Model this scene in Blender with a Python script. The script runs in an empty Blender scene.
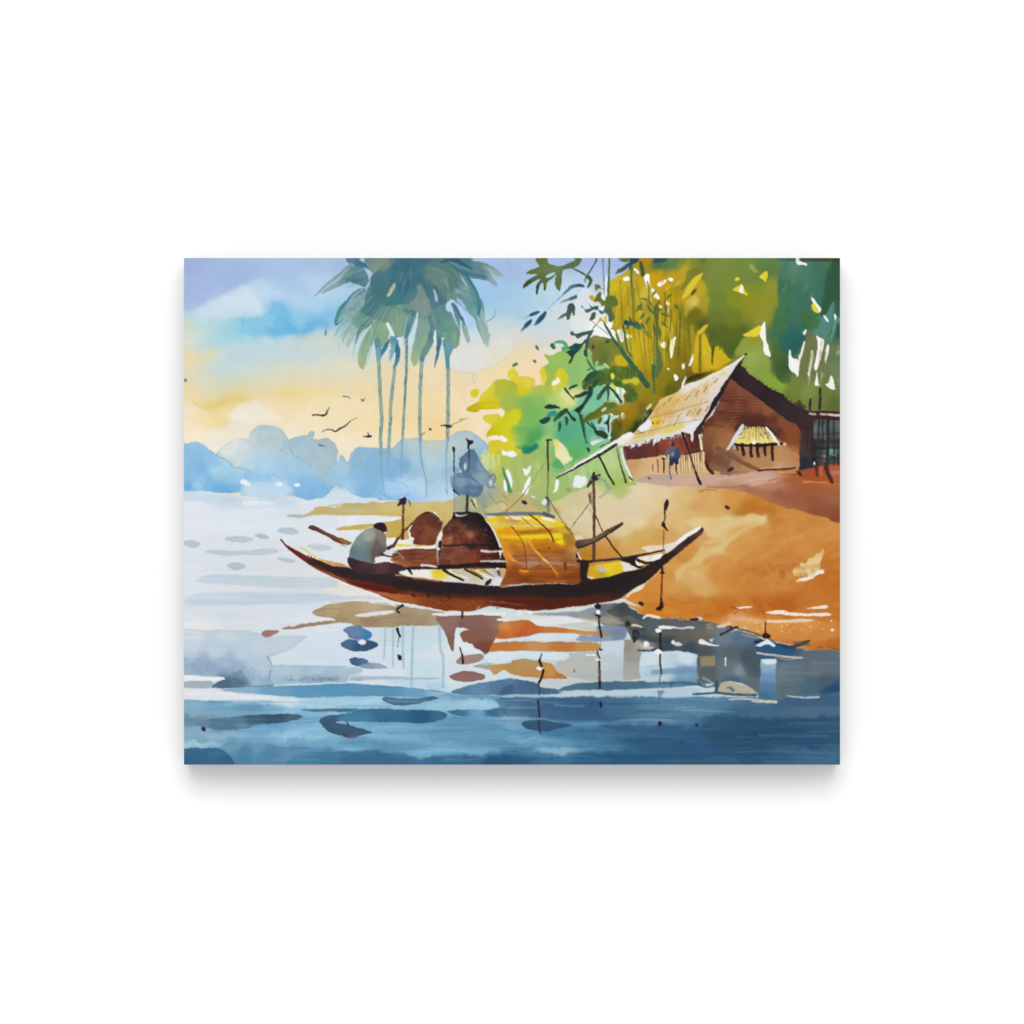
import math
import numpy as np

# ---------------------------------------------------------------- the paint
# The picture is a flat watercolour print.  Every brush mark is written in
# units of the print itself (x 184..840, y 258..765) and laid on a fine mesh
# of the print face; each painted motif keeps the cells its paint covers.
X0, Y0, X1, Y1 = 184.0, 258.0, 840.0, 765.0
RES = 1.5
NX, NY = int((X1 - X0) * RES) + 1, int((Y1 - Y0) * RES) + 1
GX = (X0 + np.arange(NX) / RES).astype(np.float32)
GY = (Y0 + np.arange(NY) / RES).astype(np.float32)
RGB = np.ones((NY, NX, 3), np.float32)
IDS = np.zeros((NY, NX), np.int16)
rng = np.random.RandomState(7)


def noise(cell, seed):
    r = np.random.RandomState(seed)
    cx, cy = cell if isinstance(cell, tuple) else (cell, cell)
    gy, gx = int((Y1 - Y0) / cy) + 3, int((X1 - X0) / cx) + 3
    g = r.rand(gy, gx).astype(np.float32) * 2 - 1
    fy, fx = (GY - Y0) / cy, (GX - X0) / cx
    iy, ix = fy.astype(int), fx.astype(int)
    ty, tx = fy - iy, fx - ix
    ty, tx = (ty * ty * (3 - 2 * ty))[:, None], (tx * tx * (3 - 2 * tx))[None, :]
    a, b = g[np.ix_(iy, ix)], g[np.ix_(iy, ix + 1)]
    c, d = g[np.ix_(iy + 1, ix)], g[np.ix_(iy + 1, ix + 1)]
    return (a * (1 - tx) + b * tx) * (1 - ty) + (c * (1 - tx) + d * tx) * ty


WX = noise(9, 1) + .6 * noise(3.5, 2)
WY = noise(9, 3) + .6 * noise(3.5, 4)
PIG = .6 * noise(14, 5) + .5 * noise(5, 6) + .35 * noise(1.6, 8)
RAG = .55 * noise(1.6, 9) + .5 * noise(3.2, 10)
STREAK = .7 * noise((34, 2.2), 12) + .5 * noise((60, 5), 13) + .4 * noise((12, 1.4), 14)

TILES = {}
for _r, _y in (('A', 250), ('B', 415), ('C', 602)):
    for _c, _x in enumerate((176, 340, 504, 676)):
        TILES[_r + str(_c)] = (_x, _y, 1024 / 170)
for _n, _x, _y, _w in (('D0', 276, 490, 120), ('D1', 390, 500, 120), ('D2', 490, 490, 120), ('D3', 590, 490, 120),
                       ('E0', 600, 345, 120), ('E1', 660, 400, 100), ('E2', 720, 345, 120), ('E3', 740, 410, 100),
                       ('F0', 500, 255, 120), ('F1', 590, 255, 120), ('F2', 460, 350, 120), ('F3', 540, 350, 120)):
    TILES[_n] = (_x, _y, 1024 / _w)
PARTS = ['painted_sky']          # index -> dotted path below the print
cur = {'t': 'A0', 'p': 0}


def T(t):
    cur['t'] = t


def use(path):
    if path not in PARTS:
        PARTS.append(path)
    cur['p'] = PARTS.index(path)


def hexc(h):
    r, g_, b = int(h[0:2], 16) / 255, int(h[2:4], 16) / 255, int(h[4:6], 16) / 255
    k = min(max((.58 - .3 * r - .59 * g_ - .11 * b) / .25, 0), 1) * min((max(r, g_, b) - min(r, g_, b)) / (max(r, g_, b) + .01) * 1.7, 1)
    if b >= g_ and b > r:          # the blues and greens of this sheet are a little greyer than they look beside the ochres
        b, g_ = b * (1 - .07 * k), g_ * (1 - .045 * k)
    elif g_ >= r and g_ > b:
        g_ *= 1 - .05 * k
    elif r > g_ >= b:
        r, g_, b = r * (1 - .05 * k), g_ * (1 - .11 * k), b * (1 - .13 * k)
    return (r, g_, b)


def pts(s):
    out, cols, t = [], [], cur['t']
    for tok in s.split():
        if tok[-1] == ':':
            t = tok[:-1]
            continue
        q = tok.split(',')
        ox, oy, sc = TILES[t]
        out.append((ox + float(q[0]) / sc, oy + float(q[1]) / sc))
        if len(q) > 2:
            cols.append(hexc(q[2]))
    return np.array(out, np.float32), np.array(cols, np.float32)


def smooth(P, closed, n=4):
    m = len(P)
    if m < 3:
        return P
    out = []
    for i in range(m if closed else m - 1):
        if closed:
            a, b, c, d = P[(i - 1) % m], P[i], P[(i + 1) % m], P[(i + 2) % m]
        else:
            a, b, c, d = P[max(i - 1, 0)], P[i], P[i + 1], P[min(i + 2, m - 1)]
        for k in range(n):
            t = k / n
            out.append(.5 * (2 * b + (c - a) * t + (2 * a - 5 * b + 4 * c - d) * t * t + (3 * b - a - 3 * c + d) * t ** 3))
    if not closed:
        out.append(P[-1])
    return np.array(out, np.float32)


def window(P, m):
    x0 = max(int((P[:, 0].min() - m - X0) * RES), 0)
    x1 = min(int((P[:, 0].max() + m - X0) * RES) + 2, NX)
    y0 = max(int((P[:, 1].min() - m - Y0) * RES), 0)
    y1 = min(int((P[:, 1].max() + m - Y0) * RES) + 2, NY)
    return (slice(y0, y1), slice(x0, x1)) if x1 > x0 and y1 > y0 else None


def coords(sl, w):
    gx = np.broadcast_to(GX[sl[1]][None, :], (sl[0].stop - sl[0].start, sl[1].stop - sl[1].start))
    gy = np.broadcast_to(GY[sl[0]][:, None], gx.shape)
    return gx + w * WX[sl], gy + w * WY[sl], gx, gy


def blend(gx, gy, P, C, s, ax):
    num = np.zeros(gx.shape + (3,), np.float32)
    den = np.zeros(gx.shape, np.float32)
    for (x, y), c in zip(P, C):
        w = 1 / ((((gx - x) * ax) ** 2 + (gy - y) ** 2) + s * s) ** 2
        num += w[..., None] * c
        den += w
    return num / den[..., None]


def lay(sl, d, col, soft, a, e, tex, keep, rag=.45):
    """d: signed distance, positive inside."""
    if rag:
        d = d + rag * RAG[sl]
    t = np.clip(d / (2 * soft) + .5, 0, 1)
    al = a * t * t * (3 - 2 * t)
    c = col * (1 + (tex * PIG[sl] if not PARTS[cur['p']].startswith('painted_water') else (.75 * tex + .006) * STREAK[sl] + .5 * tex * PIG[sl]))[..., None]
    if e:
        c = c * (1 - e * np.exp(-np.maximum(d, 0) / 1.1))[..., None]
    RGB[sl] = RGB[sl] * (1 - al[..., None]) + c * al[..., None]
    if not keep:
        IDS[sl][al > .5] = cur['p']


def sdf(px, py, P):
    d2 = np.full(px.shape, 1e9, np.float32)
    ins = np.zeros(px.shape, bool)
    n = len(P)
    for i in range(n):
        ax, ay = P[i]
        bx, by = P[(i + 1) % n]
        ex, ey = bx - ax, by - ay
        wx, wy = px - ax, py - ay
        h = np.clip((wx * ex + wy * ey) / max(ex * ex + ey * ey, 1e-6), 0, 1)
        d2 = np.minimum(d2, (wx - ex * h) ** 2 + (wy - ey * h) ** 2)
        if ay != by:
            cond = (ay > py) != (by > py)
            ins ^= cond & (wx < ex * (wy / (by - ay)))
    return np.where(ins, 1, -1) * np.sqrt(d2)


def p(col, s, soft=.6, a=1., e=0., w=.5, sm=1, tex=.02, keep=0):
    """a filled brush shape in one colour"""
    P, _ = pts(s)
    P = smooth(P, 1, 3) if sm else P
    sl = window(P, 2 + soft + w)
    if sl:
        px, py, _, _ = coords(sl, w)
        lay(sl, sdf(px, py, P), np.array(hexc(col), np.float32), soft, a, e, tex, keep)


def g(s, cs, soft=.6, a=1., e=0., w=.5, sm=1, tex=.02, sp=5., ax=1., keep=0):
    """a filled wash whose pigments run into each other"""
    P, _ = pts(s)
    Q, C = pts(cs)
    P = smooth(P, 1, 3) if sm else P
    sl = window(P, 2 + soft + w)
    if sl:
        px, py, gx, gy = coords(sl, w)
        lay(sl, sdf(px, py, P), blend(gx + 2 * w * WX[sl], gy + 2 * w * WY[sl], Q, C, sp, ax), soft, a, e, tex, keep)


def l(col, s, w0=1., w1=None, soft=.5, a=1., w=.3, sm=1, tex=.03, keep=0, c2=None):
    """a brush or pen line, w0/w1 its width at both ends"""
    P, _ = pts(s)
    P = smooth(P, 0, 4) if sm else P
    w1 = w0 if w1 is None else w1
    w0, w1 = w0 * .84, w1 * .84
    sl = window(P, 2 + soft + w + max(w0, w1))
    if not sl:
        return
    px, py, _, _ = coords(sl, w)
    n = len(P) - 1
    best = np.full(px.shape, -1e9, np.float32)
    at = np.zeros(px.shape, np.float32)
    for i in range(n):
        (ax, ay), (bx, by) = P[i], P[i + 1]
        ex, ey = bx - ax, by - ay
        h = np.clip(((px - ax) * ex + (py - ay) * ey) / max(ex * ex + ey * ey, 1e-6), 0, 1)
        t = (i + h) / n
        d = (w0 + (w1 - w0) * t) / 2 - np.hypot(px - ax - ex * h, py - ay - ey * h)
        at = np.where(d > best, t, at)
        best = np.maximum(best, d)
    c = np.array(hexc(col), np.float32)
    if c2:
        c = c + (np.array(hexc(c2), np.float32) - c) * at[..., None]
    lay(sl, best, c, soft, a * (1 + .16 * np.clip(RAG[sl] - .25, -1, 0)), 0, tex, keep, .28)


def o(col, u, v, ru, rv=None, rot=0, **k):
    """an oval dab (radii in tile units)"""
    rv = ru if rv is None else rv
    c, s = math.cos(math.radians(rot)), math.sin(math.radians(rot))
    q = []
    for i in range(8):
        x, y = ru * math.cos(i * math.pi / 4), rv * math.sin(i * math.pi / 4)
        q.append('%g,%g' % (u + x * c - y * s, v + x * s + y * c))
    p(col, ' '.join(q), **k)


def leaf(col, s, w=3., belly=.42, **k):
    """pointed leaves, each 'u0,v0 u1,v1' from stalk to tip"""
    for it in s.split('|'):
        P, _ = pts(it)
        a, b = P[0], P[-1]
        ox, oy, sc = TILES[cur['t']]
        d = b - a
        nrm = np.array((-d[1], d[0])) / max(np.hypot(*d), 1e-3)
        q = [a, a + d * .18 + nrm * w * .3, a + d * belly + nrm * w * .5, a + d * .75 + nrm * w * .28, b,
             a + d * .75 - nrm * w * .24, a + d * belly - nrm * w * .45, a + d * .18 - nrm * w * .28]
        p(col, ' '.join('%g,%g' % ((x - ox) * sc, (y - oy) * sc) for x, y in q), **k)


def fan(cols, base, tips, n=9, w0=1.6, w1=.4, a=.75, bow=0., soft=.6):
    """dry-brush hairs from a base stroke 'u,v u,v' to a tip stroke 'u,v u,v'"""
    B, _ = pts(base)
    E, _ = pts(tips)
    ox, oy, sc = TILES[cur['t']]
    for i in range(n):
        t = (i + rng.uniform(-.4, .4)) / max(n - 1, 1)
        s0, s1 = B[0] + (B[-1] - B[0]) * t, E[0] + (E[-1] - E[0]) * t
        s1 = s0 + (s1 - s0) * rng.uniform(.72, 1.06)
        m = (s0 + s1) / 2 + np.array((0, -bow))
        l(cols[rng.randint(len(cols))], ' '.join('%g,%g' % ((x - ox) * sc, (y - oy) * sc) for x, y in (s0, m, s1)), w0 * rng.uniform(.7, 1.2), w1, soft=soft, a=a)


def many(fn, col, items, *a, **k):
    for it in items.split('|'):
        fn(col, it, *a, **k)

# ---- sky
use('painted_sky')
T('A0')
SKY = '''60,60,a3b3d6 100,90,a0b0d8 200,120,a7bbdf 300,70,a9bedd 400,100,a9bfdf 400,170,9fbade 500,100,a9c0df 600,150,a5c0e2 700,80,aac3e2
800,90,a8c0df 900,80,adc4e0 980,70,a3bcd8 70,250,a5badf 150,300,a6bbde 200,230,a5b9de 300,230,a8bcdf 330,200,9fb6de 80,350,a9bfe0
250,330,cfdfea 350,290,d0e0ec 430,240,d2e2ee 450,330,d4e4ec 300,390,cce0ea 180,370,c3d7e8 150,410,c9dfe6 530,260,c5daec 480,370,cde2ee
500,215,bdd3ea 600,260,bdd4ec 650,210,a6c4e6 750,220,a9c6e6 820,200,b8cfe9 700,290,b9d4ec 860,260,bcd3ea 760,330,b5d5ed 850,340,abd2ec
610,330,7fbce2 640,400,7dbfe5 580,380,86c4e6 660,440,78bbe2 560,440,8ac6e5 450,490,88c6e2 600,495,6fb8de 700,490,66b2dd 780,490,68b0db
830,470,74b7de 880,430,72b5de 920,390,86c1e4 780,440,86c3e6 760,400,98cdea 720,460,84c0e4 380,470,95cce0 400,430,86c3da 300,440,a5d2df
330,500,9bd0e0 200,440,b5d7dc 100,430,b9d8dc 60,450,c9dcc0 70,500,d9ddc9 120,520,cbdcde 200,540,b4d8e2 300,560,b0d8e4 420,550,b0d4e0
150,590,bad6da 550,540,c4d9df 700,530,cbd9dc 850,510,d5d9cc 900,540,ddd9c2 960,500,c9d3d0 980,450,a5cbe0 800,560,d8d9c8 900,600,d0d8d0
600,590,bfd5de 400,620,bcd4da 350,660,b9d2da 600,640,c4d6da 700,600,c9d8d9 800,650,c7d7da 900,660,cdd9d6 980,620,d3d9cf 130,640,e2d8b6
190,630,e3d7b0 80,640,ead9b0 70,690,f0d9a4 60,560,e5dcc4 100,720,dcdac2 200,680,cdd8cb 160,740,d5d9c6 250,720,c2d6d3 350,740,c6d6d0
450,740,cdd8cf 600,720,d5d8c6 750,700,d8d8c4 900,700,dcdac6 1000,690,dfdabd 100,800,dfdabb 200,820,d6d9c2 300,820,d6d6bb 450,800,d8d6b8
520,820,dfd6b0 600,780,dfd9bb 750,770,e0d9bd 900,770,e2d9b9 70,850,efd7ac 100,910,efd9a8 200,940,e6c877 280,915,e3c56c 350,895,e6cc7c
420,905,ead193 230,880,dcd7b5 330,870,dbd3a8 480,870,e3d5a6 600,880,ecd9a3 700,865,eed796 800,860,eed79e 950,860,ecdaa8 80,960,f2e6d0
150,980,f0e0c0 240,1000,eed79e 300,980,efdcab 450,960,ece3d4 400,1000,f0e6da 550,940,efdfbb 650,960,eedcb0 700,1000,f0dfba 850,920,f0dfb4
1000,950,f1dfb8 B0: 60,60,f3e4c4 180,30,f3dfac 280,30,efd592 120,120,f5ead0 250,120,f2e9d6 350,60,ebe4d8 450,30,ede5d4 600,30,f0e2c4
750,60,f2e3c2 900,60,f3e2be 220,190,f0e9da 300,200,e8e6da 680,110,f1e6cf 1000,150,f3e4c6 850,110,f3e4c8
A1: 10,80,a4bcdc 950,70,a9bfe4 1010,100,a7bbe0 920,250,a0c4e6 1000,250,a4c8e4 900,330,a0c8e6 1000,330,a6cbe2 950,370,a4cade 870,300,96c2e6
950,440,c4d6da 1010,420,c4d9de 900,480,cddcdd 1000,500,d9dcd4 780,430,a4cde6 780,520,d6dde0 850,600,dedfda 950,560,dcdcd4 700,650,dfdfdc
800,690,dfdcd2 880,690,dcd8c4 980,600,ddd9c6 700,780,edd9b0 900,760,eed9a8 980,700,efdaa4 800,850,efdcb8 750,950,f0deb8 1000,730,efdcb0
20,440,8ec0e0 60,560,bcd3d8 20,600,cdd9d6 80,620,c8d6d6 180,560,c3d9e0 30,720,dfdcc6 150,740,e2d9bb 50,800,e6d9b4 150,850,ecd9a8
280,760,e8d8b2 360,800,e9d8b0 450,760,ecd9b0 550,740,efdab4 450,650,dcd9c4 560,640,dbd8c8 600,720,eddab6 550,900,f0d9a8 450,950,eed9a8
100,950,f1dfb8 350,950,efd9aa 600,1000,f0d9aa 450,450,b9d3ea 660,340,a8c8ea 300,560,d6e0e2 B1: 30,60,f1dfb8 120,60,f2deb2 330,60,efd8a4
430,60,f0daa8 560,60,f0d498 600,100,efd598 740,60,f1d9a4 800,50,f1dcb4 860,120,f2dfc0 330,170,f3e0ba 200,160,f2e2c0 60,200,f3e5cc
440,120,f0dcb0 540,140,f0d8a2 F2: 20,100,dedede 300,60,e9dab4 200,220,efdcb0 450,60,f1d9a4 550,40,efd9a8 600,180,f1dab0 50,300,efdab0
150,350,efd9b0 60,600,f1dcb4 150,560,f3e0c6 200,650,f3e0c2 680,80,f1dac0 420,20,dcd8cc 650,20,e9dcc6 750,10,e4e0da
A2: 20,100,a5bbe0 60,180,a3c0e2 120,90,aabfe0 20,260,a0c6e2 100,300,a6cce2 200,310,b1d2e4 300,270,bad6e8 60,400,a4cbde 30,450,c4d4da
100,540,ddd6cc 200,500,c9d6de 300,450,c6d9e0 400,250,c3d8e6 450,300,d0dde4 440,350,dbdfe2 460,430,dfe1e0 350,480,ccd8da 230,560,d6d4d2
400,560,e0dcd6 420,90,a6b9e2 470,180,b5cde6 540,60,a9b9e4 560,200,b6cce4 610,150,adc0e8 660,100,a9b8e4 530,320,cbd9e4 480,240,c8d9e4
30,600,e0d9c8 150,620,eed9b0 80,660,efd8a8 160,720,f0d8b0 560,450,f0f2f4 600,550,f0f0ec'''
g('40,40 1000,40 A3: 1000,40 1000,1000 A0: 40,1600', SKY, w=.8, sm=0, tex=.012, sp=6, ax=.6)
p('9fb4dc', '40,60 460,60 520,150 400,200 250,285 160,330 40,372', soft=3, a=.4, w=1, keep=1)
p('d2e2ec', '60,372 170,340 260,290 390,215 440,225 490,310 510,370 420,400 280,405 150,400', soft=3.5, a=.45, w=1, keep=1)
p('c6d6da', '250,600 420,560 700,535 850,525 900,560 980,600 800,660 560,690 300,740 220,700', soft=5, a=.4, keep=1)
# second look at the washes: crisp lower edge of the blue, drying lines, dark first wash
p('9dafd6', '40,40 185,40 110,90 40,125', soft=1.5, a=.45, w=1.2, keep=1)
g('440,420 520,395 550,370 585,310 620,330 650,330 680,370 700,410 740,420 820,420 880,420 940,380 960,440 900,462 840,478 790,497 700,503 600,505 500,512 400,508 390,470',
  '600,340,7dbce3 640,400,78bbe2 560,430,8cc7e6 660,450,73b8e0 480,490,86c6e2 600,496,6cb7de 700,492,62b0dc 790,488,66aeda 880,440,72b5de 930,410,84bfe3 770,440,82c1e5 740,430,9acdea',
  soft=2.2, a=.7, w=1.6, sp=3)
l('68a9d0', '400,415 404,445', 1.8, 1, a=.5)
l('86a9bb', '912,410 900,512', 1, 2.4, a=.8)
l('6d8f9c', '900,490 901,512', 2, 1.5)
l('e2c470', '110,925 180,945 260,925 340,895 430,902', 3, 2, soft=2, a=.5, w=.8)
l('e8d08c', '560,872 700,862 860,852 990,850', 2.5, 1.5, soft=2, a=.4)
p('f2ece4', '320,1024 380,930 450,905 520,915 560,960 640,1024', soft=2.5, a=.5, w=1.5)
l('c9c6ae', 'A1: 690,735 800,742 850,728 900,700 960,680 1000,645', 1.6, 1.2, soft=1, a=.55)
p('dfe2e0', 'A1: 650,640 760,600 900,560 1010,520 A2: 60,560 A1: 960,670 880,712 790,738 690,735', soft=1.5, a=.45, w=1)
l('bfc9c8', 'A1: 795,742 800,780 808,800 822,770 812,748', 1.5, 1.2, a=.7)
l('8f9aa8', 'A1: 1000,60 1024,90 1030,140', 1, .5, a=.4)
l('6f8a92', 'A1: 880,430 925,405 937,350', 1.1, .7, a=.8)
l('9fb4c8', 'A2: 10,60 40,100 35,135', 1, .6, a=.5)
p('7a5a38', '50,765 66,785 56,805 46,805', soft=.6)
many(p, 'dfe8ec', 'A2: 430,250 480,210 540,260 560,330 520,400 470,340 440,330|A2: 400,430 470,400 530,470 440,500', soft=3, a=.45)
p('f2f3f3', 'A2: 530,440 600,420 690,480 770,540 760,580 640,560 560,520 500,500', soft=1.5, a=.95)

# ---- blue tree line across the river
use('painted_treeline')
T('B0')
HILL = '''100,190,9cc4e2 60,240,90bfe2 120,250,88bbe0 140,320,78b2dc 70,340,82b8dd 70,420,74afdb 200,400,84bbe0 250,450,74b3de 300,455,6fb0dc
350,440,7cb8e0 250,330,a9d0e6 300,340,a3cce4 230,270,96c4e0 350,380,98c6e4 420,360,96c4e2 480,380,98c6e6 130,405,9ccbea 400,340,a9cce2
550,360,a0caea 540,75,b6cbd1 520,150,bccdcd 600,150,b6cbcf 450,150,c4d3d6 400,200,d0dad9 330,180,dfe2d9 450,230,bdd5de 560,230,b4d1e0
540,300,b3d3e4 650,250,aacbdc 440,300,bcd5e0 380,270,cbdada 300,220,dce3dc 600,330,a6cdea 720,170,a6c1d2 800,180,a9c3d2 900,170,a6bcc0
950,230,a9bcbf 850,240,a9c0c8 800,270,a9c0c8 660,220,b4c8cc 880,290,aec2c4 700,300,a3c8e2 800,330,a0c8e2 900,340,a6c4d0 700,380,96c2e2
800,400,8dbde0 760,440,86b9de 820,480,7fb4dc 900,450,84b8de 740,490,84b7de 950,380,9cc6e0 1000,300,a9c8dc 450,450,bed6ea 550,440,bcd5ea
650,450,bad4ea 550,480,bcd4e8 B1: 150,210,93bad2 100,300,92b9d2 180,300,88b6d4 280,230,8fb7cc 350,200,a3c2cc 450,180,b6c9cc 560,180,c0ccc4
650,170,b8c9c8 750,130,b2c7cc 830,170,a9c3d2 880,210,8fb9de 450,260,a9c8da 560,260,b6cfda 600,320,a9c8da 380,300,7fb0d4 300,350,82b4d9
200,380,86b6da 100,400,8cbce0 150,480,82b6de 60,430,a6cbe6 20,320,a9cbe0 40,260,9fc2d4 60,380,96c4e2 280,430,a3cae8 320,450,a9cdea
230,440,8cbce2 400,440,b6d3ea 480,420,b9d4e8 460,350,9cc3dc 600,430,b3d0e2 620,480,b9d5ea 400,490,98c4ee 300,500,9ec8ec 650,350,9cc0d2
640,270,b0cad2 560,380,a6c6da 850,300,a9c0c8'''
g('''40,195 80,172 120,163 165,175 200,215 235,240 262,205 300,175 350,150 400,140 440,140 450,100 500,65 560,58 620,80 670,130 685,150 740,130
790,125 810,100 835,105 832,142 900,140 950,170 975,215 980,265 995,235 1015,255 B1: 50,280 90,205 150,192 240,195 320,195 370,150 450,140
500,155 560,150 640,145 700,105 760,95 820,120 890,180 900,240 870,300 880,400 700,535 500,540 360,520 200,510 100,490 0,455 B0: 960,428
900,490 830,512 760,512 700,490 600,495 500,495 400,485 380,465 300,472 200,465 150,455 40,445''', HILL, soft=.9, e=.06, w=.9, sp=3)
p('c3d9ea', 'B0: 385,455 440,420 520,405 600,415 690,445 715,475 640,492 500,492 400,485', soft=2.5, a=.6, w=1)
p('90bfe0', 'B0: 40,195 80,172 120,163 165,175 200,215 235,245 215,300 180,380 110,395 60,420 40,420', soft=3, a=.45, keep=1)
l('7fa6bc', 'B0: 205,215 255,250 310,275 350,315 400,320 450,336', 1.6, .8, soft=.8, a=.75)
l('8db0be', 'B0: 635,215 665,185 690,200 705,240 770,270 815,308', 1.3, 1, soft=.8, a=.7)
l('93b3c4', 'B0: 655,170 690,150 740,130 800,120', 1.2, .8, soft=.8, a=.5)
l('8fb0c0', 'B0: 640,215 690,235 705,190', 1, soft=.8, a=.4)
l('a3bdc4', 'B0: 520,170 560,142 620,142 660,165', 1.2, soft=1, a=.5)
l('93b0b8', 'B0: 975,215 978,265 945,305 905,350 872,425', 1.3, .9, soft=.9, a=.6)
l('85a9c0', 'B0: 60,415 110,395 150,400 165,430', 1.2, soft=.8, a=.6)
l('84b3d4', 'B0: 540,375 600,360 640,395', 1.4, soft=1, a=.6)
l('6f93a8', 'B0: 865,182 905,190', 1.8, .8)
l('506878', 'B0: 862,180 885,184', 1.6, 1)
p('e4eef4', 'B0: 385,405 400,385 440,410 450,430 400,418', soft=1)
p('e4eef4', 'B0: 595,420 620,405 645,420 620,432', soft=1)
p('eaf1f6', 'B0: 712,422 735,410 752,424 735,434', soft=1)
p('e8eef2', 'B0: 972,240 985,262 975,285', soft=1, a=.8)
T('B1')
p('86b4d6', '50,285 90,205 150,192 240,195 320,195 330,260 390,300 390,370 300,380 220,420 150,480 60,430', soft=2.5, a=.3, w=1.5, keep=1)
l('82add0', '205,470 220,420 270,398 340,402 400,430 410,470 370,490 290,485 260,450', 1.6, 1, soft=1, a=.6)
l('75a6d6', '240,470 300,500 360,515', 2, 1.4, soft=1, a=.6)
l('9ab8c6', '640,150 700,108 760,97 820,122 885,180', 1.2, soft=.9, a=.5)
p('4f8cc8', '355,505 372,520 400,522 380,540 345,530', soft=.8, a=.8)
o('5c84b4', 236,508, 9, 7)
l('3f6488', '410,520 440,550', 2.2, 1, a=.6)
l('7d98bf', '635,450 645,465', 2, 1, a=.6)

# ---- water
use('painted_water')
WAT = '''B0: 60,470,c6d9e8 200,490,cddce8 330,520,c6d6e4 450,510,dde3ea 550,500,c3d6e6 650,520,c9d9e6 800,530,dde3ea 960,440,c3d6ea 980,490,d0dfec
100,560,e2e6ee 250,600,dfe5ef 400,600,dce4ef 550,600,dce4ee 700,650,dde3ea 100,650,e3e7f0 300,680,e0e5ee 500,680,dee4ec 80,720,dfe4ea
200,780,dde2e9 400,790,d9e0e8 600,780,d9e0e6 800,700,dde2e8 960,850,dde3ea 900,770,dbe2e8 100,850,dde3e8 250,870,d9e0e6 500,880,d6dee4
500,930,dadfe4 700,950,dcdfe2 100,920,dde3e9 250,940,dae0e7 80,1000,dae2ea D0: 520,250,dbe2e8 600,360,dfe5ea 560,590,dfe2e8 600,850,e2ddda
700,880,e4dfdc 250,850,d3dbe1 200,990,d2dbe2 C0: 150,70,d6dfe4 300,80,d3dde3 500,60,d9dee4 700,60,d6dfe8 80,110,dfe3e6 80,150,e6e4e6
180,155,e4e4e8 350,140,d6dee4 600,130,dbe0e8 800,100,dde2e8 700,230,d3dde6 850,200,d3dee8 950,250,d3dfea 800,320,cddde8 650,350,d3dfe8
950,340,ccdde8 900,160,dbe2ea C1: 80,330,d3dee8 300,300,d0dee8 500,250,c3d9e0 500,400,c3dbe4 300,430,d6e0e8 700,400,d3dfe4 640,300,d6dfe4
400,200,c6d6dc 900,330,c9dde4 950,200,cfdde6 800,240,dde3e6 C2: 100,320,c6dae6 300,210,c6d6e2 300,110,d6dbd6 450,120,d3d8d3 640,300,c2ced4
640,420,c0ccd0 450,400,bfc6c8 900,380,c3d3dc C3: 60,350,cdd9e0'''
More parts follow.
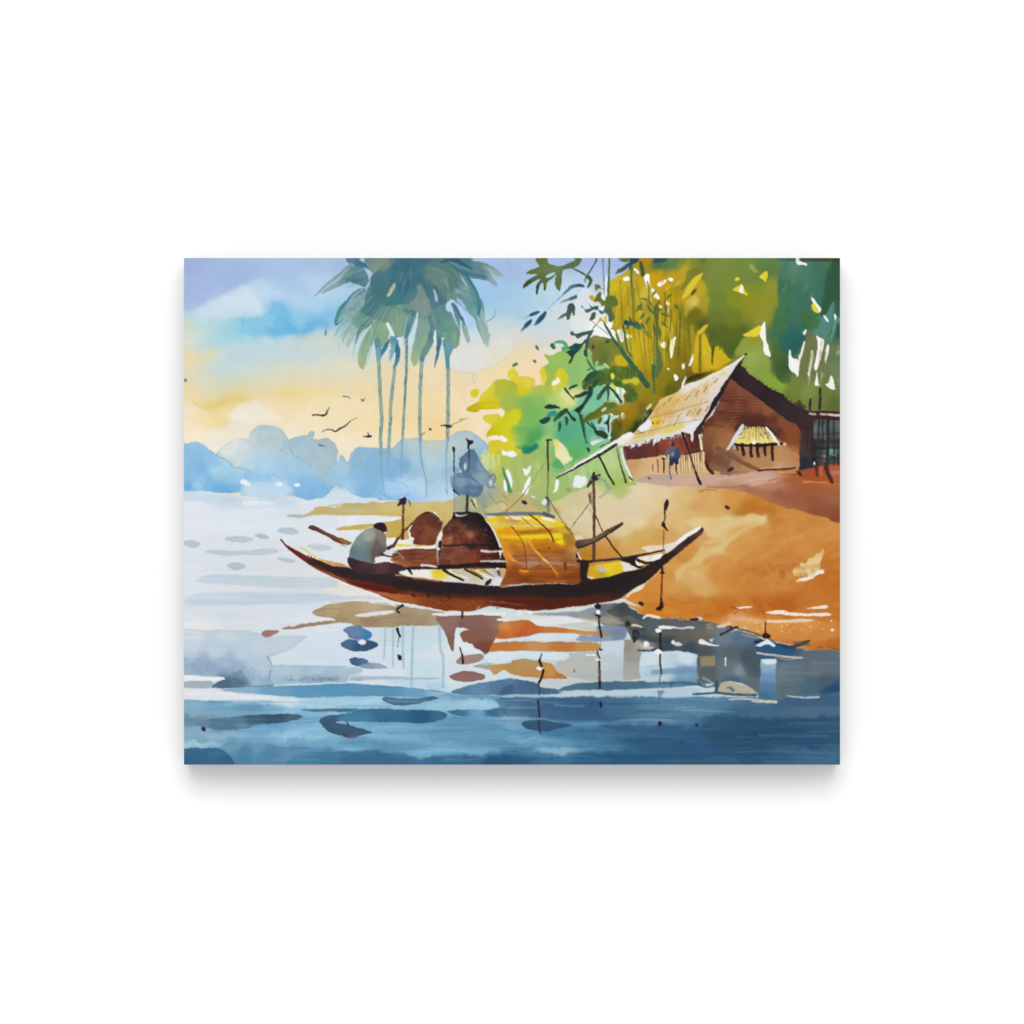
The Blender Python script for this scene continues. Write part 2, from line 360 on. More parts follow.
DEEP = '''C0: 80,550,e0e5e9 200,570,dde3e8 400,580,d3dfe8 550,590,dbe3e8 700,600,c9dde8 850,600,a6cce0 1000,600,a3c9de 900,640,a9cde0
80,610,86b0c6 200,620,7aa9c2 350,620,6f9fbe 500,640,6698ba 600,650,7fb0cc 700,650,9cc6dc 120,660,8aacbe 80,710,6a8ba0 300,760,6b8fa6
600,750,6ea3c4 700,740,7fb2d0 800,700,78abc9 850,660,7eb2d2 820,760,8dc0da 500,780,78a9ca 700,800,9ac6dc 850,800,8ec0d8 80,780,86a9bf
150,830,7ba4ba 250,800,92b3cb 350,800,8fb1ca 100,860,a6cadc 200,860,9cc2d6 420,810,7fb0cb 600,810,8dbdd6 700,850,72a5c2 900,850,74a8c4
350,850,6c9db6 500,860,6b9cba 100,930,376a90 200,900,3c6e93 300,930,35688e 70,970,2f6592 400,920,4d80a3 500,920,5285a9 550,960,4c7fa5
650,930,5689ac 750,900,5f95b6 850,920,4a7fa4 950,940,44799f 1000,920,4b80a4
C1: 50,600,a3cbe0 200,590,a6cce0 500,590,86b4cc 400,630,8ebdd4 600,620,9ac3d8 750,600,9fc8dc 850,620,a3cbe0 950,620,9ac4dc 700,570,6fa1bd
850,570,5d8fb0 300,760,74a6c3 500,760,6d9fbc 700,740,5f93b2 900,760,5a90b2 250,800,7fb1cd 400,820,76a9c3 600,800,6599b6 800,800,6095b4
950,830,6095b4 100,850,6297b5 300,870,5b91b0 50,890,7dafcc 400,880,5f94b3 600,860,74a8c2 600,900,6fa5c3 800,890,6da3c0 900,890,74aac8
980,880,5a8fb0 480,900,7bb0cc 50,950,35678c 200,940,38698e 350,950,3a6d94 600,950,386c94 800,950,35688f 950,950,2a5a80 620,530,b0d0e2
C2: 100,600,42688a 300,620,3a648a 500,640,37618a 700,620,446f93 900,640,5a839f 150,660,3f668a 600,690,345f86 850,660,4a7494 60,690,86b0c6
30,740,78a6c0 450,730,4c80a4 550,740,5487ac 650,740,3e6d94 800,710,5c86a6 950,710,6a90ab 750,750,35628a 950,770,31608a 500,800,38729c
300,800,3f779d 100,800,5f98b6 100,830,74a6bf 250,830,6da0ba 300,860,5f94b0 350,900,8ab4c6 250,890,7fadc2 150,880,4d82a4 50,880,4d82a5
500,870,4a80a3 620,880,4e80a0 800,840,2c5b82 950,850,2d5c82 700,930,2a5a82 900,930,2a5a82 100,940,275a82 300,930,356a90 500,940,2c6089
50,920,346a90 C3: 50,600,5a86a6 150,610,5c88a6 300,650,3f6b8c 450,660,426a8a 600,650,456a88 700,610,506f8a 850,600,4d6d88 950,580,446686
800,660,506e8a 950,650,4a6e8e 50,650,7a9fb8 200,650,6f97b2 50,690,4d7a9a 250,700,35648a 450,720,2d5a80 600,750,26527a 750,740,2b587e
900,720,2c5a80 950,760,33607f 100,780,2c5a86 300,800,2f587c 500,800,25527a 700,800,26527c 900,830,2f587c 800,870,24507a 100,880,305a86
300,900,2c5a80 500,900,26567e 650,900,375f82 800,910,416d8e 950,900,426f8c 600,950,2c5c80 900,950,3a6a8c 100,950,2c5a80'''
T('C0')
g('B0: 40,452 150,460 300,476 400,488 600,496 700,492 800,514 900,490 960,432 1024,455 B1: 100,492 360,522 700,530 C3: 1000,0 1000,700 C0: 40,700', WAT, w=1, sm=0, tex=.010, sp=4, ax=.35, soft=1.2)
g('40,525 280,530 600,560 C1: 0,565 300,550 600,540 700,560 C2: 0,560 400,570 C3: 0,570 600,580 1000,560 1000,1000 C0: 40,1000', DEEP, w=1.1, sm=0, tex=.035, sp=2.5, ax=.28, soft=1.5)
# pale lilac patches under the far bank
many(p, 'c3d4e2', 'B0: 270,505 390,500 395,545 300,540 265,525|B0: 615,530 660,515 720,535 700,548 640,545', soft=2, a=.55)
p('e6eaee', 'B0: 400,535 440,515 560,520 600,530 500,540', soft=1.5, a=.7)
# broad pale bands
g('B0: 150,985 220,960 400,965 700,975 960,985 D0: 520,800 500,830 300,835 60,830 B0: 160,1010', 'B0: 250,985,c3d2de 500,990,c3d2dd 800,1000,c7d3db D0: 100,800,c3d1db 400,810,c4d0d8', soft=1.2, a=.9, e=.03)
g('D0: -640,880 -300,870 100,880 400,885 600,905 800,900 900,930 700,930 450,950 250,965 0,970 -400,985 -700,970 -760,930', 'D0: -500,920,c6d5df -100,900,bfcfda 300,890,b9cad6 300,950,c6d4df 600,915,bfcfda 850,920,c3d2e0', soft=1.2, a=.9)
g('C0: 40,-6 300,-10 400,5 300,18 150,22 40,15', 'C0: 100,10,c3d2da 300,5,c0d0da', soft=1.5, a=.8)

def rip(col, s, **k):
    use('painted_water.ripple#%d' % sum(q.startswith('painted_water.ripple') for q in PARTS))
    p(col, s, **k)
    use('painted_water')

T('B0')
for q, c in (('50,775 75,757 110,755 145,772 125,795 90,797', 'b4c3ce'), ('295,745 340,732 420,735 465,750 420,765 340,763', 'bdccd5'),
             ('472,730 510,715 555,728 552,745 510,742', 'b1bfcb'), ('612,700 650,680 705,682 740,702 700,722 640,712', 'b6c5d0'),
             ('170,822 260,815 380,820 500,808 580,805 615,820 560,835 400,842 280,848', 'bfcdd6'), ('605,862 650,858 700,868 722,882 690,890 650,882', 'b9c8d3'),
             ('305,910 340,893 400,897 418,915 380,935 340,930', 'b3c4d0'), ('790,795 840,780 920,790 930,808 870,815', 'c0ced8'),
             ('670,605 720,600 800,598 830,603 760,612 720,620', 'b4c4c8')):
    rip(c, q, soft=1, e=.07, a=.95)
T('D0')
p('c4d0da', '280,470 320,455 400,470 460,495 400,510 320,505', soft=2, a=.5)
# big wet wash, lower left
use('painted_water')
T('C0')
g('40,185 150,172 300,170 420,175 500,190 600,212 785,205 740,245 680,290 570,330 555,340 566,380 575,450 592,503 500,512 300,517 215,512 245,485 300,457 100,437 40,432',
  '''100,200,d0d9de 300,200,c9d6dd 450,200,bfcfd9 600,230,c0cfd9 720,230,c0d0da 100,280,c4d2de 250,300,bfcfdc 400,300,c0cfdd 500,280,c4d2de 80,340,b4c6d8
130,380,98aec3 200,390,94abc3 300,370,a3b9cd 350,390,9cb4c9 450,360,b6c9d8 520,380,b6c9d9 450,440,9cb4c6 350,450,6e8ca3 300,480,5b7790 400,480,6b88a0
500,490,9cb8ca 520,440,adc4d4 80,420,9db8cf 200,430,9ab4cb 550,480,8eaec3''', e=.06, w=.8, sp=3.5, soft=.8)
r2 = np.random.RandomState(3)
for i in range(170):
    u = r2.uniform(50, 520)
    v = 395 + .16 * u - abs(r2.normal(0, 28))
    o('6b87a0', u, v, r2.uniform(2, 6), r2.uniform(2, 9), soft=1.1, a=r2.uniform(.08, .3), keep=1)
p('8fa9c0', '50,345 120,350 200,370 290,380 300,420 240,440 150,430 60,425', soft=4, a=.4, keep=1)
p('48627c', '215,512 245,485 300,458 330,450 400,470 420,500 300,517', soft=2, a=.55)
l('4a5f78', '218,508 260,490 300,460', 2.6, 1.4, a=.8)
l('50687f', '218,512 300,516 420,510 590,502', 1.8, .9, a=.8)
l('6f93b0', '552,328 578,385 562,450 590,502', 1.6, 1.2, a=.85)
p('e4e8ec', '40,440 100,446 290,460 240,478 180,474 40,478', soft=.8)
p('a3b0bc', '40,486 130,475 215,475 200,520 40,515', soft=.9, a=.95, e=.06)
p('e2e6eb', '40,524 220,530 330,545 560,580 720,590 725,612 600,612 440,602 280,596 100,588 40,586', soft=1, a=.9)
g('570,380 800,383 1024,385 C1: 20,400 100,395 135,418 60,440 40,478 C0: 1000,482 700,492 590,497 566,450 580,400',
  '650,410,b4c9d8 850,410,aec5d4 1000,400,aac3d3 650,460,a3bdce 850,460,90abc0 1000,470,98b0c4', soft=.8, e=.05)
for i in range(110):
    o('55748e', r2.uniform(630, 1120), 472 - abs(r2.normal(0, 9)), r2.uniform(3, 8), r2.uniform(2, 6), soft=.9, a=r2.uniform(.12, .4), keep=1)
g('275,533 400,512 600,507 1024,490 C1: 100,490 200,498 400,513 560,528 640,545 600,570 400,572 200,566 0,570 C0: 800,575 600,562 400,546',
  '400,530,8cb3cc 600,530,6ea0c0 800,530,5f97bb 1000,530,5a95ba C1: 100,530,5c93b5 300,540,5c92b3 450,545,6b9fbf 600,550,8cb8d0', soft=.8, e=.05)
rip('50758c', '750,653 820,643 1024,640 C1: 60,645 60,657 C0: 850,660', soft=.7)
g('50,588 150,592 330,605 500,622 610,635 615,650 560,655 450,650 300,652 150,660 50,655', '100,610,82adc4 250,620,75a5c0 450,635,6496b8 590,645,7fb0cc', soft=.9, e=.05)
use('painted_water.ripple#%d' % 20)
g('100,735 200,705 330,692 470,680 640,674 700,676 765,690 720,712 600,732 480,738 430,760 300,770 200,762',
  '150,735,6888a0 250,720,56788c 350,730,4d7590 450,710,42607a 600,700,35536e 720,690,46647c 400,750,5f86a0', soft=.8)
use('painted_water')
g('40,895 150,880 280,885 330,920 400,985 40,990', '70,960,2f6592 100,920,3a6b8f 250,900,3c6d92 300,950,33668e', soft=.7)
g('270,870 330,842 450,838 560,860 640,870 760,875 800,885 740,905 680,950 640,985 390,985 320,920', '350,860,6a9bb5 500,860,6899b5 400,920,4f82a5 550,930,5284a8 700,890,628fb0', soft=.8, e=.05)
l('4c80a2', '690,890 760,878 800,872', 2.4, 1, a=.7)
g('690,985 720,925 800,905 1024,905 C1: 150,890 280,910 300,985', '750,950,4a80a4 900,940,44799f C1: 100,930,3a6c92 200,930,3d6e93', soft=.9, a=.85)
rip('3d5a78', '862,715 900,690 980,678 1024,680 C1: 60,738 150,770 192,785 150,800 80,815 20,808 C0: 960,800 900,765', soft=.7, e=.05)
p('8fb4cc', '960,728 1024,708 1024,735', soft=.8, a=.9)
p('4a4456', 'C1: 0,790 60,800 140,795 80,818 20,810', soft=1.2, a=.7)
o('2b2545', 166,766, 13, 13, soft=.8)
use('painted_water')
T('C1')
p('9fb0c4', '80,450 200,448 400,452 560,455 600,465 400,468 150,470 60,470', soft=1, a=.8)
p('b3c4d4', '0,395 100,392 140,415 60,470 0,475', soft=1.2, a=.6)
l('7f9cb4', '110,505 140,498 160,512', 1.6, a=.6)
p('86a9c0', '515,490 560,488 615,495 600,535 560,540 535,515', soft=1, a=.6)
l('6288a4', '520,485 545,530 600,540', 1.2, a=.6)
p('b9d5e4', '300,470 600,470 640,500 680,545 560,525 400,508 300,490', soft=1, a=.8)
g('670,550 740,515 850,485 1024,460 C2: 60,465 180,480 220,510 340,530 350,550 200,560 60,570 C1: 950,560 800,562',
  '720,545,5a7f9e 850,520,6288aa 950,520,567c9e 1000,530,46698c C2: 100,510,4a6c8c 200,530,44688c 300,540,4a7090 30,480,5a80a0', soft=.8, e=.05)
p('3f6384', '950,555 980,520 1024,500 C2: 60,500 60,560 0,562', soft=1.3, a=.8)
rip('486a84', '252,582 290,570 380,582 480,578 560,568 592,580 520,600 430,618 340,622 290,608', soft=.7, e=.06)
use('painted_water.ripple#22')
g('0,685 150,650 350,648 560,652 635,672 640,695 580,720 500,732 350,725 150,722 0,715', '100,700,4480a6 300,690,33688f 500,700,2c5f85 600,690,3a6c90 300,660,3f7498', soft=.8, e=.05)
use('painted_water')
p('3f6f96', '0,642 200,645 350,650 200,660 0,665', soft=1, a=.8)
use('painted_water.ripple#23')
g('645,662 720,648 900,645 1024,615 C2: 20,650 0,690 C1: 900,690 760,692 700,685', '700,665,3f7296 850,665,6fa3c0 900,655,3a6c92 1000,650,3c6484 1000,680,5c90b0', soft=.8)
use('painted_water')
rip('37688c', '930,590 1000,575 1050,570 1060,600 980,606', soft=1, a=.9)
p('24507a', '865,955 930,935 1024,930 1024,985 860,985', soft=2, a=.6)
p('a6cde2', 'C1: 800,628 900,622 1000,618 960,636 850,645', soft=1.5, a=.7)
T('C2')
g('-20,565 350,570 600,575 C3: 0,585 C3: 300,610 300,660 C2: 1000,690 800,690 600,712 400,715 200,700 100,690 0,680', '''50,600,4a7294 200,600,42688a 400,620,38628a 500,650,365f88 700,620,426d90
900,650,54809f 300,680,3c6488 700,690,44708f 900,600,5580a0''', soft=1.2, a=.75)
p('b3cad8', '340,535 500,532 700,532 760,527 850,522 930,527 920,572 700,558 500,562 360,555', soft=1.3, a=.85)
p('b0cbd9', '0,560 150,555 350,560 350,575 150,572 0,575', soft=1, a=.8)
p('b0c8d6', 'C2: 960,520 1024,515 C3: 130,520 150,560 60,575 C2: 960,575', soft=1, a=.85)
g('340,520 450,490 640,480 820,478 1024,470 C3: 140,460 140,500 C2: 900,520 700,530 450,530 350,535', '400,510,4f7088 600,500,4a6c86 800,490,4c708a 1000,490,5c829e', soft=.8)
rip('36587a', '105,730 150,712 220,708 330,728 410,742 330,762 260,780 180,775 125,755', soft=.7, e=.05)
use('painted_water')
l('6fa0bc', '0,712 200,702 320,722', 1.2, .8, a=.5)
rip('33608a', '560,745 640,738 720,755 900,770 1024,765 C3: 100,775 60,790 C2: 900,785 700,775', soft=1.5, a=.7)
use('painted_water')
many(l, '7fa2bb', '700,715 800,708 900,712|780,712 900,702 1024,712|640,725 720,716', 1.6, .8, soft=1, a=.5)
many(l, '86b2c6', '230,905 350,898 410,908|200,885 300,890|100,845 180,820 250,835|300,905 420,900', 3, 1.2, soft=1.3, a=.55)
many(l, '4a7fa2', '0,770 120,790 220,775|0,840 60,860 140,850|240,850 330,870 430,860|380,800 520,790 620,800|0,905 180,915', 2.4, 1.2, soft=1.5, a=.5)
many(l, '2f648c', '450,765 640,790 860,800|520,850 700,855 900,870|640,900 800,915 1000,905', 2.4, 1.6, soft=1.5, a=.4)
T('C1')
many(l, '5b8fb0', '640,730 760,745 1000,740|560,775 700,770 900,785|300,790 480,800 600,790|640,830 800,820 1000,850|200,860 400,880 560,862|720,700 820,712 1000,712', 2, 1.2, soft=1.3, a=.5)
many(l, '8cbcd4', '200,760 330,750 480,762|330,815 430,822|480,905 620,890 760,900|30,885 90,900 140,888', 2, 1.2, soft=1.5, a=.5)
many(l, '4f86a8', '0,850 150,845 330,870|20,925 110,900 220,890 290,915', 2, 1, soft=1.3, a=.45)
T('C3')
many(l, '86aac0', '0,655 120,650 260,660 350,662|0,640 120,632|700,570 850,575', 1.6, .8, soft=.9, a=.6)
many(l, '2a5880', '380,705 520,740 760,720|300,750 500,770|560,790 800,800|350,690 450,700', 2.4, 1.5, soft=1.6, a=.5)
many(l, '3f6a8c', '600,890 760,885 960,905|100,690 240,700|700,880 820,905', 2.4, 1.5, soft=1.6, a=.5)
p('2a4a60', '200,690 500,700 990,690 990,860 700,850 400,900 200,860', soft=8, a=.35)
r7 = np.random.RandomState(4)
use('painted_water')
for i in range(150):
    u, v = r7.uniform(-2830, 950), r7.uniform(560, 960)
    right = (u + 2830) / 3800
    c_ = (('86b4ce', '5f93b4', '4a7fa4', 'a3cbe0', '6ba0bf') if right < .6 else ('4d7894', '2c587c', '3a6688', '5a839c', '264e72'))[i % 5]
    n = r7.uniform(120, 520)
    l(c_, '%g,%g %g,%g %g,%g' % (u, v, u + n / 2, v + r7.uniform(-8, 8), u + n, v + r7.uniform(-10, 10)), r7.uniform(1.2, 3.6), r7.uniform(.6, 2), soft=1.2, a=r7.uniform(.12, .4), keep=1)
many(l, '5a4a60', '590,830 605,830|700,840 722,825', 2.5, 1.5, soft=1.3, a=.6)
o('2e2a5a', 124,740, 11, 9, soft=1)
o('4a4a78', 130,770, 8, 14, soft=1.4, a=.5)
o('1d4068', 30,845, 10, 6, soft=1, a=.8)
# ---- sandy bank
use('painted_bank')
SAND = '''B1: 100,560,cdbd86 300,550,cfbf82 500,560,d0be80 640,550,d0bb74 100,540,b8a670 300,600,cdb870 500,600,cdb56a 350,660,c6ac58 200,680,c9ae60
550,640,d0b050 720,540,a6a98a 800,560,b9b488
B3: 50,500,d9b87c 200,500,d6a765 350,500,cf9448 450,560,bd7526 550,560,c57c30 400,600,b8772c 200,560,d6a763 100,580,d9b070 100,640,d9b87a
300,640,dbbe84 450,630,d9c08a 520,630,dcc690 50,660,d8b678 250,720,d6b070 400,680,d2a662 600,640,c27a32 700,620,cc8a42 850,640,c98640
950,660,cf9048 500,700,cd9048 650,700,cf8c46 750,760,c98542 900,720,cc8a42 250,800,d9bc80 150,880,d6a45e 200,780,d4a05c 100,800,cf9048
60,870,c9853c 350,800,d0964e 450,850,cb8844 300,900,cf8f48 500,900,c8823c 600,850,c9843f 700,880,c9823e 100,950,d9b57c 50,980,d4a868
250,960,cc8c44 400,980,c88038 600,970,c98846 900,900,c27630 950,980,bf7026 800,800,cc8844 900,800,c8803a
C3: 50,30,c97c2c 200,50,c57a2c 300,40,c27024 500,40,c0702a 650,30,b96620 800,60,c57a34 950,60,c4752c 450,130,d9a25e 600,150,d48c42
800,150,d08a44 950,180,c97c34 700,200,c87a34 850,200,c4742e 950,270,b96c28 750,230,c47a3a 350,110,d9a06a
C2: 800,20,d08834 950,50,cf8228 1000,30,d08c3a
B2: 400,450,cfc69a 350,520,cfc698 450,560,d6caa4 650,520,dccda8 800,450,dfd0ae 950,450,dcc9a2 750,560,dcccac 900,560,dfc99a 1000,550,dcbf8c
650,640,dccba6 800,640,dfcda6 950,640,d9b87e 720,700,d9c69c 880,720,d2aa62 800,740,cfa85c 950,710,cfa058 650,790,c99a50 550,820,c08a3c
750,790,d2ac6c 480,840,b9822c 620,840,c58c40 1000,740,d2a868 500,620,dccda8 550,700,d9c9a0 200,550,c4b070 40,540,c9bb84
D3: 700,750,cf9048 800,650,d2a05a 900,600,d6a862 900,750,d6aa68 950,850,d2a662 700,850,cf9850 800,900,cb8c44 500,900,cc8538 700,980,c67c30
900,960,c47c34 560,780,cc8840 950,400,d2a066 750,230,d9b67a 900,150,cfa060 850,280,d9b070'''
g('''B0: 660,606 760,604 830,575 840,560 900,548 960,555 1024,535 B1: 100,530 300,522 500,524 690,510 800,480 B2: 0,460 300,430 700,380 B3: 0,300 1000,300
C3: 1000,304 900,300 800,290 720,266 620,247 520,212 400,178 300,150 250,130 130,113 0,97 C2: 940,98 850,80 800,50 735,14 D3: 430,1000 280,930 D2: 700,800 D1: 400,600
B1: 430,740 300,740 200,692 100,690 0,694 B0: 975,695 970,682 1010,672 B1: 100,665 300,642 380,616 150,602 0,608 B0: 950,605 860,603 760,612''',
  SAND, soft=.9, w=.7, sp=4, ax=.75)
p('e2e6ec', 'B0: 975,605 1024,605 B1: 150,601 300,612 385,618 330,636 200,655 60,670 0,676 B0: 985,672 970,640', soft=.8)
g('B0: 970,684 1000,672 B1: 60,668 200,652 330,636 430,618 440,735 300,742 230,705 120,692 0,692', 'B0: 1000,684,cdae5a B1: 100,680,c9ae5a 250,670,c9ae60 350,680,c4a850 400,640,c9b062', soft=.7, e=.05)
l('bda868', 'B1: -60,545 60,536 200,536 330,527 480,530', 1.6, .8, soft=1, a=.7)
l('c4a85c', 'B1: 0,600 150,598 300,590 420,606', 1.8, 1, soft=1, a=.6)
l('c9b47c', 'B0: 840,566 900,560 930,578 960,590', 2.4, 2, soft=1.2, a=.7)
l('a9b8b4', 'B0: 680,606 740,612 800,602', 3, 1.2, soft=1, a=.6)
# washes on the sand
T('B3')
p('dcc489', '60,640 180,618 330,612 430,595 470,592 530,605 548,632 530,655 440,690 380,735 300,790 250,860 180,880 120,905 60,930 20,990 0,1000 0,940 80,880 150,800 190,740 150,690', soft=1.6, a=.6, w=1)
p('ba742a', '390,605 430,570 520,545 600,560 600,600 560,640 548,610 520,598 460,588', soft=2, a=.6, w=1)
l('b9772e', '385,603 470,592 530,604', 1.2, .8, soft=.8, a=.5)
p('c78038', '300,930 420,860 520,840 560,900 650,960 640,1024 250,1024', soft=3, a=.4, w=1.5)
p('cf9048', '540,760 700,680 850,640 980,640 980,700 800,740 640,830', soft=3, a=.4, w=1.5)
g('704,938 722,915 745,905 750,890 785,888 800,862 825,860 845,838 862,835 890,800 886,840 872,880 868,930 855,945 835,950 800,972 712,972', '720,940,e0c684 800,900,e4cc90 860,850,e4ce94 800,960,e8d8ac', soft=.7, sm=0)
p('f0e8dc', '800,968 860,938 885,930 888,955 860,962 820,985 770,1000 722,1008 735,990', soft=.7)
l('b5682a', '880,800 900,790', 1, a=.5)
r4 = np.random.RandomState(21)
for i in range(70):
    u, v = r4.uniform(150, 980), r4.uniform(640, 1000)
    if v < 640 + (u - 560) * .1:
        continue
    c_ = ('c27a34', 'd69a50', 'bd7028', 'd9a862', 'cc8a44')[i % 5]
    l(c_, '%g,%g %g,%g %g,%g' % (u, v, u + r4.uniform(30, 70), v - r4.uniform(5, 40), u + r4.uniform(90, 150), v - r4.uniform(20, 70)), r4.uniform(3, 9), 2, soft=2.4, a=.22, keep=1)
for i in range(60):
    u, v = r4.uniform(-300, 980), r4.uniform(-20, 90)
    l(('b8661e', 'd08c3c', 'c2701f', 'a85a18')[i % 4], 'C3: %g,%g %g,%g' % (u, v, u + r4.uniform(30, 110), v + r4.uniform(-8, 12)), r4.uniform(2, 5), 1.5, soft=1.8, a=.25, keep=1)
for i in range(90):
    a_ = r4.uniform(0, 1)
    o(('b06018', 'a85818', 'c47a30', 'cf8a3c')[i % 4], 470 + 340 * a_ + r4.normal(0, 25), 960 + r4.normal(0, 40), r4.uniform(6, 22), r4.uniform(5, 18), soft=1.8, a=.2, keep=1)
many(l, 'a8541a', 'C3: 470,0 520,40 530,80|C3: 380,30 420,60|C3: 640,10 660,60|C3: 560,10 600,40', 4, 2, soft=2, a=.35, keep=1)
p('e6cf98', '60,640 180,622 330,618 430,602 470,600 520,608 540,630 500,650 420,660 330,700 270,760', soft=3, a=.35, w=1.5)
o('3a2028', 308,556, 18, 11, 30, soft=.7)
l('9a6a48', '140,462 190,450 245,455', 2.2, 1, soft=1, a=.7)
l('c9a878', '90,466 140,462', 1.5, a=.6)
T('B2')
g('560,830 640,790 800,775 850,745 1024,690 1024,760 870,800 700,850 480,870 480,830', '500,840,b67c24 620,825,c48a3c 750,800,d0a25c 900,740,cfa058 1000,720,d2a466', soft=2.5, a=.8, w=1)
p('c9bd90', '290,470 450,440 520,520 450,560 330,540', soft=5, a=.4)
l('c49a52', '500,760 640,790', 2, soft=2, a=.3)
p('9fb862', '640,460 740,420 760,470 700,500', soft=3.5, a=.7, w=1.5)
p('a9bb74', '560,420 640,400 660,450 600,470', soft=3, a=.5)
T('C3')
many(p, 'f0e4d8', '550,60 650,50 690,62 800,70 915,65 918,82 760,85 650,76 560,72|790,40 850,28 905,20 908,38 850,42|345,30 360,36 450,24 456,34 380,44', soft=.7)
many(p, 'ecdcca', '552,112 640,108 760,102 830,108 780,122 640,126 555,124', soft=.8)
p('dcae7c', '340,100 450,95 540,110 520,130 420,120 350,112', soft=1.2, a=.8)
p('d4964e', '350,118 540,125 740,110 900,120 960,110 960,210 800,240 620,220 520,185 420,150', soft=3, a=.5)
for i in range(40):
    use('painted_bank')
    u = r2.uniform(380, 960)
    o('ecd2b0', u, r2.uniform(100, 185), r2.uniform(2, 6), r2.uniform(2, 5), soft=.6, a=.75)
o('f4e8dc', 942,172, 9,7)
o('f0e0d0', 935,112, 7,6)
l('a04a1c', '340,32 375,48 355,70', 2, 1, a=.8)
l('a85a20', '520,0 500,40 530,60', 3, 2, soft=1.5, a=.35)
l('c06a24', '640,20 660,50', 4, soft=2, a=.4)
T('C2')
o('4a2418', 828,10, 16,9, 30)
p('3a2224', '915,40 935,20 940,0 956,0 955,40 940,55 920,52')
T('D3')
o('33202a', 435,970, 22,14, 30)
g('280,940 330,880 430,815 470,800 440,850 350,890 300,930', '300,920,e4dccf 400,840,e8e2da', soft=.7, a=.95)
p('dcb98a', '440,800 520,750 600,690 560,740 480,800', soft=1.2, a=.6)
l('d9b070', '780,720 850,660 910,630 960,615', 2, 1, soft=1.2, a=.7)
l('b9742c', '450,900 700,890 900,930 1024,935', 1.5, 1, soft=1.5, a=.4)
use('painted_bank.footpath')
T('B3')
PATH = '''50,390,cdaa92 200,400,c9a592 350,380,c49c86 450,400,cba592 550,380,cca596 600,420,b8836a 300,440,b88a70 450,450,a8704e 700,400,a5603a
650,470,a3664a 800,450,a0603f 850,520,9c6044 950,500,9d6449 900,590,955a3c 950,610,8a5236 750,350,a5592f 900,400,b5683a 700,540,a56a4c
B2: 800,390,bfa79c 880,390,b79f98 960,380,bba197 900,410,cbb09c 1000,410,cba994'''
g('B2: 735,398 790,380 900,358 1024,352 B3: 100,355 200,350 350,340 500,325 720,322 760,300 1000,290 1000,632 920,622 820,600 740,575 640,552 560,520 490,490 430,468 360,455 300,448 200,437 100,432 0,430 B2: 950,425 850,412', PATH, soft=1, w=.8, sp=4, ax=.45)
many(l, 'd6b4a0', '440,395 520,385 590,378|470,415 540,405 600,402|250,385 380,370 480,352|590,375 680,372', 2, 1, soft=1, a=.7)
many(l, 'b0683c', '560,395 650,372 740,380|610,410 700,405|740,400 860,385', 2.4, 1.2, soft=1.2, a=.6)
many(l, '8f5a48', '300,438 420,430 440,455|320,360 420,348|190,432 290,436', 2.2, 1.2, soft=1.3, a=.5)
l('d98c3c', '770,405 850,402 985,412', 2.2, 3, soft=.9, a=.9)
l('d99850', '620,345 720,345', 3, 2, soft=1, a=.9)
p('8f5638', '560,470 700,470 860,500 980,560 980,610 860,590 700,540', soft=4, a=.35)
l('7a4a40', 'B2: 870,380 880,384', 2, soft=.6)

# ---- yellow green bush on the bank
use('painted_bush')
T('F2')
p('b4c0a8', 'B1: 840,260 900,200 980,240 1020,480 900,530 830,480', soft=2)
BUSH = '''110,500,c4b416 200,460,d6c41c 280,470,d0c01e 200,390,dccb40 260,330,d9c936 340,290,b4b43c 420,310,b0b63c 340,370,b3bb44 450,200,e0cf3a
560,290,e0cc48 520,340,d9c828 620,270,dccb4a 660,350,a9bb54 420,430,9fbb54 400,480,a6b84c 550,450,80b45c 600,500,7ab460 650,450,88b862
470,560,c9cc28 440,540,d2cc24 370,600,cfc81c 270,580,d9cc40 320,700,cfc41c 280,720,c9b818 400,700,cfc622 420,800,d6cc30 300,830,d6c42c
270,860,d9ca34 380,760,dcd234 480,680,8fb84e 560,650,72b05c 600,720,5ea858 600,790,4c9c5c 500,780,8cbc5e 480,860,b9cc4c 700,200,dcca28
750,150,98bb5c 800,100,9cc064 880,60,9cbf5a 950,150,8cbc72 780,250,a6ba50 760,350,a9bd54 850,350,c9cf62 960,250,92be74 700,420,90bc62
850,400,b9d27e 930,440,d9d886 780,440,a6cb76 700,520,84ba62 680,700,5cab72 750,650,8cbf78 720,770,98c676 650,900,a3b866 560,900,a9b662
850,600,6cb48a 950,650,5cac84 900,720,58aa88 950,780,5cb07c 980,880,5aab62 900,820,72b06c 350,900,b4bc48 250,930,c4cc70 200,960,c9d2a0
B2: 30,60,d9d02a 40,190,dcd43a 150,60,7fb664 200,110,5aa860 250,150,a3c77a 60,280,a3bb5c 150,290,9fb66a 220,280,a0bd6c 100,330,a6bc70
200,420,9cba6a 150,480,a9b87c 60,430,a3b86c 350,430,a3bd72 300,400,9cbc6a 450,330,a9c67c 550,300,aaca7c 650,300,b6cf8a 620,360,a6c678
700,440,a9bc60 350,320,9cc080 330,300,7fbc6c 60,500,b9a45c 20,470,b4b884
F3: 200,700,56aa84 300,650,5cae84 420,650,62b490 450,400,74bc9c 420,560,6cb894 330,820,5aae70 230,750,54a986 380,440,84c494 520,370,86c6a0
300,550,68b48c 600,380,b4d6b4 480,480,80c8a0 540,640,a0d2c4 250,200,94c07a 330,100,94c072 200,80,98c06a 100,150,92b95c 200,300,b3c66a
230,420,c6d882 280,380,dcdc90 620,480,b9dcc0'''
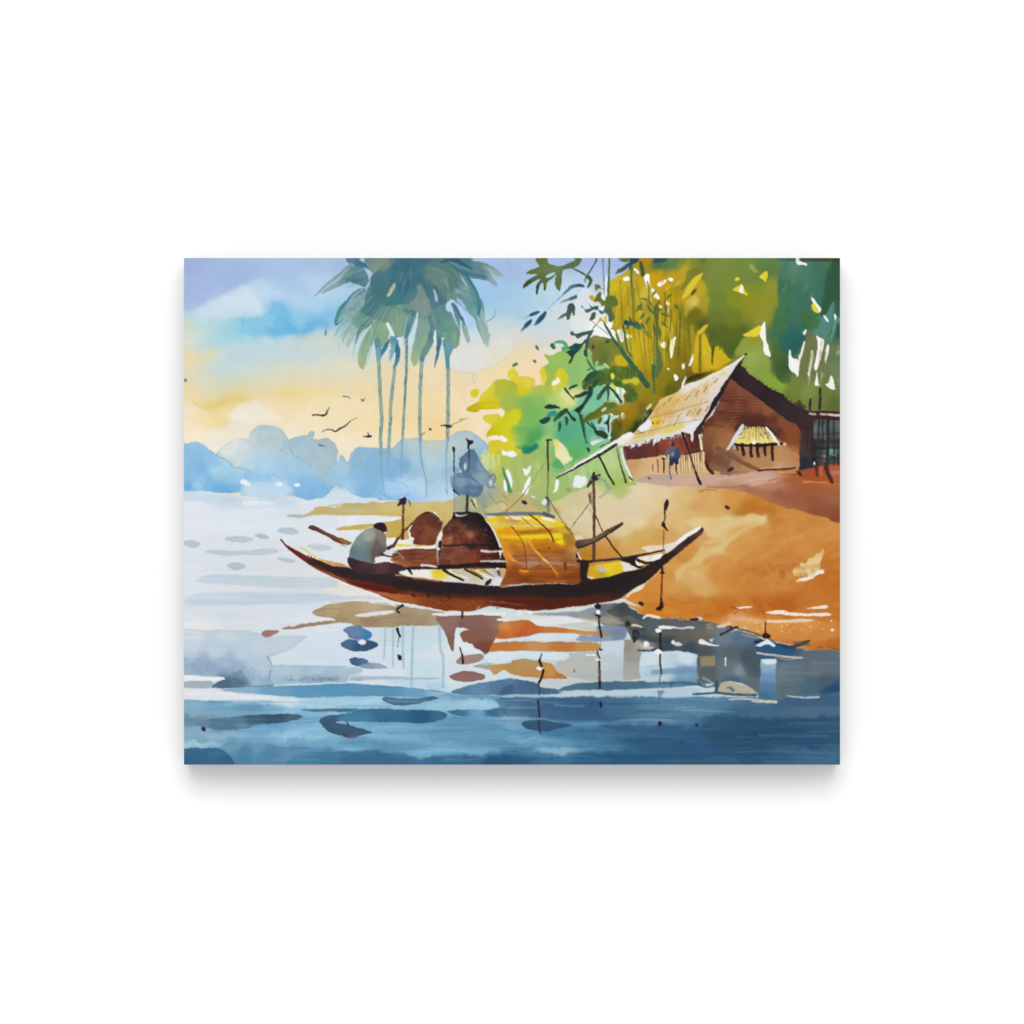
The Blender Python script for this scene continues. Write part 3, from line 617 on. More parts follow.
g('''60,515 80,482 160,440 180,385 230,340 290,270 350,252 440,265 415,235 410,200 430,168 475,165 497,200 505,232 560,225 625,240 640,265 640,300
690,290 712,285 700,235 682,190 690,155 708,150 735,130 755,95 725,55 722,38 780,45 850,15 900,-15 1010,-40 1100,-30 1350,100 1400,600 1330,760 B2: 770,130 800,400
740,425 650,455 560,420 420,470 300,520 180,560 60,560 -20,500 F2: 200,1024 165,960 200,900 245,860 232,805 270,770 330,765 380,780 330,735
250,740 228,750 222,730 240,680 262,638 210,605 198,570 240,548 320,548 380,540 360,500 300,500 170,515 150,532 95,535''', BUSH, soft=.6, w=.7, sp=4)
o('d6c72c', 125,370, 36,40, 40, soft=.6)
many(l, 'c6d49c', 'B2: 480,280 470,420|B2: 520,300 530,380|B2: 600,260 610,330|B2: 640,230 650,300|B2: 200,300 210,400|B2: 390,330 400,400', 5, 3, soft=2, a=.45)
many(l, '8fae5c', 'B2: 130,250 120,330|B2: 230,320 220,420|B2: 60,300 70,400|B2: 420,300 440,360|B2: 560,330 580,400', 4, 2, soft=2, a=.4)
p('b9c27c', 'B2: 0,260 100,240 240,280 300,420 200,500 60,470', soft=6, a=.35)
# leaf clumps with hard drying edges
g('60,515 90,480 160,445 230,440 310,455 350,490 290,500 180,510 150,532 95,535', '110,500,c2b014 230,470,d2c01c 320,475,d6c828', soft=.7, e=.05)
g('405,210 430,165 478,168 500,235 560,222 635,245 640,290 590,330 545,372 490,365 480,300 430,255', '450,200,e0cf3c 560,280,e0cc4c 520,345,d8c622 610,270,dcc94c', soft=.7, e=.05)
g('310,270 360,252 440,265 480,305 490,365 520,385 440,395 360,400 310,390 290,340', '350,290,b6b53c 430,320,b0b43a 340,370,b3bb40 450,375,a9b94c', soft=1, a=.8)
g('350,400 450,390 560,395 680,410 720,430 700,520 640,600 600,640 520,650 500,610 525,550 480,520 400,500 350,470', '400,430,9fbb54 420,480,a6b64c 550,430,86b65c 600,520,78b25e 650,450,88b862', soft=1, a=.7)
p('cfcc26', '425,520 520,518 510,580 460,650 440,600', soft=1.5, a=.8)
g('480,660 560,655 640,650 690,690 680,760 600,790 510,790 500,730', '560,680,6aae5c 620,750,4c9e58 520,740,80b45c', soft=1.5, a=.8)
p('278a64', '520,850 550,815 600,830 655,795 665,830 640,860 590,885 545,885', soft=1.2, w=.8)
p('4c9c5c', '470,830 520,810 560,800 540,860 500,850', soft=2, a=.6)
p('1f7f66', '560,850 620,830 655,820 620,870 570,880', soft=2, a=.6)
g('720,45 780,48 850,15 920,-10 1024,0 1024,240 960,300 920,250 880,165 830,170 800,210 790,280 740,300 715,250 700,160 740,130 755,95', '750,140,98bb5c 850,50,9cc05e 950,150,8cbc72 760,260,a6b952 920,60,94bf66', soft=1, a=.7, e=.04)
g('800,250 830,170 880,160 925,230 905,305 870,340 840,310 800,350 790,300', '860,190,dccc28 900,260,cfca30 830,320,d6d04c', soft=1, a=.9)
p('f6efe2', '785,285 800,262 820,255 830,230 855,260 845,285 815,300 795,305', soft=.7)
p('e2dc94', '850,380 900,350 950,400 985,470 940,460 890,420', soft=2.5, a=.8)
p('f3e3cc', '330,505 345,525 375,520 370,555 350,572 330,548', soft=.7)
p('d6c832', '232,800 270,772 330,770 390,785 430,800 480,840 520,870 470,880 400,850 350,840 300,880 260,890', soft=1, a=.9)
many(l, 'd9e0b0', '200,900 190,960|240,890 230,980|280,900 290,1000|330,900 330,980|210,860 180,900', 4, 2, soft=1.4, a=.6)
p('f6e8dc', '240,745 300,728 340,735 350,720 400,765 390,780 330,762 270,772', soft=.7)
p('f4f4f0', '355,850 400,870 440,862 478,885 470,905 430,915 400,895 375,885', soft=.7)
o('c0bcd8', 402,885, 9,7, soft=.8)
g('690,150 712,145 728,190 738,240 712,305 695,270 684,210', '700,200,dcc928 715,270,e0d060', soft=.8)
o('4a7a4c', 466,128, 24,14, -20, soft=.8)
o('4f8a50', 482,120, 14,14, soft=.8)
o('5a7a4a', 640,94, 17,13, 20, soft=.8)
p('56a06c', 'A2: 280,570 300,560 312,590 290,595', soft=.6)
l('5aa07c', 'A2: 310,556 350,552 372,570 360,600', 2.5, 5, a=.9)
p('4a7a5c', 'A2: 190,578 200,572 214,598 202,600', soft=.7)
T('B2')
many(p, 'eef4ee', '10,338 30,330 45,380 48,440 30,410|115,320 135,330 160,305 158,340 135,370 120,350|-5,400 10,390 22,450 40,490 5,485|150,370 160,375 158,420 130,490 100,490 120,440|310,400 325,390 332,410 320,455 295,470 305,440|160,490 185,490 180,505|85,470 98,470 90,490', soft=.6)
p('e6eaee', '408,418 418,400 425,372 448,360 470,372 488,366 503,392 498,420 478,428 462,444 440,436 425,440', soft=.8, sm=0, w=.7)
p('e6dfe6', '525,175 520,140 545,122 565,145 590,138 600,152 560,170 540,185', soft=.7)
p('eae6b4', '305,150 345,170 375,190 395,235 415,262 370,290 350,305 335,270 310,240', soft=.8)
p('e0d85a', '302,150 330,165 320,210 305,190', soft=1, a=.7)
p('f2f2ec', '-5,135 20,150 10,162 -8,158', soft=.6)
p('eef0f6', '-10,225 20,232 40,218 72,236 50,252 20,245 -5,242', soft=.6)
many(l, '4f8a58', '0,350 20,400 35,450 45,485|B1: 980,320 1005,400 1024,480', 3, 4, a=.85)
many(l, '88a860', '60,330 80,400 90,460|200,330 190,400|330,330 380,370 430,440|175,350 130,400', 1.4, .8, soft=.9, a=.5)
g('290,290 330,310 370,320 330,350 300,335', '310,310,7cb870 350,330,84b868', soft=1, a=.8)
g('20,480 80,500 200,530 330,560 330,600 200,560 0,560', '60,520,b0a060 200,550,b9ab6a', soft=2, a=.7)
many(l, '7a8c5c', '380,450 400,455', 3, soft=1, a=.7)
T('F3')
g('150,640 210,590 300,580 340,610 380,650 470,700 560,720 560,760 440,780 420,830 380,870 270,920 230,850 160,760', '200,700,54a884 300,660,5aac86 450,740,62b08a 330,820,5aae70 300,880,66b06c', soft=1.5, a=.7)
g('330,470 440,330 560,320 600,420 540,470 440,560 360,590', '380,480,80c294 460,400,72ba9a 540,360,86c4a0 400,560,6cb490', soft=1.5, a=.7)
p('2f9088', '60,560 90,520 130,520 150,545 110,570', soft=1, a=.9)
p('a8d8cc', '480,660 540,640 580,690 540,700', soft=1.2, a=.8)
p('58a86c', '105,960 150,930 200,985 180,1010 110,1000', soft=1.2, a=.85)
p('dcd87c', '120,760 150,790 140,830 115,820', soft=1.5, a=.8)
# ---- bamboo grove
use('painted_bamboo_grove')
T('F1')
GROVE = '''200,270,c9b62a 220,350,bfa924 300,260,c4ac28 320,350,b8a020 280,450,b29820 250,560,b49c1c 420,300,b8a024 450,330,cfb846 400,500,c9ae20
480,450,a8942a 420,700,c6aa20 470,620,b09a22 400,850,c4a81e 520,720,c2a41c 480,900,b59c1c 560,200,c99a18 600,150,c79c18 650,250,c09a1c
700,180,bd9c20 800,150,b89d24 700,380,bf9c14 800,380,b8981c 750,300,a59020 850,220,b8a42a 780,480,8f8622 720,560,b89c1e 680,550,b49818
640,620,c0a41e 620,900,a89818 700,900,8f841c 850,550,6d7020 830,650,6e7220 900,500,756f18 950,600,566020 800,700,8a8220 850,780,8c7a1c
780,880,857018 950,280,bda428 970,400,a6982a 900,400,c9b04a 900,100,7d8a30 980,150,6d7c28 700,60,5c7f48 620,90,54784a 800,50,6e8634
960,50,5d7a34 570,70,47703f 500,60,a88820 950,780,d0b020 1000,850,c9a61c 920,900,cfae20 980,980,c29e1e
F0: 800,740,7a7c3c 850,800,6e7430 950,760,748034 900,880,5c7434 830,700,8a8c46 1000,830,7c8234 980,900,c0a428
A3: 60,90,b09a30 250,120,7a8a40 230,220,768a3c 250,320,6f8436 300,180,768c38 350,130,72883a 420,100,6f8c3e 480,200,72863a 460,300,8a8e26
350,300,808a28 330,420,6e7c28 240,420,697630 220,520,4d6324 300,500,566a24 320,600,3f5a20 380,520,546a22 400,350,8a8a28 560,300,8c9034
580,220,88943a 590,260,8a9430 540,390,8c8e38 550,130,5c8040 600,90,55805a 500,80,5e8444 450,560,8a9c44 450,640,94a650 520,650,8ca04c
400,600,8f9a40 590,800,7f9a3c 620,800,8ca83c 700,820,73863c 800,850,7b8a48 900,880,6b7f3a 700,900,6d7f34 950,930,5c6f34 850,930,6a7c38
650,120,4c7a62 700,100,56866e 780,130,4d7c64 850,130,43745c 650,220,3e6e52 700,280,40735c 780,200,447860 780,300,3b725a 840,250,3d7260
650,330,44784e 700,420,3d7060 640,430,467440 620,500,45714c 680,530,2d6a5e 730,560,27625c 720,600,2a6058 800,430,4c7646 780,400,3d6a42
900,90,4a7350 880,200,3a6a50 930,150,2f5a40 930,250,2f5c44 920,330,2e583a 970,100,2c503a 970,300,38563a 950,350,4d8070 900,450,5c9084
880,500,588c80 950,430,4c7c68 960,500,436650 640,650,3f6032 620,740,405c34 650,700,3d5c34 600,640,4c6a36 800,580,6e7446 760,650,7a8058
850,640,70744a 900,650,6a7448 960,620,607a50 960,720,6a8458 780,720,6f7840 880,740,6d7a44 150,520,a69422 30,500,94902a 150,600,c9a81e
190,650,cfae1e 250,650,c9a61a 150,760,7a6418 40,750,8a7c1c
E0: 100,120,6c7c34 200,200,5c7028 100,280,5a7230 300,330,8c8a28 250,420,66782c 380,300,a08a20 330,420,94881e 450,450,8f821c 550,330,8a801c
600,380,5c601c 300,560,9a801a 250,600,9c7e16 150,680,6f7020 250,650,7c7014 350,560,4c5420 300,680,2c3c1c 200,500,a0862a 100,520,6a7a34 60,800,3f5a30
620,250,8c7e1c 680,300,6b6a20 760,230,86701a 780,270,44481c'''
g('''165,228 250,180 330,115 345,70 380,60 400,20 470,10 1100,10 A3: 1000,30 1000,1000 700,985 400,800 E0: 800,330 560,480 400,640 280,740 100,830 F3: 600,742 605,700 625,640 690,590 640,560 560,555
470,590 370,627 358,600 400,560 480,510 545,465 560,440 640,460 690,470 720,430 730,330 690,310 650,280 600,240 520,300 440,320 370,340 360,270 440,210 520,170 500,140 470,150 450,110 430,60 440,20
F0: 750,770 755,720 790,695 830,690 900,705 1000,710 F1: 200,640 165,640 190,600 210,540 190,470 165,470 150,400 150,300''', GROVE, soft=.6, w=.8, sp=4, ax=1.2)
T('A3')
# overlapping washes of the tall trees
g('180,60 330,50 600,50 620,150 610,250 590,330 570,390 520,440 420,500 400,540 370,580 330,620 290,610 260,570 230,590 210,600 190,560 200,500 180,450 190,380 200,260 160,180', '''250,120,7a8a40 230,220,768a3c
250,320,6f8436 300,180,768c38 420,100,6f8c3e 480,200,72863a 460,300,8a8e26 350,300,808a28 330,420,6e7c28 240,420,697630 220,520,4d6324 300,500,566a24 320,600,3f5a20
380,520,546a22 560,300,8c9034 580,220,88943a 540,390,8c8e38 550,130,5c8040''', soft=1.2, a=.75, w=1.2)
p('566a26', '200,460 260,430 340,470 400,490 390,560 360,590 330,640 300,620 270,570 230,590 210,610 190,550', soft=2.5, a=.5, w=1.5)
p('8f9026', '400,230 500,190 600,190 610,270 580,400 530,440 430,450 380,380', soft=4, a=.35, w=1.5)
g('610,140 660,80 740,60 860,70 900,100 890,220 880,330 860,390 800,400 780,470 770,560 745,610 700,640 670,600 650,640 640,600 620,560 590,420 620,300', '''650,120,4c7a62 700,100,56866e
780,130,4d7c64 850,130,43745c 650,220,3e6e52 700,280,40735c 780,200,447860 780,300,3b725a 840,250,3d7260 650,330,44784e 700,420,3d7060 640,430,467440 680,530,2d6a5e 730,560,27625c
720,600,2a6058 800,430,4c7646''', soft=1.3, a=.75, w=1.2, e=.04)
p('3f6a44', '760,400 820,390 870,420 850,470 800,480 760,470', soft=2.5, a=.5)
p('2f5a40', '900,180 930,130 960,90 985,60 985,520 960,480 965,400 945,320 905,380 870,400 885,300 895,240', soft=1, a=.75)
p('38582c', '955,60 985,50 985,330 965,300 960,180', soft=1.5, a=.4)
p('52887a', '850,500 880,430 920,370 945,318 955,330 935,420 900,520 870,530', soft=.9, a=.95)
p('5f9488', '925,560 940,480 950,400 965,390 975,420 960,480 940,545', soft=.9, a=.9)
g('580,640 640,610 670,640 690,700 690,790 650,805 610,790 600,740', '600,640,4c6a36 650,700,3a5a34 620,760,405c34 670,780,4a6a38', soft=1.5, a=.85, w=1)
g('400,640 360,640 370,580 420,520 500,510 520,600 560,650 570,740 620,790 640,840 560,820 450,740', '450,560,8a9c44 450,640,96a852 540,680,8aa04a 600,800,88a53c 400,600,8f9a40', soft=1.5, a=.7)
p('6f7646', '770,560 800,500 860,520 900,560 905,640 870,740 800,780 750,760 750,660', soft=2.5, a=.7)
p('2e4a34', '440,50 985,48 985,62 800,66 760,70 600,60', soft=1, a=.7)
p('452f20', '800,62 880,58 985,62 985,68 860,70', soft=1, a=.5)
# leaf-like gaps left as bare paper, and yellow glints
use('painted_bamboo_grove')
many(p, 'f2f2ec', '722,70 730,62 760,72 790,82 785,95 755,88 728,86|815,290 825,285 850,320 875,355 860,378 835,330|885,395 895,392 918,425 912,438 895,415', soft=.6, w=.4)
many(p, 'f4f2ec', '495,490 520,450 533,430 540,470 548,560 570,635 550,640 528,615 525,560 505,520|680,610 690,608 700,650 740,668 740,765 718,745 688,725 678,680|845,515 870,530 895,545 880,610 860,700 845,725 832,710 845,640 855,570', soft=.6, w=.5)
many(p, 'eef0e6', '905,580 922,570 918,620 902,680 897,650|770,555 776,565 765,620 752,660 750,620|815,610 828,620 815,720 795,780 798,740|850,735 858,800 862,818 832,812 840,780|900,815 920,800 930,760 945,770 958,835 940,842|760,495 780,480 785,490 770,515|955,385 965,392 968,410 955,420|740,640 752,640 748,670 742,700', soft=.6, w=.4)
many(p, 'e8ece0', '980,550 987,552 987,600 980,590|975,780 987,775 987,830 978,820', soft=.8, a=.8)
T('F1')
many(p, 'fbfaf4', '575,250 590,232 640,210 655,212 640,240 600,268 582,266|665,205 680,192 705,198 708,215 690,225|520,290 540,288 570,330 590,360 585,378 550,362 528,330|460,172 510,168 508,230 495,290 482,285 470,230|282,205 310,185 338,190 335,215 300,220|372,120 390,115 420,150 415,162 390,145', soft=.6, w=.4)
many(p, 'f6f6f0', '685,745 700,720 735,692 730,730 715,800 697,870 688,830|605,760 620,745 645,740 650,770 640,795 620,785|650,400 665,395 685,415 675,430 655,418|583,430 600,425 618,450 605,460 590,450|652,455 668,452 670,480 660,490|840,950 850,930 865,870 880,855 882,890 865,935 850,952|785,950 795,930 810,925 800,960 788,968|660,965 680,970 670,985', soft=.6, w=.4)
many(p, 'f4f4f0', '228,645 250,635 275,640 290,680 285,735 268,740 250,700|178,660 200,655 225,690 240,740 215,710|150,600 180,575 190,600 165,620|308,680 325,672 355,690 340,708 315,708|80,455 115,440 125,450 95,475|95,300 110,340 125,375 105,378', soft=.7, w=.4)
T('E0')
many(p, 'f6f6f0', '698,375 700,340 715,295 735,265 735,300 722,355|755,180 770,140 785,85 795,95 788,140 772,180|630,255 645,250 665,275 660,300 640,300|695,170 715,160 722,190 705,205|598,0 630,0 625,60 612,110 600,80|395,540 410,515 432,495 442,510 420,545 400,555|180,590 195,575 212,595 212,625 195,638 180,620|82,660 95,640 140,610 158,595 160,615 125,640 100,670 98,730 80,755 85,710|140,350 150,345 162,370 160,420 142,415|182,375 205,370 220,390 205,450 188,455 192,410|135,460 150,455 165,490 155,515 140,500|525,0 560,0 550,18 532,14', soft=.6, w=.4)
many(p, 'dce4bc', '15,555 40,535 60,540 45,560 20,570|80,590 100,582 108,600 88,612', soft=.6, w=.4)
use('painted_bamboo_grove')
p('d8852c', '195,440 210,405 216,420 205,452', soft=.7)
many(p, 'e6dc30', '92,245 115,240 125,270 110,295 95,285|98,340 120,335 128,360 112,378 98,362', soft=.7)
o('cfcc3a', 150,290, 12,16, soft=.8)
p('c4c232', '190,300 230,285 280,280 330,300 335,330 300,340 260,320 210,330', soft=1.5, a=.8)
p('5f7428', '225,330 290,360 320,420 310,480 260,490 220,440 235,390', soft=1.2, a=.8)
g('120,110 160,80 200,100 240,150 220,180 160,185 140,170', '180,130,c4a822 200,160,cdaa1e', soft=1.2)
g('60,480 150,480 240,510 330,470 440,470 400,560 340,620 280,690 160,760 110,740 100,660 200,590 150,560 90,560', '200,520,a4862a 300,530,9a801a 250,600,a07e14 150,690,6c6c22 330,580,847818 220,660,8c7616', soft=2, a=.6, w=1)
p('2a381c', '100,830 260,740 330,650 390,600 420,540 450,550 480,500 520,470 470,560 400,650 330,700 280,760 150,800', soft=1, a=.9, w=1)
for i in range(24):
    u = r2.uniform(330, 500)
    l('7c8a70', '%g,%g %g,%g' % (u, 1000 - u * 1.06 + r2.uniform(-20, 40), u + 8, 990 - u * 1.06 + r2.uniform(-20, 40)), .9, .6, a=.55, keep=1)
p('3c4218', '720,340 760,270 800,260 860,250 960,235 860,290 760,330', soft=1.5, a=.8)
p('86701a', '740,220 850,190 990,230 930,255 800,280 750,270', soft=2, a=.6)
T('A3')
many(p, 'e0cc38', '500,160 520,140 548,125 552,150 540,195 525,180|340,240 380,215 400,210 415,240 435,275 400,258 360,250|352,180 368,162 384,176 370,188|400,515 440,490 500,455 512,470 490,520 440,520|815,340 835,325 862,370 845,378', soft=.6, w=.4)
p('f4f2e8', '382,240 395,212 405,220 408,255 390,258', soft=.6)
p('a08c18', '420,540 490,520 500,555 450,560', soft=1.5, a=.6)
p('c9c07a', '440,95 465,85 490,130 470,132', soft=1.5, a=.45)
# yellow bamboo strips above the roof
g('95,730 120,560 128,490 150,520 170,500 195,560 215,610 210,670 235,660 232,590 265,585 285,620 330,660 350,660 230,720 130,745', '130,650,c9ac20 180,600,cfb224 190,680,cfae28 260,630,c9ac20 300,670,c9aa1c 150,720,b8961c', soft=.8)
l('70701c', '145,520 146,620 142,730', 3, 3.5, soft=.7, a=.9)
l('5c6420', '222,580 220,640 218,690', 3.2, 1.5, soft=.7, a=.9)
o('dcc850', 172,615, 9,9, soft=.8)
p('d6bc30', '130,490 165,460 195,450 170,490 135,505', soft=.7)
p('7a5c18', '60,730 130,745 230,720 130,780 70,800', soft=1.5, a=.6)
p('2c3418', '55,790 90,760 180,745 100,785', soft=1, a=.8)
g('40,110 90,120 60,150 0,230 -20,200', '20,180,b89a28 60,130,b8a02c', soft=1, a=.8)
p('6f7a2c', '70,130 130,110 150,140 90,190 40,240 30,230 60,180', soft=1.3, a=.8)
p('dcc438', '40,280 75,215 110,165 160,140 150,170 115,215 90,260 60,280 45,300', soft=.8)
p('5c5820', '88,270 105,240 125,235 110,262', soft=.8)
g('50,320 120,270 130,310 110,340 60,400 50,360', '100,290,d2bc4a 110,320,d6c058 70,370,b4a038', soft=1.2, a=.8)
# stalks
use('painted_bamboo_grove.stalk')
T('F1')
l('4a7450', '355,60 355,200 362,340 368,470 375,620', 3.2, 2, soft=.6, c2='7a8030')
l('4a5c28', '430,60 440,110 450,170', 2.6, 4.4, soft=.6)
l('8a8a2c', '400,220 420,360 450,480 500,620 525,720', 1.4, 2.2, soft=.7, a=.8)
l('7c7c2a', '490,230 505,330 500,420', 2, 2.6, soft=.7, a=.9)
l('8a8028', '510,100 525,30', 2.4, 2, soft=.7, a=.8)
l('4f6030', '570,440 565,600 560,760 570,900 560,1024', 4.4, 8, soft=.7, c2='56703a')
l('3f5a34', '555,440 545,500', 2, 2)
p('5c6f40', '570,740 600,800 620,900 610,990 560,1024 545,900 550,800', soft=1)
l('6a6a28', '640,320 640,420 645,520 625,600', 2, 2.5, soft=.7, a=.8)
l('7c6c18', '610,590 640,570', 3, a=.6)
l('5a5a24', '690,470 685,600 680,700 660,820', 1.8, 2.2, soft=.7, a=.8)
l('545c20', '770,480 770,600 765,720 755,860', 2.2, 1.4, soft=.8, a=.75)
l('6a6c20', '720,570 735,650 740,690', 1.2, 2, soft=.7, a=.7)
l('918628', '260,220 262,340 270,470 290,600', 1.2, 1.8, soft=.8, a=.8)
l('a08c24', '320,300 310,420 330,560', 1.4, 1, soft=1, a=.6)
l('8c8224', '450,560 460,700 470,880 480,1000', 1.4, 1.6, soft=.8, a=.75)
l('9c8820', '500,650 505,800 510,950', 1.2, soft=.8, a=.6)
l('8c7c1c', '640,700 650,850 640,980', 2, 1.4, soft=.8, a=.6)
l('948420', '410,640 430,760 440,880', 1, 1.2, soft=.8, a=.5)
many(l, '7e7420', '700,480 705,600|800,420 790,560 780,700|850,480 840,560|740,840 730,960|480,260 500,300', 2, 1.4, soft=1.2, a=.4)
l('3f6a50', '60,40 20,100 -20,170', 1.4, 1.6, soft=.5)
l('6a8a84', '110,30 112,150 120,250 122,330', 1.8, 1.4, soft=.6, c2='8fa39a')
l('f0f2f6', '140,180 140,260 138,340', 2.6, 2, soft=.8, a=.95)
l('50703c', '165,30 160,130 160,240 155,350', 2.6, 2.6, soft=.6)
l('3a6450', '115,560 140,620 190,700 260,800 340,910 400,990 430,1024', 1.6, 7, soft=.6, c2='33603f')
l('386048', '280,600 300,700 320,800 345,860', 2, 2, soft=.6)
l('4a6a40', '225,680 245,740', 2, 1.4, soft=.6)
l('6a7c30', '325,620 340,700 350,800 360,880', 1, 1.4, soft=.7, a=.7)
l('46683a', 'E0: 450,180 455,280 465,410', 4, 2, soft=.7)
l('3a6444', 'E0: 270,190 340,260 405,345', 5, 7, soft=.6, c2='2f5c40')
many(l, '7a7a24', 'E0: 360,100 375,200 400,280|E0: 420,330 440,440|E0: 500,300 480,400|E0: 330,300 345,380|E0: 850,0 850,100 848,200', 1.4, 1, soft=.9, a=.6)
l('50581c', 'E0: 965,20 962,80 958,140', 3, 1.4, soft=.7)
r5 = np.random.RandomState(5)
for i in range(46):
    u = r5.uniform(190, 760)
    v = r5.uniform(250, 700)
    n = r5.uniform(120, 420)
    b_ = r5.uniform(-25, 25)
    l(('d8c23c', 'a08a1e', '7a7424', 'c8ac24', '8c7c1c', 'e0cc58')[i % 6], '%g,%g %g,%g %g,%g' % (u, v, u + b_ * .4, v + n * .5, u + b_, v + n), r5.uniform(.8, 2.2), r5.uniform(.6, 1.6), soft=.7, a=r5.uniform(.35, .75))
for i in range(20):
    u = r5.uniform(20, 120)
    v = r5.uniform(420, 560)
    l(('8a8424', 'a89820', '6a6a20', 'c4aa28')[i % 4], 'A3: %g,%g %g,%g' % (u, v, u + r5.uniform(-8, 8), v + r5.uniform(60, 180)), r5.uniform(.8, 2), 1, soft=.8, a=.5)
for i in range(26):
    u, v = r5.uniform(770, 985), r5.uniform(520, 800)
    l(('6f7a50', '8a8c64', '5a6a44', 'dfe4d4', '7a8458')[i % 5], 'A3: %g,%g %g,%g' % (u, v, u - r5.uniform(4, 16), v + r5.uniform(40, 120)), r5.uniform(.8, 2.2), .6, soft=.7, a=.5)
# leaf sprays
use('painted_bamboo_grove.leaf_spray')
T('F1')
many(p, '3a5c58', '215,160 270,110 330,65 350,40 400,30 410,50 350,85 300,125 260,150', soft=.6)
p('4f7036', '225,150 235,120 260,115 255,150', soft=.7)
p('4c6c38', '240,35 340,35 320,60 270,55', soft=.8, a=.9)
p('2c4c58', '345,35 420,30 400,60 350,90 340,130 335,90', soft=.7)
p('2a5460', '530,70 550,35 600,28 700,30 640,50 570,62', soft=.8)
p('3f5c2c', '420,100 440,60 460,110 470,170 440,160', soft=.7)
g('285,570 310,550 350,568 400,590 440,625 420,640 360,605 300,595', '300,572,1f4a58 350,585,24505c 400,605,2f7060 430,630,5c8440', soft=.6)
p('6f7c34', '430,640 480,650 520,690 500,710 470,670', soft=1, a=.8)
T('F0')
g('225,150 260,125 310,105 335,90 305,45 310,30 400,32 420,75 480,90 530,90 590,65 640,45 700,40 660,90 640,110 730,160 740,180 690,160 610,115 540,135 530,200 515,300 500,305 475,270 470,200 480,160 440,200 400,240 385,305 372,290 365,235 340,260 320,340 305,320 320,250 345,200 290,230 240,260 205,285 200,265 225,225 280,190 320,165 260,165 230,165',
  '250,150,5c6f3c 360,60,62763c 380,110,6f7c54 470,110,66824e 500,230,60764a 320,300,3c4a24 220,265,3c4a28 620,70,5c7440 700,150,4c6038 400,200,5a6c3c', soft=.6, e=.05)
p('b4d2e4', '390,185 420,160 470,150 440,175 410,195', soft=.7)
g('700,245 720,265 715,275 660,270 600,300 520,360 500,380 560,300 620,255 670,245', '700,260,2c5570 600,290,4a7a90 520,360,6a8a9a', soft=.6)
l('7896a4', '540,340 470,400 405,465', 1, .7)
g('290,595 310,560 345,520 380,485 398,490 385,530 350,570 310,600', '340,550,245070 300,590,4a7a98', soft=.6)
p('2c587a', '245,520 260,495 310,480 345,485 320,505 280,520', soft=.6)
p('8fb6cf', '205,545 215,520 250,505 245,520', soft=.8, a=.8)
g('175,660 190,620 220,575 255,548 275,552 260,590 220,625 190,650', '240,580,22507a 190,640,4a7a98', soft=.6)
p('b0b8bc', '155,680 185,645 180,662', soft=.8, a=.6)
g('510,405 560,380 620,355 655,340 655,370 600,385 550,400', '640,355,4a6468 560,390,6c848a', soft=.6)
l('8fa6b0', '640,345 690,290', 1, .8, a=.8)
g('575,445 590,415 620,405 640,430 638,500 625,520 612,490 600,520 592,555 570,555 565,520 530,535 490,553 520,515 560,490', '610,430,3c5450 600,500,44604c 530,530,5c706c', soft=.6)
p('3f5c50', '600,655 620,650 640,670 700,655 790,640 780,670 700,690 665,710 640,690 605,688', soft=.6)
l('5f7c60', '850,560 790,630', 1, 1.2)
l('93a66c', '790,570 850,620 920,680', 1.2, 1, a=.9)
g('770,660 800,640 770,700 735,760 720,740 740,700', '770,680,44584c 730,740,3c5c50', soft=.6)
l('3c5c50', '745,740 740,800 730,850', 4.2, 3, soft=.6)
g('545,800 590,785 640,755 690,755 720,720 740,720 700,780 670,820 640,850 600,925 585,920 610,850 580,855 590,835 560,830 600,805', '650,780,24504a 600,820,2c604c 600,900,2f4c44', soft=.6)
p('2f6c4c', '428,765 450,758 470,785 465,800 435,785', soft=.7)
p('56a070', '470,740 530,730 570,760 590,790 540,810 520,790 550,770 520,750', soft=.9, a=.9)
g('720,220 735,180 770,172 790,210 780,250 750,280 745,260 765,220 740,200 725,235', '750,190,3c6440 770,230,3c5a40', soft=.6)
l('3f6474', '830,35 790,100 750,160', 1.8, 1.6)
l('5c7c88', '740,30 690,48', 1.2, .8, a=.8)
p('d69c1c', '762,350 790,342 805,365 800,388 775,385', soft=.7)
g('800,400 815,360 850,310 870,330 860,370 895,400 900,430 870,440 840,400', '830,370,5f7030 880,410,6f7c34', soft=.6)
p('62743c', '805,255 840,252 860,280 880,290 840,290 820,310 810,280', soft=.6)
p('3a6050', '755,410 785,440 830,435 840,470 800,470 760,490 735,490 725,465 765,460 775,445', soft=.6)
l('5c7c80', '695,435 740,480', 1.2, 1.6)
p('4c6438', '770,540 790,500 820,490 815,530 790,560 765,560', soft=.6)
p('5a7434', '905,360 960,350 1000,380 1000,430 960,440 980,520 970,560 930,560 920,500 900,480 890,430', soft=.8)
p('4c6450', '880,490 900,460 960,470 960,560 935,560 925,510', soft=.9, a=.85)
p('c4b030', '845,545 870,530 880,560 850,562', soft=.7)
p('d6c030', '895,530 912,520 915,580 900,575', soft=.7)
p('2f7088', '845,470 870,475 885,500 860,500', soft=.6)
p('38583c', '900,740 920,715 935,740 915,755', soft=.7)
T('A2')
o('4f4c28', 537,582, 9,16, soft=.8)
o('385c30', 624,552, 16,10, -30, soft=.8)
leaf('5c7038', '830,320 790,370|860,330 905,395|850,380 815,420|880,400 850,455|905,370 960,350|940,380 1005,400|950,430 990,470|930,450 940,550|900,440 915,520', 3.4)
leaf('6f7c34', '870,300 820,290|840,360 800,350|900,350 870,300', 3)
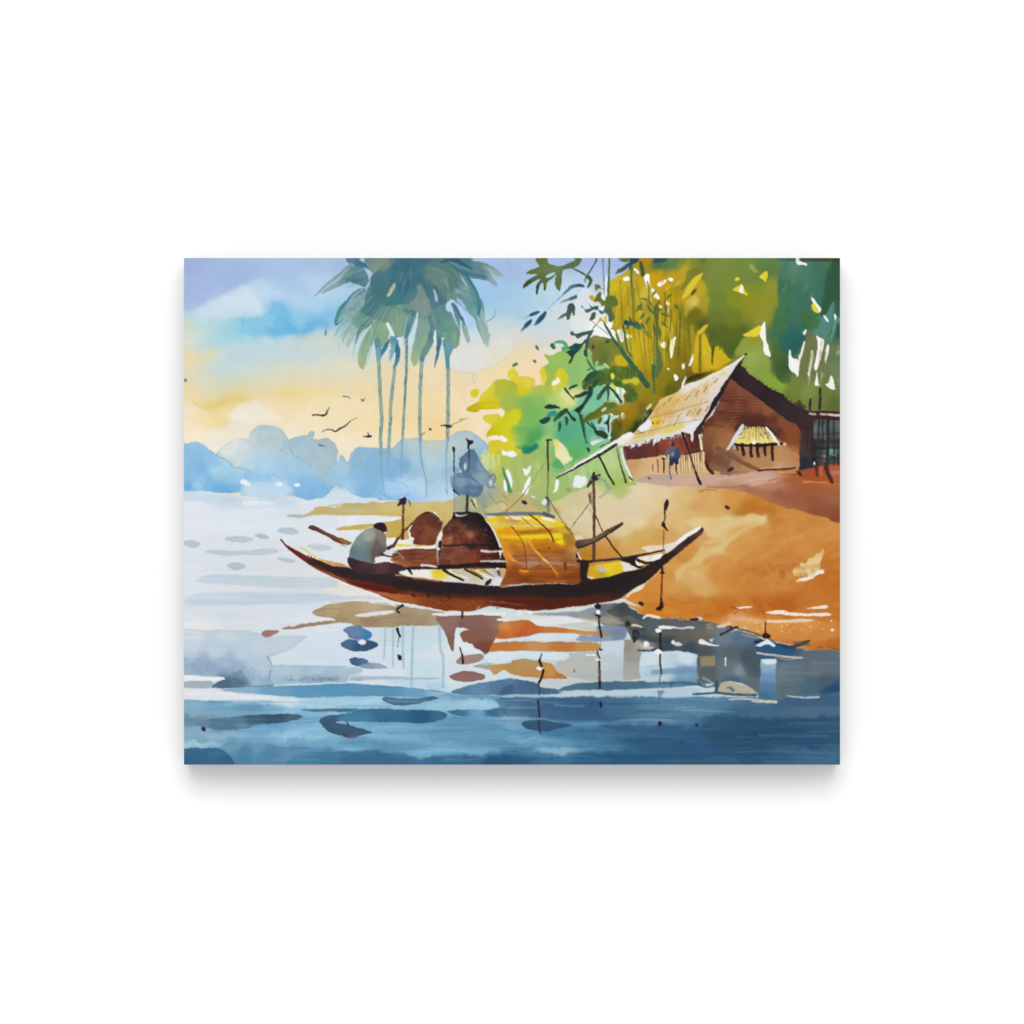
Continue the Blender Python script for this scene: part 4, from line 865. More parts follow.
leaf('3f5a44', '760,430 735,480|790,430 830,470|775,445 750,400|820,440 850,480', 2.6)
T('F1')
leaf('5c6a24', '600,380 570,440|640,420 660,500|700,330 650,380|720,420 760,470|560,300 520,360', 3.4, a=.8)
leaf('d0b838', '640,300 700,250|730,260 790,200|840,420 880,360|600,250 640,200', 3.4, a=.7)
T('A3')
leaf('4a6428', '240,480 215,560|290,520 260,600|340,540 330,620|380,520 370,590', 4.5, a=.6)
leaf('8a9434', '420,240 470,200|500,300 560,260|360,330 420,300|560,200 590,140', 4, a=.5)
leaf('2f6a5c', '700,440 670,520|740,480 720,580|780,420 760,500|690,330 650,390', 4.5, a=.5)
leaf('5a8a70', '720,160 690,230|790,180 770,260|830,240 800,310|670,200 640,260', 4, a=.4)
T('F3')
# dark sprays over the bush
use('painted_bush.leaf_spray')
T('F3')
g('200,320 225,330 270,390 295,410 290,425 250,385 215,350', '210,330,1f3f38 280,410,284c38', soft=.6)
p('23483c', '245,330 270,305 315,288 322,300 280,325 255,335', soft=.6)
g('290,395 330,370 390,350 410,365 380,390 310,408', '330,385,284c3c 390,365,1f4038', soft=.6)
l('1f3f36', '430,330 425,380 390,440 355,490 335,520', 6, 3, soft=.6)
p('1f3a34', '285,520 330,480 370,460 378,480 350,520 330,540 310,525', soft=.6)
l('203c34', '335,530 350,600 370,690 400,790', 2.8, 1.6, soft=.6)
p('1f3f38', '35,488 70,465 120,468 170,490 165,500 110,500 60,503', soft=.6)
g('110,610 130,570 180,520 225,500 245,515 220,540 180,570 140,600', '200,530,2f4c30 140,590,3a6440', soft=.6)
p('203c34', '240,510 270,550 305,590 302,608 280,600 250,560 230,530', soft=.6)
p('1f4a40', '-5,600 30,580 80,570 90,590 60,620 30,632 0,622', soft=.6)
p('2f5c3c', '155,625 175,605 180,640 165,690 148,690 150,655', soft=.6)
p('2c5038', '215,575 235,570 245,600 230,640 218,632', soft=.6)
p('24443a', '230,15 260,0 300,10 335,-10 330,10 290,40 270,90 255,115 245,100 262,60 240,40', soft=.6)
p('2f5048', '375,0 400,0 405,40 395,65 380,40', soft=.6)
l('4a7a48', '400,80 440,140 480,190', 2.2, 3.5, soft=.7)
p('4c8858', '400,170 430,150 440,165 410,180', soft=.7)
p('8cc69c', '470,110 490,95 500,110 490,140 540,130 560,150 550,180 510,185 480,160', soft=.8)
p('7cb880', '410,20 435,30 440,60 420,60', soft=.9)
p('c6d49c', '540,120 555,118 590,150 580,165', soft=.7)
p('b0a840', '590,170 610,200 600,215', soft=.8)
use('painted_bamboo_grove.leaf_spray')
p('587030', '600,150 700,140 790,150 840,215 780,245 700,250 640,240 600,215', soft=1.6, a=.85)
p('50702c', '470,185 560,165 640,170 660,225 620,270 580,300 540,290 500,260 470,240', soft=1.3, a=.9)
leaf('2c4c3c', '490,180 362,272|480,205 365,335', 6.5)
leaf('3f6434', '560,180 372,318|540,200 440,318|600,200 500,315', 7)
leaf('4a6c2c', '620,180 540,290|560,170 470,255|640,190 585,300|690,160 610,250', 7)
leaf('5c7428', '700,170 640,262|760,160 690,255|800,170 830,245', 7)
leaf('2f5038', '470,190 400,265|500,250 440,330', 4.5)
leaf('66803a', '520,185 600,165|640,160 720,175', 5)
fan(('3c5c30', '587428', '2f4c34'), '480,190 800,165', '380,310 800,260', n=14, w0=2.2, a=.6)
g('480,420 500,370 540,320 570,305 580,320 540,370 510,425', '520,370,34583c 500,410,3c6048', soft=.6)
l('30503c', '580,300 580,380 582,430', 3.4, 1.6, soft=.6)
l('28483a', '600,320 640,370 690,440', 2.4, 3.6, soft=.6)
leaf('54742c', '610,255 720,320|700,300 800,350|730,330 825,430', 7)
leaf('4a682c', '720,380 790,445|760,340 830,390|640,270 700,300', 8)
many(p, 'e4dc38', '608,205 625,195 640,225 628,250 610,235|608,305 628,295 640,310 632,335 615,325', soft=.7)
p('c6c434', '705,255 740,245 780,255 800,235 830,245 850,275 820,285 780,275 730,280', soft=1.3, a=.85)
g('360,625 380,580 430,540 500,500 560,450 620,445 660,470 600,500 540,520 470,560 420,590', '400,590,5c6a1c 480,530,5a6a24 560,480,627030 620,460,54703a', soft=.9)
p('c9d8a0', '525,520 545,498 570,492 560,510 535,525', soft=.7)
p('5c5c1c', '495,600 520,575 535,590 520,620 498,630', soft=.8)
p('28402c', '460,690 500,680 540,690 580,730 575,755 530,750 490,725', soft=.6)
l('1f3c34', '405,620 450,660 490,700', 1.6, 2.4)
l('2c4838', '440,625 480,670', 1.4, 2)
p('203a34', '545,630 575,600 590,560 600,560 590,620 588,700 575,690 575,640', soft=.7)
p('c4e4dc', '548,570 570,555 572,590 550,600', soft=.8)
p('4c9080', '490,650 540,660 560,690 510,680', soft=1, a=.6)
p('dce4c4', '575,740 600,735 605,755 585,760', soft=.7)
p('605c20', '610,620 660,590 700,630 680,700 620,720 600,690', soft=1.5, a=.7)
p('5a5020', '670,630 690,625 700,650 685,665', soft=1, a=.7)
p('20382c', '400,835 420,840 432,865 420,875 405,855', soft=.7)
l('3f5a34', 'B2: 470,0 480,60 495,170', 2, 1.4, soft=.6)
# ---- palms
T('A1')
def trunk(k, path, w, fade=None):
    use('painted_palms.trunk#%d' % k)
    l('7f9d98', path, w, w, soft=.6, c2='8aa79c', a=.95)
    l('5f8790', path, w * .95, w * .9, soft=.5, a=.35)
    l('b4c2a6', path, w * .42, w * .34, soft=.6, a=.75)
    Q, _ = pts(path)
    for i in range(26):
        t = r2.uniform(.1, .9) * (len(Q) - 1)
        j = int(t)
        q = Q[j] + (Q[j + 1] - Q[j]) * (t - j)
        ox, oy, sc = TILES['A1']
        u, v = (q[0] - ox) * sc, (q[1] - oy) * sc
        l('5a8290', '%g,%g %g,%g' % (u + r2.choice((-8, 8)), v, u + r2.uniform(-3, 3), v + 26), .8, .6, a=.6, tex=0)
    cur['t'] = 'A1'
trunk(0, '228,620 235,720 242,850 250,1000 B1: 246,100 245,190', 4.0)
trunk(1, '330,720 318,820 308,920 302,1024 B1: 300,60 295,190', 3.6)
trunk(2, '398,510 402,620 396,800 384,1000 B1: 382,60 374,160', 3.2)
trunk(3, '494,650 486,800 480,960 B1: 480,60 482,150', 3.8)
trunk(4, '648,660 652,800 650,960 B1: 650,60 648,150', 4.2)
T('B1')
for k, q in enumerate(('245,185 250,300 258,400 270,478', '295,185 290,260 283,330', '374,155 372,260 368,380', '482,145 488,260 505,340 520,400 518,500', '646,145 640,240 640,300 645,480')):
    use('painted_palms.trunk#%d' % k)
    l('84a9b8', q, (3.6, 3, 2.6, 3, 3.6)[k], 1.2, soft=.9, a=.75, c2='8fb3d0')
    l('6f98ac', q, 1, .8, soft=.6, a=.45)
T('A1')
l('3f7a8c', '405,480 402,560 404,660 398,760 388,960', 1.3, .9, a=.8)
l('5c8c98', '384,520 392,600 392,720', 1.2, .6, a=.6)
use('painted_palms.crown')
CROWN = '''260,70,7e8f80 220,160,4a7484 250,260,3f7478 200,320,437680 330,120,3f6f85 420,110,3c6d84 400,200,3a6e86 370,270,3f7488 300,300,437a84
480,80,3f7180 550,130,5a7f7c 600,180,5b8078 680,180,567a78 650,230,5c7f76 520,220,46727c 600,280,567e80 690,260,6f928c 480,300,7d8f88
450,300,7a8c86 570,330,5d858a 620,380,5f8c88 660,470,6b9688 680,520,64918a 300,360,62897f 400,340,6b8f86 250,400,5f8a80 350,430,759b84
230,440,7fa088 480,400,76958e 560,420,5d858c 180,380,4f8088 170,300,4a7c84'''
# far fronds first
def fr(s, cs, **k):
    k.setdefault('soft', .7)
    k.setdefault('e', .04)
    g(s, cs, w=.5, **k)
fr('-158,282 -140,255 -60,180 20,120 70,85 130,100 175,175 150,220 100,200 60,190 20,205 -40,235 -110,262 -100,245 -150,275', '-140,270,8fa9b4 -60,210,8aa6b0 40,150,6f8f94 120,150,5f8890 100,190,44707c')
l('8aa6b4', '-60,215 -120,250', 1.6, .7, a=.8)
p('4a7488', '30,180 60,165 100,180 118,205 90,200 60,190', soft=.8, a=.85)
fr('30,50 75,52 130,70 195,105 190,125 150,110 100,95 60,85', '60,60,4f7c94 130,85,3f7088 180,110,4a7888', a=.95)
p('9fb0b8', '60,72 90,95 75,100', soft=.8, a=.6)
fr('150,60 240,50 330,52 330,130 250,170 200,140 170,110', '180,70,6c8c84 260,75,7e8f80 240,120,80928a 300,110,4f7886 190,125,7c8f8a')
fr('-30,455 -28,400 0,350 40,300 110,235 160,240 155,330 100,360 40,400 0,440', '-20,430,3f7c84 0,370,7496a0 40,320,83a4aa 110,270,72969c 150,260,8fb0b0 90,350,5f8a98')
l('3a7a90', '0,375 40,310 80,265 115,236', 3.2, 2, soft=.7)
l('46808f', '90,285 120,262 150,240', 2.2, 3, soft=.7)
p('3f8288', '-33,455 -28,400 -5,345 30,300 22,340 0,390 -15,430', soft=.7, a=.9)
fr('150,340 205,400 190,445 150,470 110,480 70,540 45,590 40,560 60,490 30,520 20,560 15,520 50,440 0,470 -30,520 -20,480 20,420 -15,440 0,400 70,365', '160,380,4f8088 100,410,6f9a92 60,460,8fae9c 20,440,7aa8b4 60,530,a8bca0 130,450,6a958c -10,490,94b8c4')
for i in range(14):
    a_ = r2.uniform(0, 1)
    l('8fb4bc', '%g,%g %g,%g' % (30 + 60 * a_, 390 + 60 * a_, -30 + 80 * a_ + r2.uniform(-20, 20), 490 + 60 * a_ + r2.uniform(-10, 40)), 1.2, .5, a=.55)
l('b8c8c4', '20,500 -14,635', 1.6, .8, a=.7, soft=.8)
# hanging skirt
fr('210,470 222,500 195,560 165,620 148,700 136,722 115,702 108,640 128,560 165,490', '130,700,a6b48c 145,600,8fae94 190,510,86aa8c 120,650,9cb894')
fr('188,415 190,440 170,462 130,490 100,550 85,610 76,650 92,540 108,470 140,430', '160,440,3c7088 110,500,4a8094 85,610,a0c0c4')
fr('190,440 250,420 330,440 300,500 285,545 250,595 235,600 222,550 208,500', '220,450,86a88c 290,460,8caa84 250,560,8aa888')
fr('440,440 500,380 545,400 548,470 525,560 490,610 472,670 450,702 428,665 436,580 448,520', '500,450,86a595 480,560,8aa88c 450,660,a3b68e 530,430,70948c')
fr('520,560 545,470 575,430 582,470 565,550 520,630 480,665 488,612', '560,480,4a7c8c 520,600,6a9088')
fr('580,440 605,460 612,540 600,610 578,690 572,716 568,690 582,580 578,500', '595,480,4f849a 590,600,417892 573,710,6a7c90')
# body of the crown
g('150,350 158,260 190,170 220,130 300,60 330,48 600,48 660,70 720,110 770,190 765,250 735,262 700,290 715,340 722,430 722,540 695,595 660,585 628,530 560,520 540,430 470,400 440,440 400,500 350,525 325,505 300,445 220,430 180,390', CROWN, soft=.8, w=.9, sp=3.5, e=.05)
g('310,440 305,370 350,330 410,325 445,355 432,420 402,490 350,522 328,500', '340,360,7a9c84 420,350,6a908a 350,450,7ea286 390,470,86a78c', soft=.9, a=.9)
l('4f7c84', '330,345 350,352', 1.5, 1, a=.7)
fr('370,360 460,368 448,420 412,515 390,525 398,450 430,400', '450,380,4a7a8c 410,480,4a8094 430,430,5a8a94')
fr('450,300 440,260 480,200 520,270 545,330 545,390 500,390 460,350', '480,260,76908c 500,330,7d9490 470,310,809088', a=.9)
fr('480,140 500,100 560,105 640,140 700,180 755,215 752,250 700,240 640,250 580,215 520,180', '520,130,64847a 600,170,5f8276 690,210,567a76 600,120,6f8c80', a=.9)
l('8a9c84', '500,112 560,108 640,140 690,172', 1.2, .8, a=.45)
fr('520,225 560,210 620,250 640,300 620,340 560,350 530,290', '560,240,3f6c80 600,300,44708a 550,320,4f7c88', a=.85)
fr('600,330 660,340 700,400 720,440 722,540 695,595 650,575 622,520 600,440 585,380', '640,380,5f8c8c 690,440,6f988e 680,530,6f9a84 640,520,5f8c8c 700,580,8aa47c', a=.9)
fr('620,545 690,545 680,600 662,650 656,712 638,712 632,640', '650,580,6a9cae 650,680,5a8fa6 640,560,5c8c98')
fr('208,535 232,530 250,580 248,650 225,665 215,600', '225,560,5c90a8 235,630,7aa6b0')
fr('300,530 292,575 262,625 240,645 250,605 275,560', '280,570,3f7890 250,630,4f8498')
fr('305,520 350,525 345,590 318,640 300,670 305,600', '325,540,5c94a6 315,600,7fb0bc')
fr('345,560 362,600 355,670 328,720 322,700 335,640 330,600', '345,620,3c7690 330,700,5a8ea0')
l('8fb6c4', '300,600 295,660', 1.4, .7, a=.6)
fr('484,640 512,635 505,670 488,672', '495,655,5a8ca4')
fr('325,110 430,60 500,60 520,150 480,200 400,170 340,190', '360,110,406f86 420,140,3a6a84 480,110,457586', a=.75, e=0)
fr('290,330 300,270 340,200 420,190 470,230 450,290 420,320 360,330', '330,280,3f7a88 400,230,346884 430,280,467c8c', a=.7)
# right arching fronds
fr('640,60 760,60 870,80 935,110 985,160 950,155 905,140 950,210 930,215 880,185 800,170 740,150 700,120', '700,80,4a7888 760,120,4c7a8c 850,110,64888c 940,140,8aa8ac 920,200,8fa8b0 850,160,557f8c')
l('2f627c', '610,75 680,65 740,85 800,125', 2.6, 4, soft=.7)
l('3a6c82', '700,120 780,140 880,165', 2.4, 1.4, soft=.8, a=.8)
fr('690,130 740,150 790,190 835,270 862,330 872,395 850,360 860,440 842,468 815,420 770,370 730,300 690,285 720,240', '720,180,5a8288 780,260,6f9a98 830,310,5c9090 850,380,7fa8a8 830,440,5f908c 740,260,76989c')
l('38748c', '755,140 790,200 825,265 838,340 832,440', 3.6, 4, soft=.7)
p('a4bccc', '715,145 730,160 765,200 790,260 775,240 740,190', soft=.8, a=.85)
fr('820,430 855,410 885,460 905,525 895,540 890,590 870,560 838,500', '850,450,7a9f98 880,520,94b0a4 880,580,b4c4b4', a=.9)
for i in range(10):
    l('9fb8b0', '%g,450 %g,%g' % (840 + 5 * i, 862 + 5 * i, r2.uniform(530, 600)), 1, .4, a=.5)
fr('670,318 700,322 735,375 752,432 728,420 698,370', '690,330,3f708a 730,400,3f7490')
fr('735,425 760,450 782,520 775,562 757,535 738,480', '750,460,7a9f98 770,540,9ab6a8')
fr('740,432 752,440 745,470 735,450', '745,450,5c8894')
# dry-brush hairs
G1, G2, G3 = ('5f8a90', '7a9c98', '4a7888'), ('86a88c', '9cb498', '6f968c'), ('9fb8b4', 'b4c6c4', '8aa8ac')
fan(G3, '0,170 70,90', '-160,285 -70,215', n=10, a=.6)
fan(G1, '130,110 170,190', '0,150 20,230', n=8, w0=2.4, a=.5)
fan(G3, '100,250 150,330', '-45,430 0,490', n=14, a=.5)
fan(G2, '120,380 200,420', '-10,520 60,590', n=14, w0=2, a=.55)
fan(('c4d4d0', 'a8c4cc'), '60,440 110,480', '-20,560 30,640', n=9, a=.5)
fan(G2, '180,470 220,490', '112,700 150,715', n=7, w0=2, a=.5)
fan(G2, '210,440 320,450', '215,590 290,560', n=9, w0=1.8, a=.45)
fan(G2, '450,500 520,520', '430,690 470,690', n=7, w0=2, a=.5)
fan(G2, '620,500 715,500', '650,590 700,600', n=9, w0=1.8, a=.5)
fan(G3, '820,400 870,380', '880,600 912,540', n=10, a=.6)
fan(G1, '760,190 830,260', '850,440 875,380', n=10, w0=2, a=.45)
fan(G3, '860,90 930,130', '900,215 985,165', n=11, a=.6)
fan(G1, '650,70 760,110', '860,170 900,150', n=9, w0=2.2, a=.45)
fan(('4a7c8c', '3f6f85', '5c8a8c'), '300,130 480,130', '200,330 420,330', n=16, w0=2.6, w1=.8, a=.3)
fan(('7c9c90', '5a8480', '6f8f8c'), '500,140 700,180', '560,330 700,320', n=12, w0=2.6, w1=.8, a=.35)
fan(('7a9a84', '8aa88c', '668c84'), '310,360 430,350', '340,520 395,500', n=9, w0=2.2, a=.4)
fan(G3, '735,440 755,460', '760,555 785,550', n=5, a=.5)
r6 = np.random.RandomState(9)
for i in range(70):
    # ragged hairs leaving the outline
    th = r6.uniform(-.15, 3.3)
    cx_, cy_ = 440 + 330 * math.cos(th), 250 + 230 * math.sin(th)
    if cy_ < 60:
        continue
    dx, dy = math.cos(th), .9 * math.sin(th) + .5
    n = r6.uniform(30, 80)
    l(('8aa6a8', '6f949c', '9cb4a8', '5a848e')[i % 4], '%g,%g %g,%g %g,%g' % (cx_ - dx * n, cy_ - dy * n, cx_, cy_, cx_ + dx * n * .5, cy_ + dy * n * .6), r6.uniform(1.2, 2.6), .4, soft=.7, a=.4)
for i in range(40):
    u, v = r6.uniform(190, 720), r6.uniform(70, 420)
    dx = (u - 440) * .2
    l(('4f7f88', '7d9c90', '5f8a84', '3a6c84', '8aa08a')[i % 5], '%g,%g %g,%g' % (u, v, u + dx, v + r6.uniform(40, 90)), r6.uniform(2, 4.4), 1, soft=1, a=.28)
# sky seen between the fronds
use('painted_sky')
many(p, 'c4daea', '468,375 466,450 450,520 432,590 420,650 414,620 424,540 444,450', soft=.7)
many(p, 'b9d2ee', '636,335 665,300 690,305 718,335 750,372 778,440 772,455 748,420 700,332 672,322 680,360 700,420 712,460 700,440 672,378 650,370', soft=.8)
many(p, 'dde8ec', '278,450 295,440 315,480 330,510 320,520 300,495|355,525 352,545 338,530|572,480 580,490 578,560 568,580 562,530', soft=.6)
p('a9bccc', '562,242 575,250 590,300 585,312 572,290', soft=.8)
many(p, 'b6b698', '325,200 338,215 320,245 290,278 282,270 300,235', soft=1)
p('c9c090', '305,245 315,240 300,268 290,275', soft=.8)
p('b6c4cc', '690,232 710,235 720,262 700,260', soft=1.5, a=.4)

# ---- flying birds
def bird(k, *ls):
    use('painted_bird#%d' % k)
    for c, s, a, b in ls:
        l(c, s, a, b, soft=.5, w=.2)
T('A0')
bird(0, ('4a4650', '822,995 850,992 885,997', 1.6, 2), ('332e3a', '885,997 905,990 912,970', 2.8, 2), ('6a6468', '910,975 925,948', 1.8, .6))
bird(1, ('77706c', 'B0: 880,100 910,88 940,90', 1.4, 1.8), ('2e2a36', 'B0: 940,90 960,100 985,85', 1.8, 2.4), ('3a3640', 'B0: 980,88 1024,62 B1: 60,40', 2.2, 1.2), ('77706c', 'B1: 55,42 105,15', 1, .4))
bird(2, ('5a4c58', 'B1: 140,130 165,128 185,128', 1.2, 2.6), ('4a3c50', 'B1: 168,104 172,120', 1, 1.6), ('3c3044', 'B1: 168,128 188,127', 3.4, 2.4))
bird(3, ('3a4050', 'B1: 610,64 640,62 668,68', 1.4, 2.8), ('3c3040', 'B1: 645,68 668,68', 3.2, 2.8), ('6f7478', 'B1: 668,64 710,42 770,20', 1.6, .5))
bird(4, ('857c74', 'A1: 20,882 45,884 62,894', 1.8, .8))
bird(5, ('857c74', 'A1: 130,912 150,892', 1.4, 1), ('4c4444', 'A1: 130,900 142,906', 2, 1.6))
bird(6, ('8a8074', 'B1: 488,122 512,104', 1.4, 1))
bird(7, ('4a3c4c', 'B1: 538,84 546,88', 2.2, 2.2))
bird(8, ('a89a8c', 'A1: 715,1022 735,1015', 1, .6), ('a89a8c', 'F2: 0,605 60,580', 1, .8))
# ---- thatched hut and lean-to
use('painted_shed')
T('E3')
g('600,170 700,60 760,40 E3: 1030,70 1030,610 900,565 760,590 620,625 595,600', '''660,250,4a3030 660,430,4a4448 650,540,2c3038 780,200,5c646c 860,170,4c5458 960,160,5a646a 960,250,4c565a 800,340,33332e
950,330,40443e 800,430,2f3c38 940,430,5c8a80 860,470,6a6660 960,500,3c4440 780,520,33383a 700,400,4a3a38 700,180,3a282a 640,200,4a3434 700,300,4a3434''', sm=0, sp=3)
p('5f727a', '760,140 790,180 790,290 750,290', soft=1.2, a=.7)
p('66787c', '830,200 850,140 880,160 880,290 820,290', soft=1.2, a=.6)
p('6a9c94', '915,400 960,400 970,440 925,445', soft=1, a=.8)
l('a9c8c8', '955,462 1015,482', 1.6, 1.2)
l('34282a', '738,110 738,360 730,600', 3.2, 2.6, soft=.7)
l('3c2a2a', '812,95 805,180 800,265', 2.6, 1.6, soft=.7)
l('2a2e2e', '900,80 900,330 895,560', 3.4, 4, soft=.7)
l('2e302a', '740,330 860,320 1024,330', 1.6, 1.2, soft=.8)
l('282c2a', '740,395 880,390 1024,385', 3, 2, soft=.9)
l('26302e', '620,500 760,480 900,500 1024,470', 3, 3, soft=1.3, a=.7)
p('262c36', '600,480 700,500 740,540 690,600 600,610', soft=1.5, a=.8)
o('e6e2dc', 762,542, 11,18, soft=.7)
o('1c1c20', 758,505, 14,18, soft=.7)
o('a49c90', 858,472, 9,14, soft=1, a=.7)
g('600,625 760,588 900,565 1030,560 1030,750 900,742 760,735 660,710 610,690', '700,650,a5522c 850,620,a8583a 960,620,b0603c 960,690,b06438 800,700,a5552f 650,690,a0562e', soft=1, a=.95)
l('5a3228', '780,575 785,620 792,672', 4, 3, soft=.9)
l('4a2c26', '880,565 900,650 945,738', 6, 4, soft=.9)
l('c07a5c', '830,600 835,680', 2.5, 1.5, soft=1, a=.6)
p('b8788a', '925,650 960,625 1024,625 1024,660 960,665', soft=1, a=.7)
l('2c2426', '600,640 625,668', 4, 3)
l('c8b4a6', '715,38 770,42', 2, 2.6, soft=.7, a=.9)
l('d0c2b4', '820,45 880,48', 2, 2.4, soft=.7)
l('d8cabc', '905,48 1030,60', 2, 2.8, soft=.7)
l('3a1f20', '700,70 850,85 1030,95', 3, 2.4, soft=.8)
l('1f2c1c', '700,30 850,25 1030,28', 2.5, soft=1, a=.7)
T('E2')
l('352628', '853,372 855,460 852,545', 2.4, 3.4)
l('352628', '772,465 768,505 768,545', 2.4, 3.2)
p('453c2c', '655,490 680,468 700,500 740,530 690,540 640,510', soft=1, a=.9)

use('painted_hut.gable_wall')
p('3f2a26', 'E2: 70,280 60,330 20,420 E0: 960,600 880,700 E1: 440,330 438,520 520,740 640,560 640,200 E2: 200,400', soft=.8)
g('75,290 170,348 300,428 440,528 560,628 640,668 688,730 688,850 668,940 E3: 600,440 602,612 400,612 200,618 0,645 E1: 1000,735 820,745 700,765 560,750 520,760 455,640 438,520 436,340 460,220 540,150 600,50 E2: 0,430', '''100,340,84503c 200,400,8c5640
100,420,7a4634 100,480,6b3c2e 200,500,74422e 60,560,7c4834 100,590,6b3f30 300,520,8a5640 400,560,8f5a3e 200,640,4e2f28 300,650,50302a 350,640,553228 450,650,6a402c 560,700,8a5236
600,760,8c5030 640,820,8a4c2c 550,780,7a442e 500,740,5f382a 60,680,8f5c3c 20,760,9c683e 100,660,7a4c34 E3: 450,150,8c5236 550,200,8c5030 520,300,8a5030 580,380,a8643c
420,400,b88a5c 480,450,b8865a 400,500,ba8c5c 560,460,c08058 300,560,b5855a 150,540,b08460 500,560,b98a62 400,580,c49870 50,590,b08658
E1: 500,200,6b3c2c 600,150,6f4434 700,200,6b3f30 620,60,8a5040 800,60,7f4c3a 550,300,8c6038 620,340,986a40 700,380,a07044 500,400,84583a 500,500,7c5236 600,500,946a48
480,600,6b442c 600,600,7c5640 700,640,805a48 650,450,9c7048 550,680,8a6448 800,620,9c7050 760,660,a87c54 900,680,ae8656 850,480,b8885a 950,620,b0855a 620,720,8a6a5c''', soft=.7, sp=3)
for i in range(12):
    v = 360 + i * 27
    l('5c3428', 'E2: %g,%g %g,%g %g,%g' % (20 if v > 400 else 60, v + 10, 150, v + r2.uniform(-6, 6), 180 + r2.uniform(40, 60) + (v - 360) * .75, v + 16), 1.4, .7, soft=.8, a=.5, w=.5)
    l('a06a50', 'E2: %g,%g %g,%g' % (80, v + 14, 170 + r2.uniform(0, 60), v + 12), 1, .6, soft=.8, a=.35)
many(l, '542f28', 'E2: 0,575 100,585 200,600|E2: 0,470 120,480|E2: 130,640 300,640 460,650|E1: 460,260 560,255 650,270', 3, 1.4, soft=1.1, a=.6)
p('8a5032', 'E2: 560,640 640,675 688,735 686,850 660,890 600,840 560,740', soft=2, a=.5)
l('b87a50', 'E2: 620,860 668,900', 2, soft=1.2, a=.6)
l('7c5442', 'E1: 590,495 700,555 800,610 900,665 1010,715', 6, 4.5, soft=.8)
l('8f6a58', 'E1: 610,500 800,605 960,690', 1.6, 1, soft=.8, a=.6)
l('4a2e2e', 'E3: 190,620 300,612 420,608 520,600 568,588', 2, 2.4, soft=.6)
l('d8b48c', 'E3: 200,600 400,585 520,575', 1.2, soft=.9, a=.5)
p('6a4a40', 'E1: 500,520 620,560 700,640 720,700 620,690 540,640', soft=3, a=.35)
p('3f282c', 'E1: 690,715 720,690 755,685 750,712 715,735 695,735', soft=.8)
l('3a2420', 'E1: 470,640 495,700 540,748', 3.4, 4, soft=.8)
l('d0a04c', 'E1: 560,735 610,745', 3, 2, soft=.8)
l('8a6a60', 'E1: 700,745 900,735', 1.6, soft=1, a=.6)
use('painted_hut.front_wall')
T('E0')
g('195,880 300,845 480,800 700,745 850,745 862,910 720,925 500,950 400,965 280,985 235,1000', '300,900,5a3034 450,870,6b3a34 550,850,8f4a38 600,850,9c503c 720,830,8a4434 800,830,5f3430 350,960,5c3430 500,920,7a4034 650,920,9a4c3c 840,800,4a2a2a', soft=.7)
l('4a2628', '480,830 490,940', 3, soft=1, a=.6)
l('5f2e2a', 'E1: 320,420 330,520', 2.4, soft=1, a=.6)
many(l, '6f3430', '380,850 390,950|430,840 440,940|540,830 545,930|690,780 690,910', 1.2, soft=1, a=.4)
g('B2: 735,275 850,262 960,245 E1: 0,565 280,548 445,518 450,640 470,755 300,750 150,748 B2: 1000,352 900,362 785,378 760,330', 'B2: 850,310,d9b084 900,335,dcb88c 800,290,c49a64 E1: 50,650,d6ae78 250,650,d9ba86 400,650,dcc498 420,720,d4b07a 300,720,cfa874', soft=.7)
for i, u in enumerate((215, 238, 262, 285, 330, 352, 378, 404, 428)):
    l('8f6a48', 'E1: %g,%g %g,%g' % (u, 560 - i * 3, u + 4 + i % 3 * 3, 745), 1.4, 1, soft=.6, a=.8)
    l('ead6ac', 'E1: %g,%g %g,%g' % (u + 13, 562 - i * 3, u + 15, 735), 1.5, 1, soft=.6, a=.8)
many(l, '7a5a40', 'E1: 265,560 270,620|E1: 410,540 415,640|B2: 925,270 930,345|B2: 895,300 897,340', 1.6, 1, soft=.7)
l('4a2c26', 'E1: 200,560 300,545 380,528 450,512', 1.8, 2.2)
use('painted_hut.post#4')
l('f0e0bc', 'E1: 405,360 418,430 425,505', 2.6, 2.8)
use('painted_hut.gable_edge')
T('E2')
g('228,72 215,100 170,160 215,195 240,240 330,300 450,380 545,425 560,460 640,510 720,540 780,562 1030,572 1030,630 900,635 790,640 765,700 690,722 640,672 560,632 440,540 310,450 250,405 170,350 85,288 40,360 0,445 E0: 1000,500 960,570 900,640 870,720 860,752 815,760 810,725 870,650 920,590 955,480 1024,395 E2: 0,368 50,300 100,235 160,150',
  '100,270,2a2024 300,350,33262a 450,450,2e2428 600,560,33282c 720,620,3a2a2c 900,600,3a2426 200,200,32282c 400,390,2c2226 E0: 990,450,33262a 850,720,3c2624', soft=.6, sp=3)
for i in range(14):
    u = 240 + i * 34
    l('3f3034', '%g,%g %g,%g' % (u, 330 + i * 19, u + 30, 340 + i * 19), 1.2, .8, a=.6)
    l('2a2024', '%g,%g %g,%g' % (u - 12, 246 + i * 21, u - 2, 232 + i * 21), 1.6, .6, a=.8)
l('2c2422', '225,76 190,118', 2.2, 2.8)
l('2a2022', '170,150 120,215 75,275 45,340 10,410 -50,500', 5, 4.4, soft=.7)
l('2a2022', 'E0: 990,470 950,545 900,620 860,690', 4, 3, soft=.8)
p('4a3430', 'E1: 370,300 440,280 445,330 400,345', soft=1, a=.8)
use('painted_hut.thatch_roof')
T('E0')
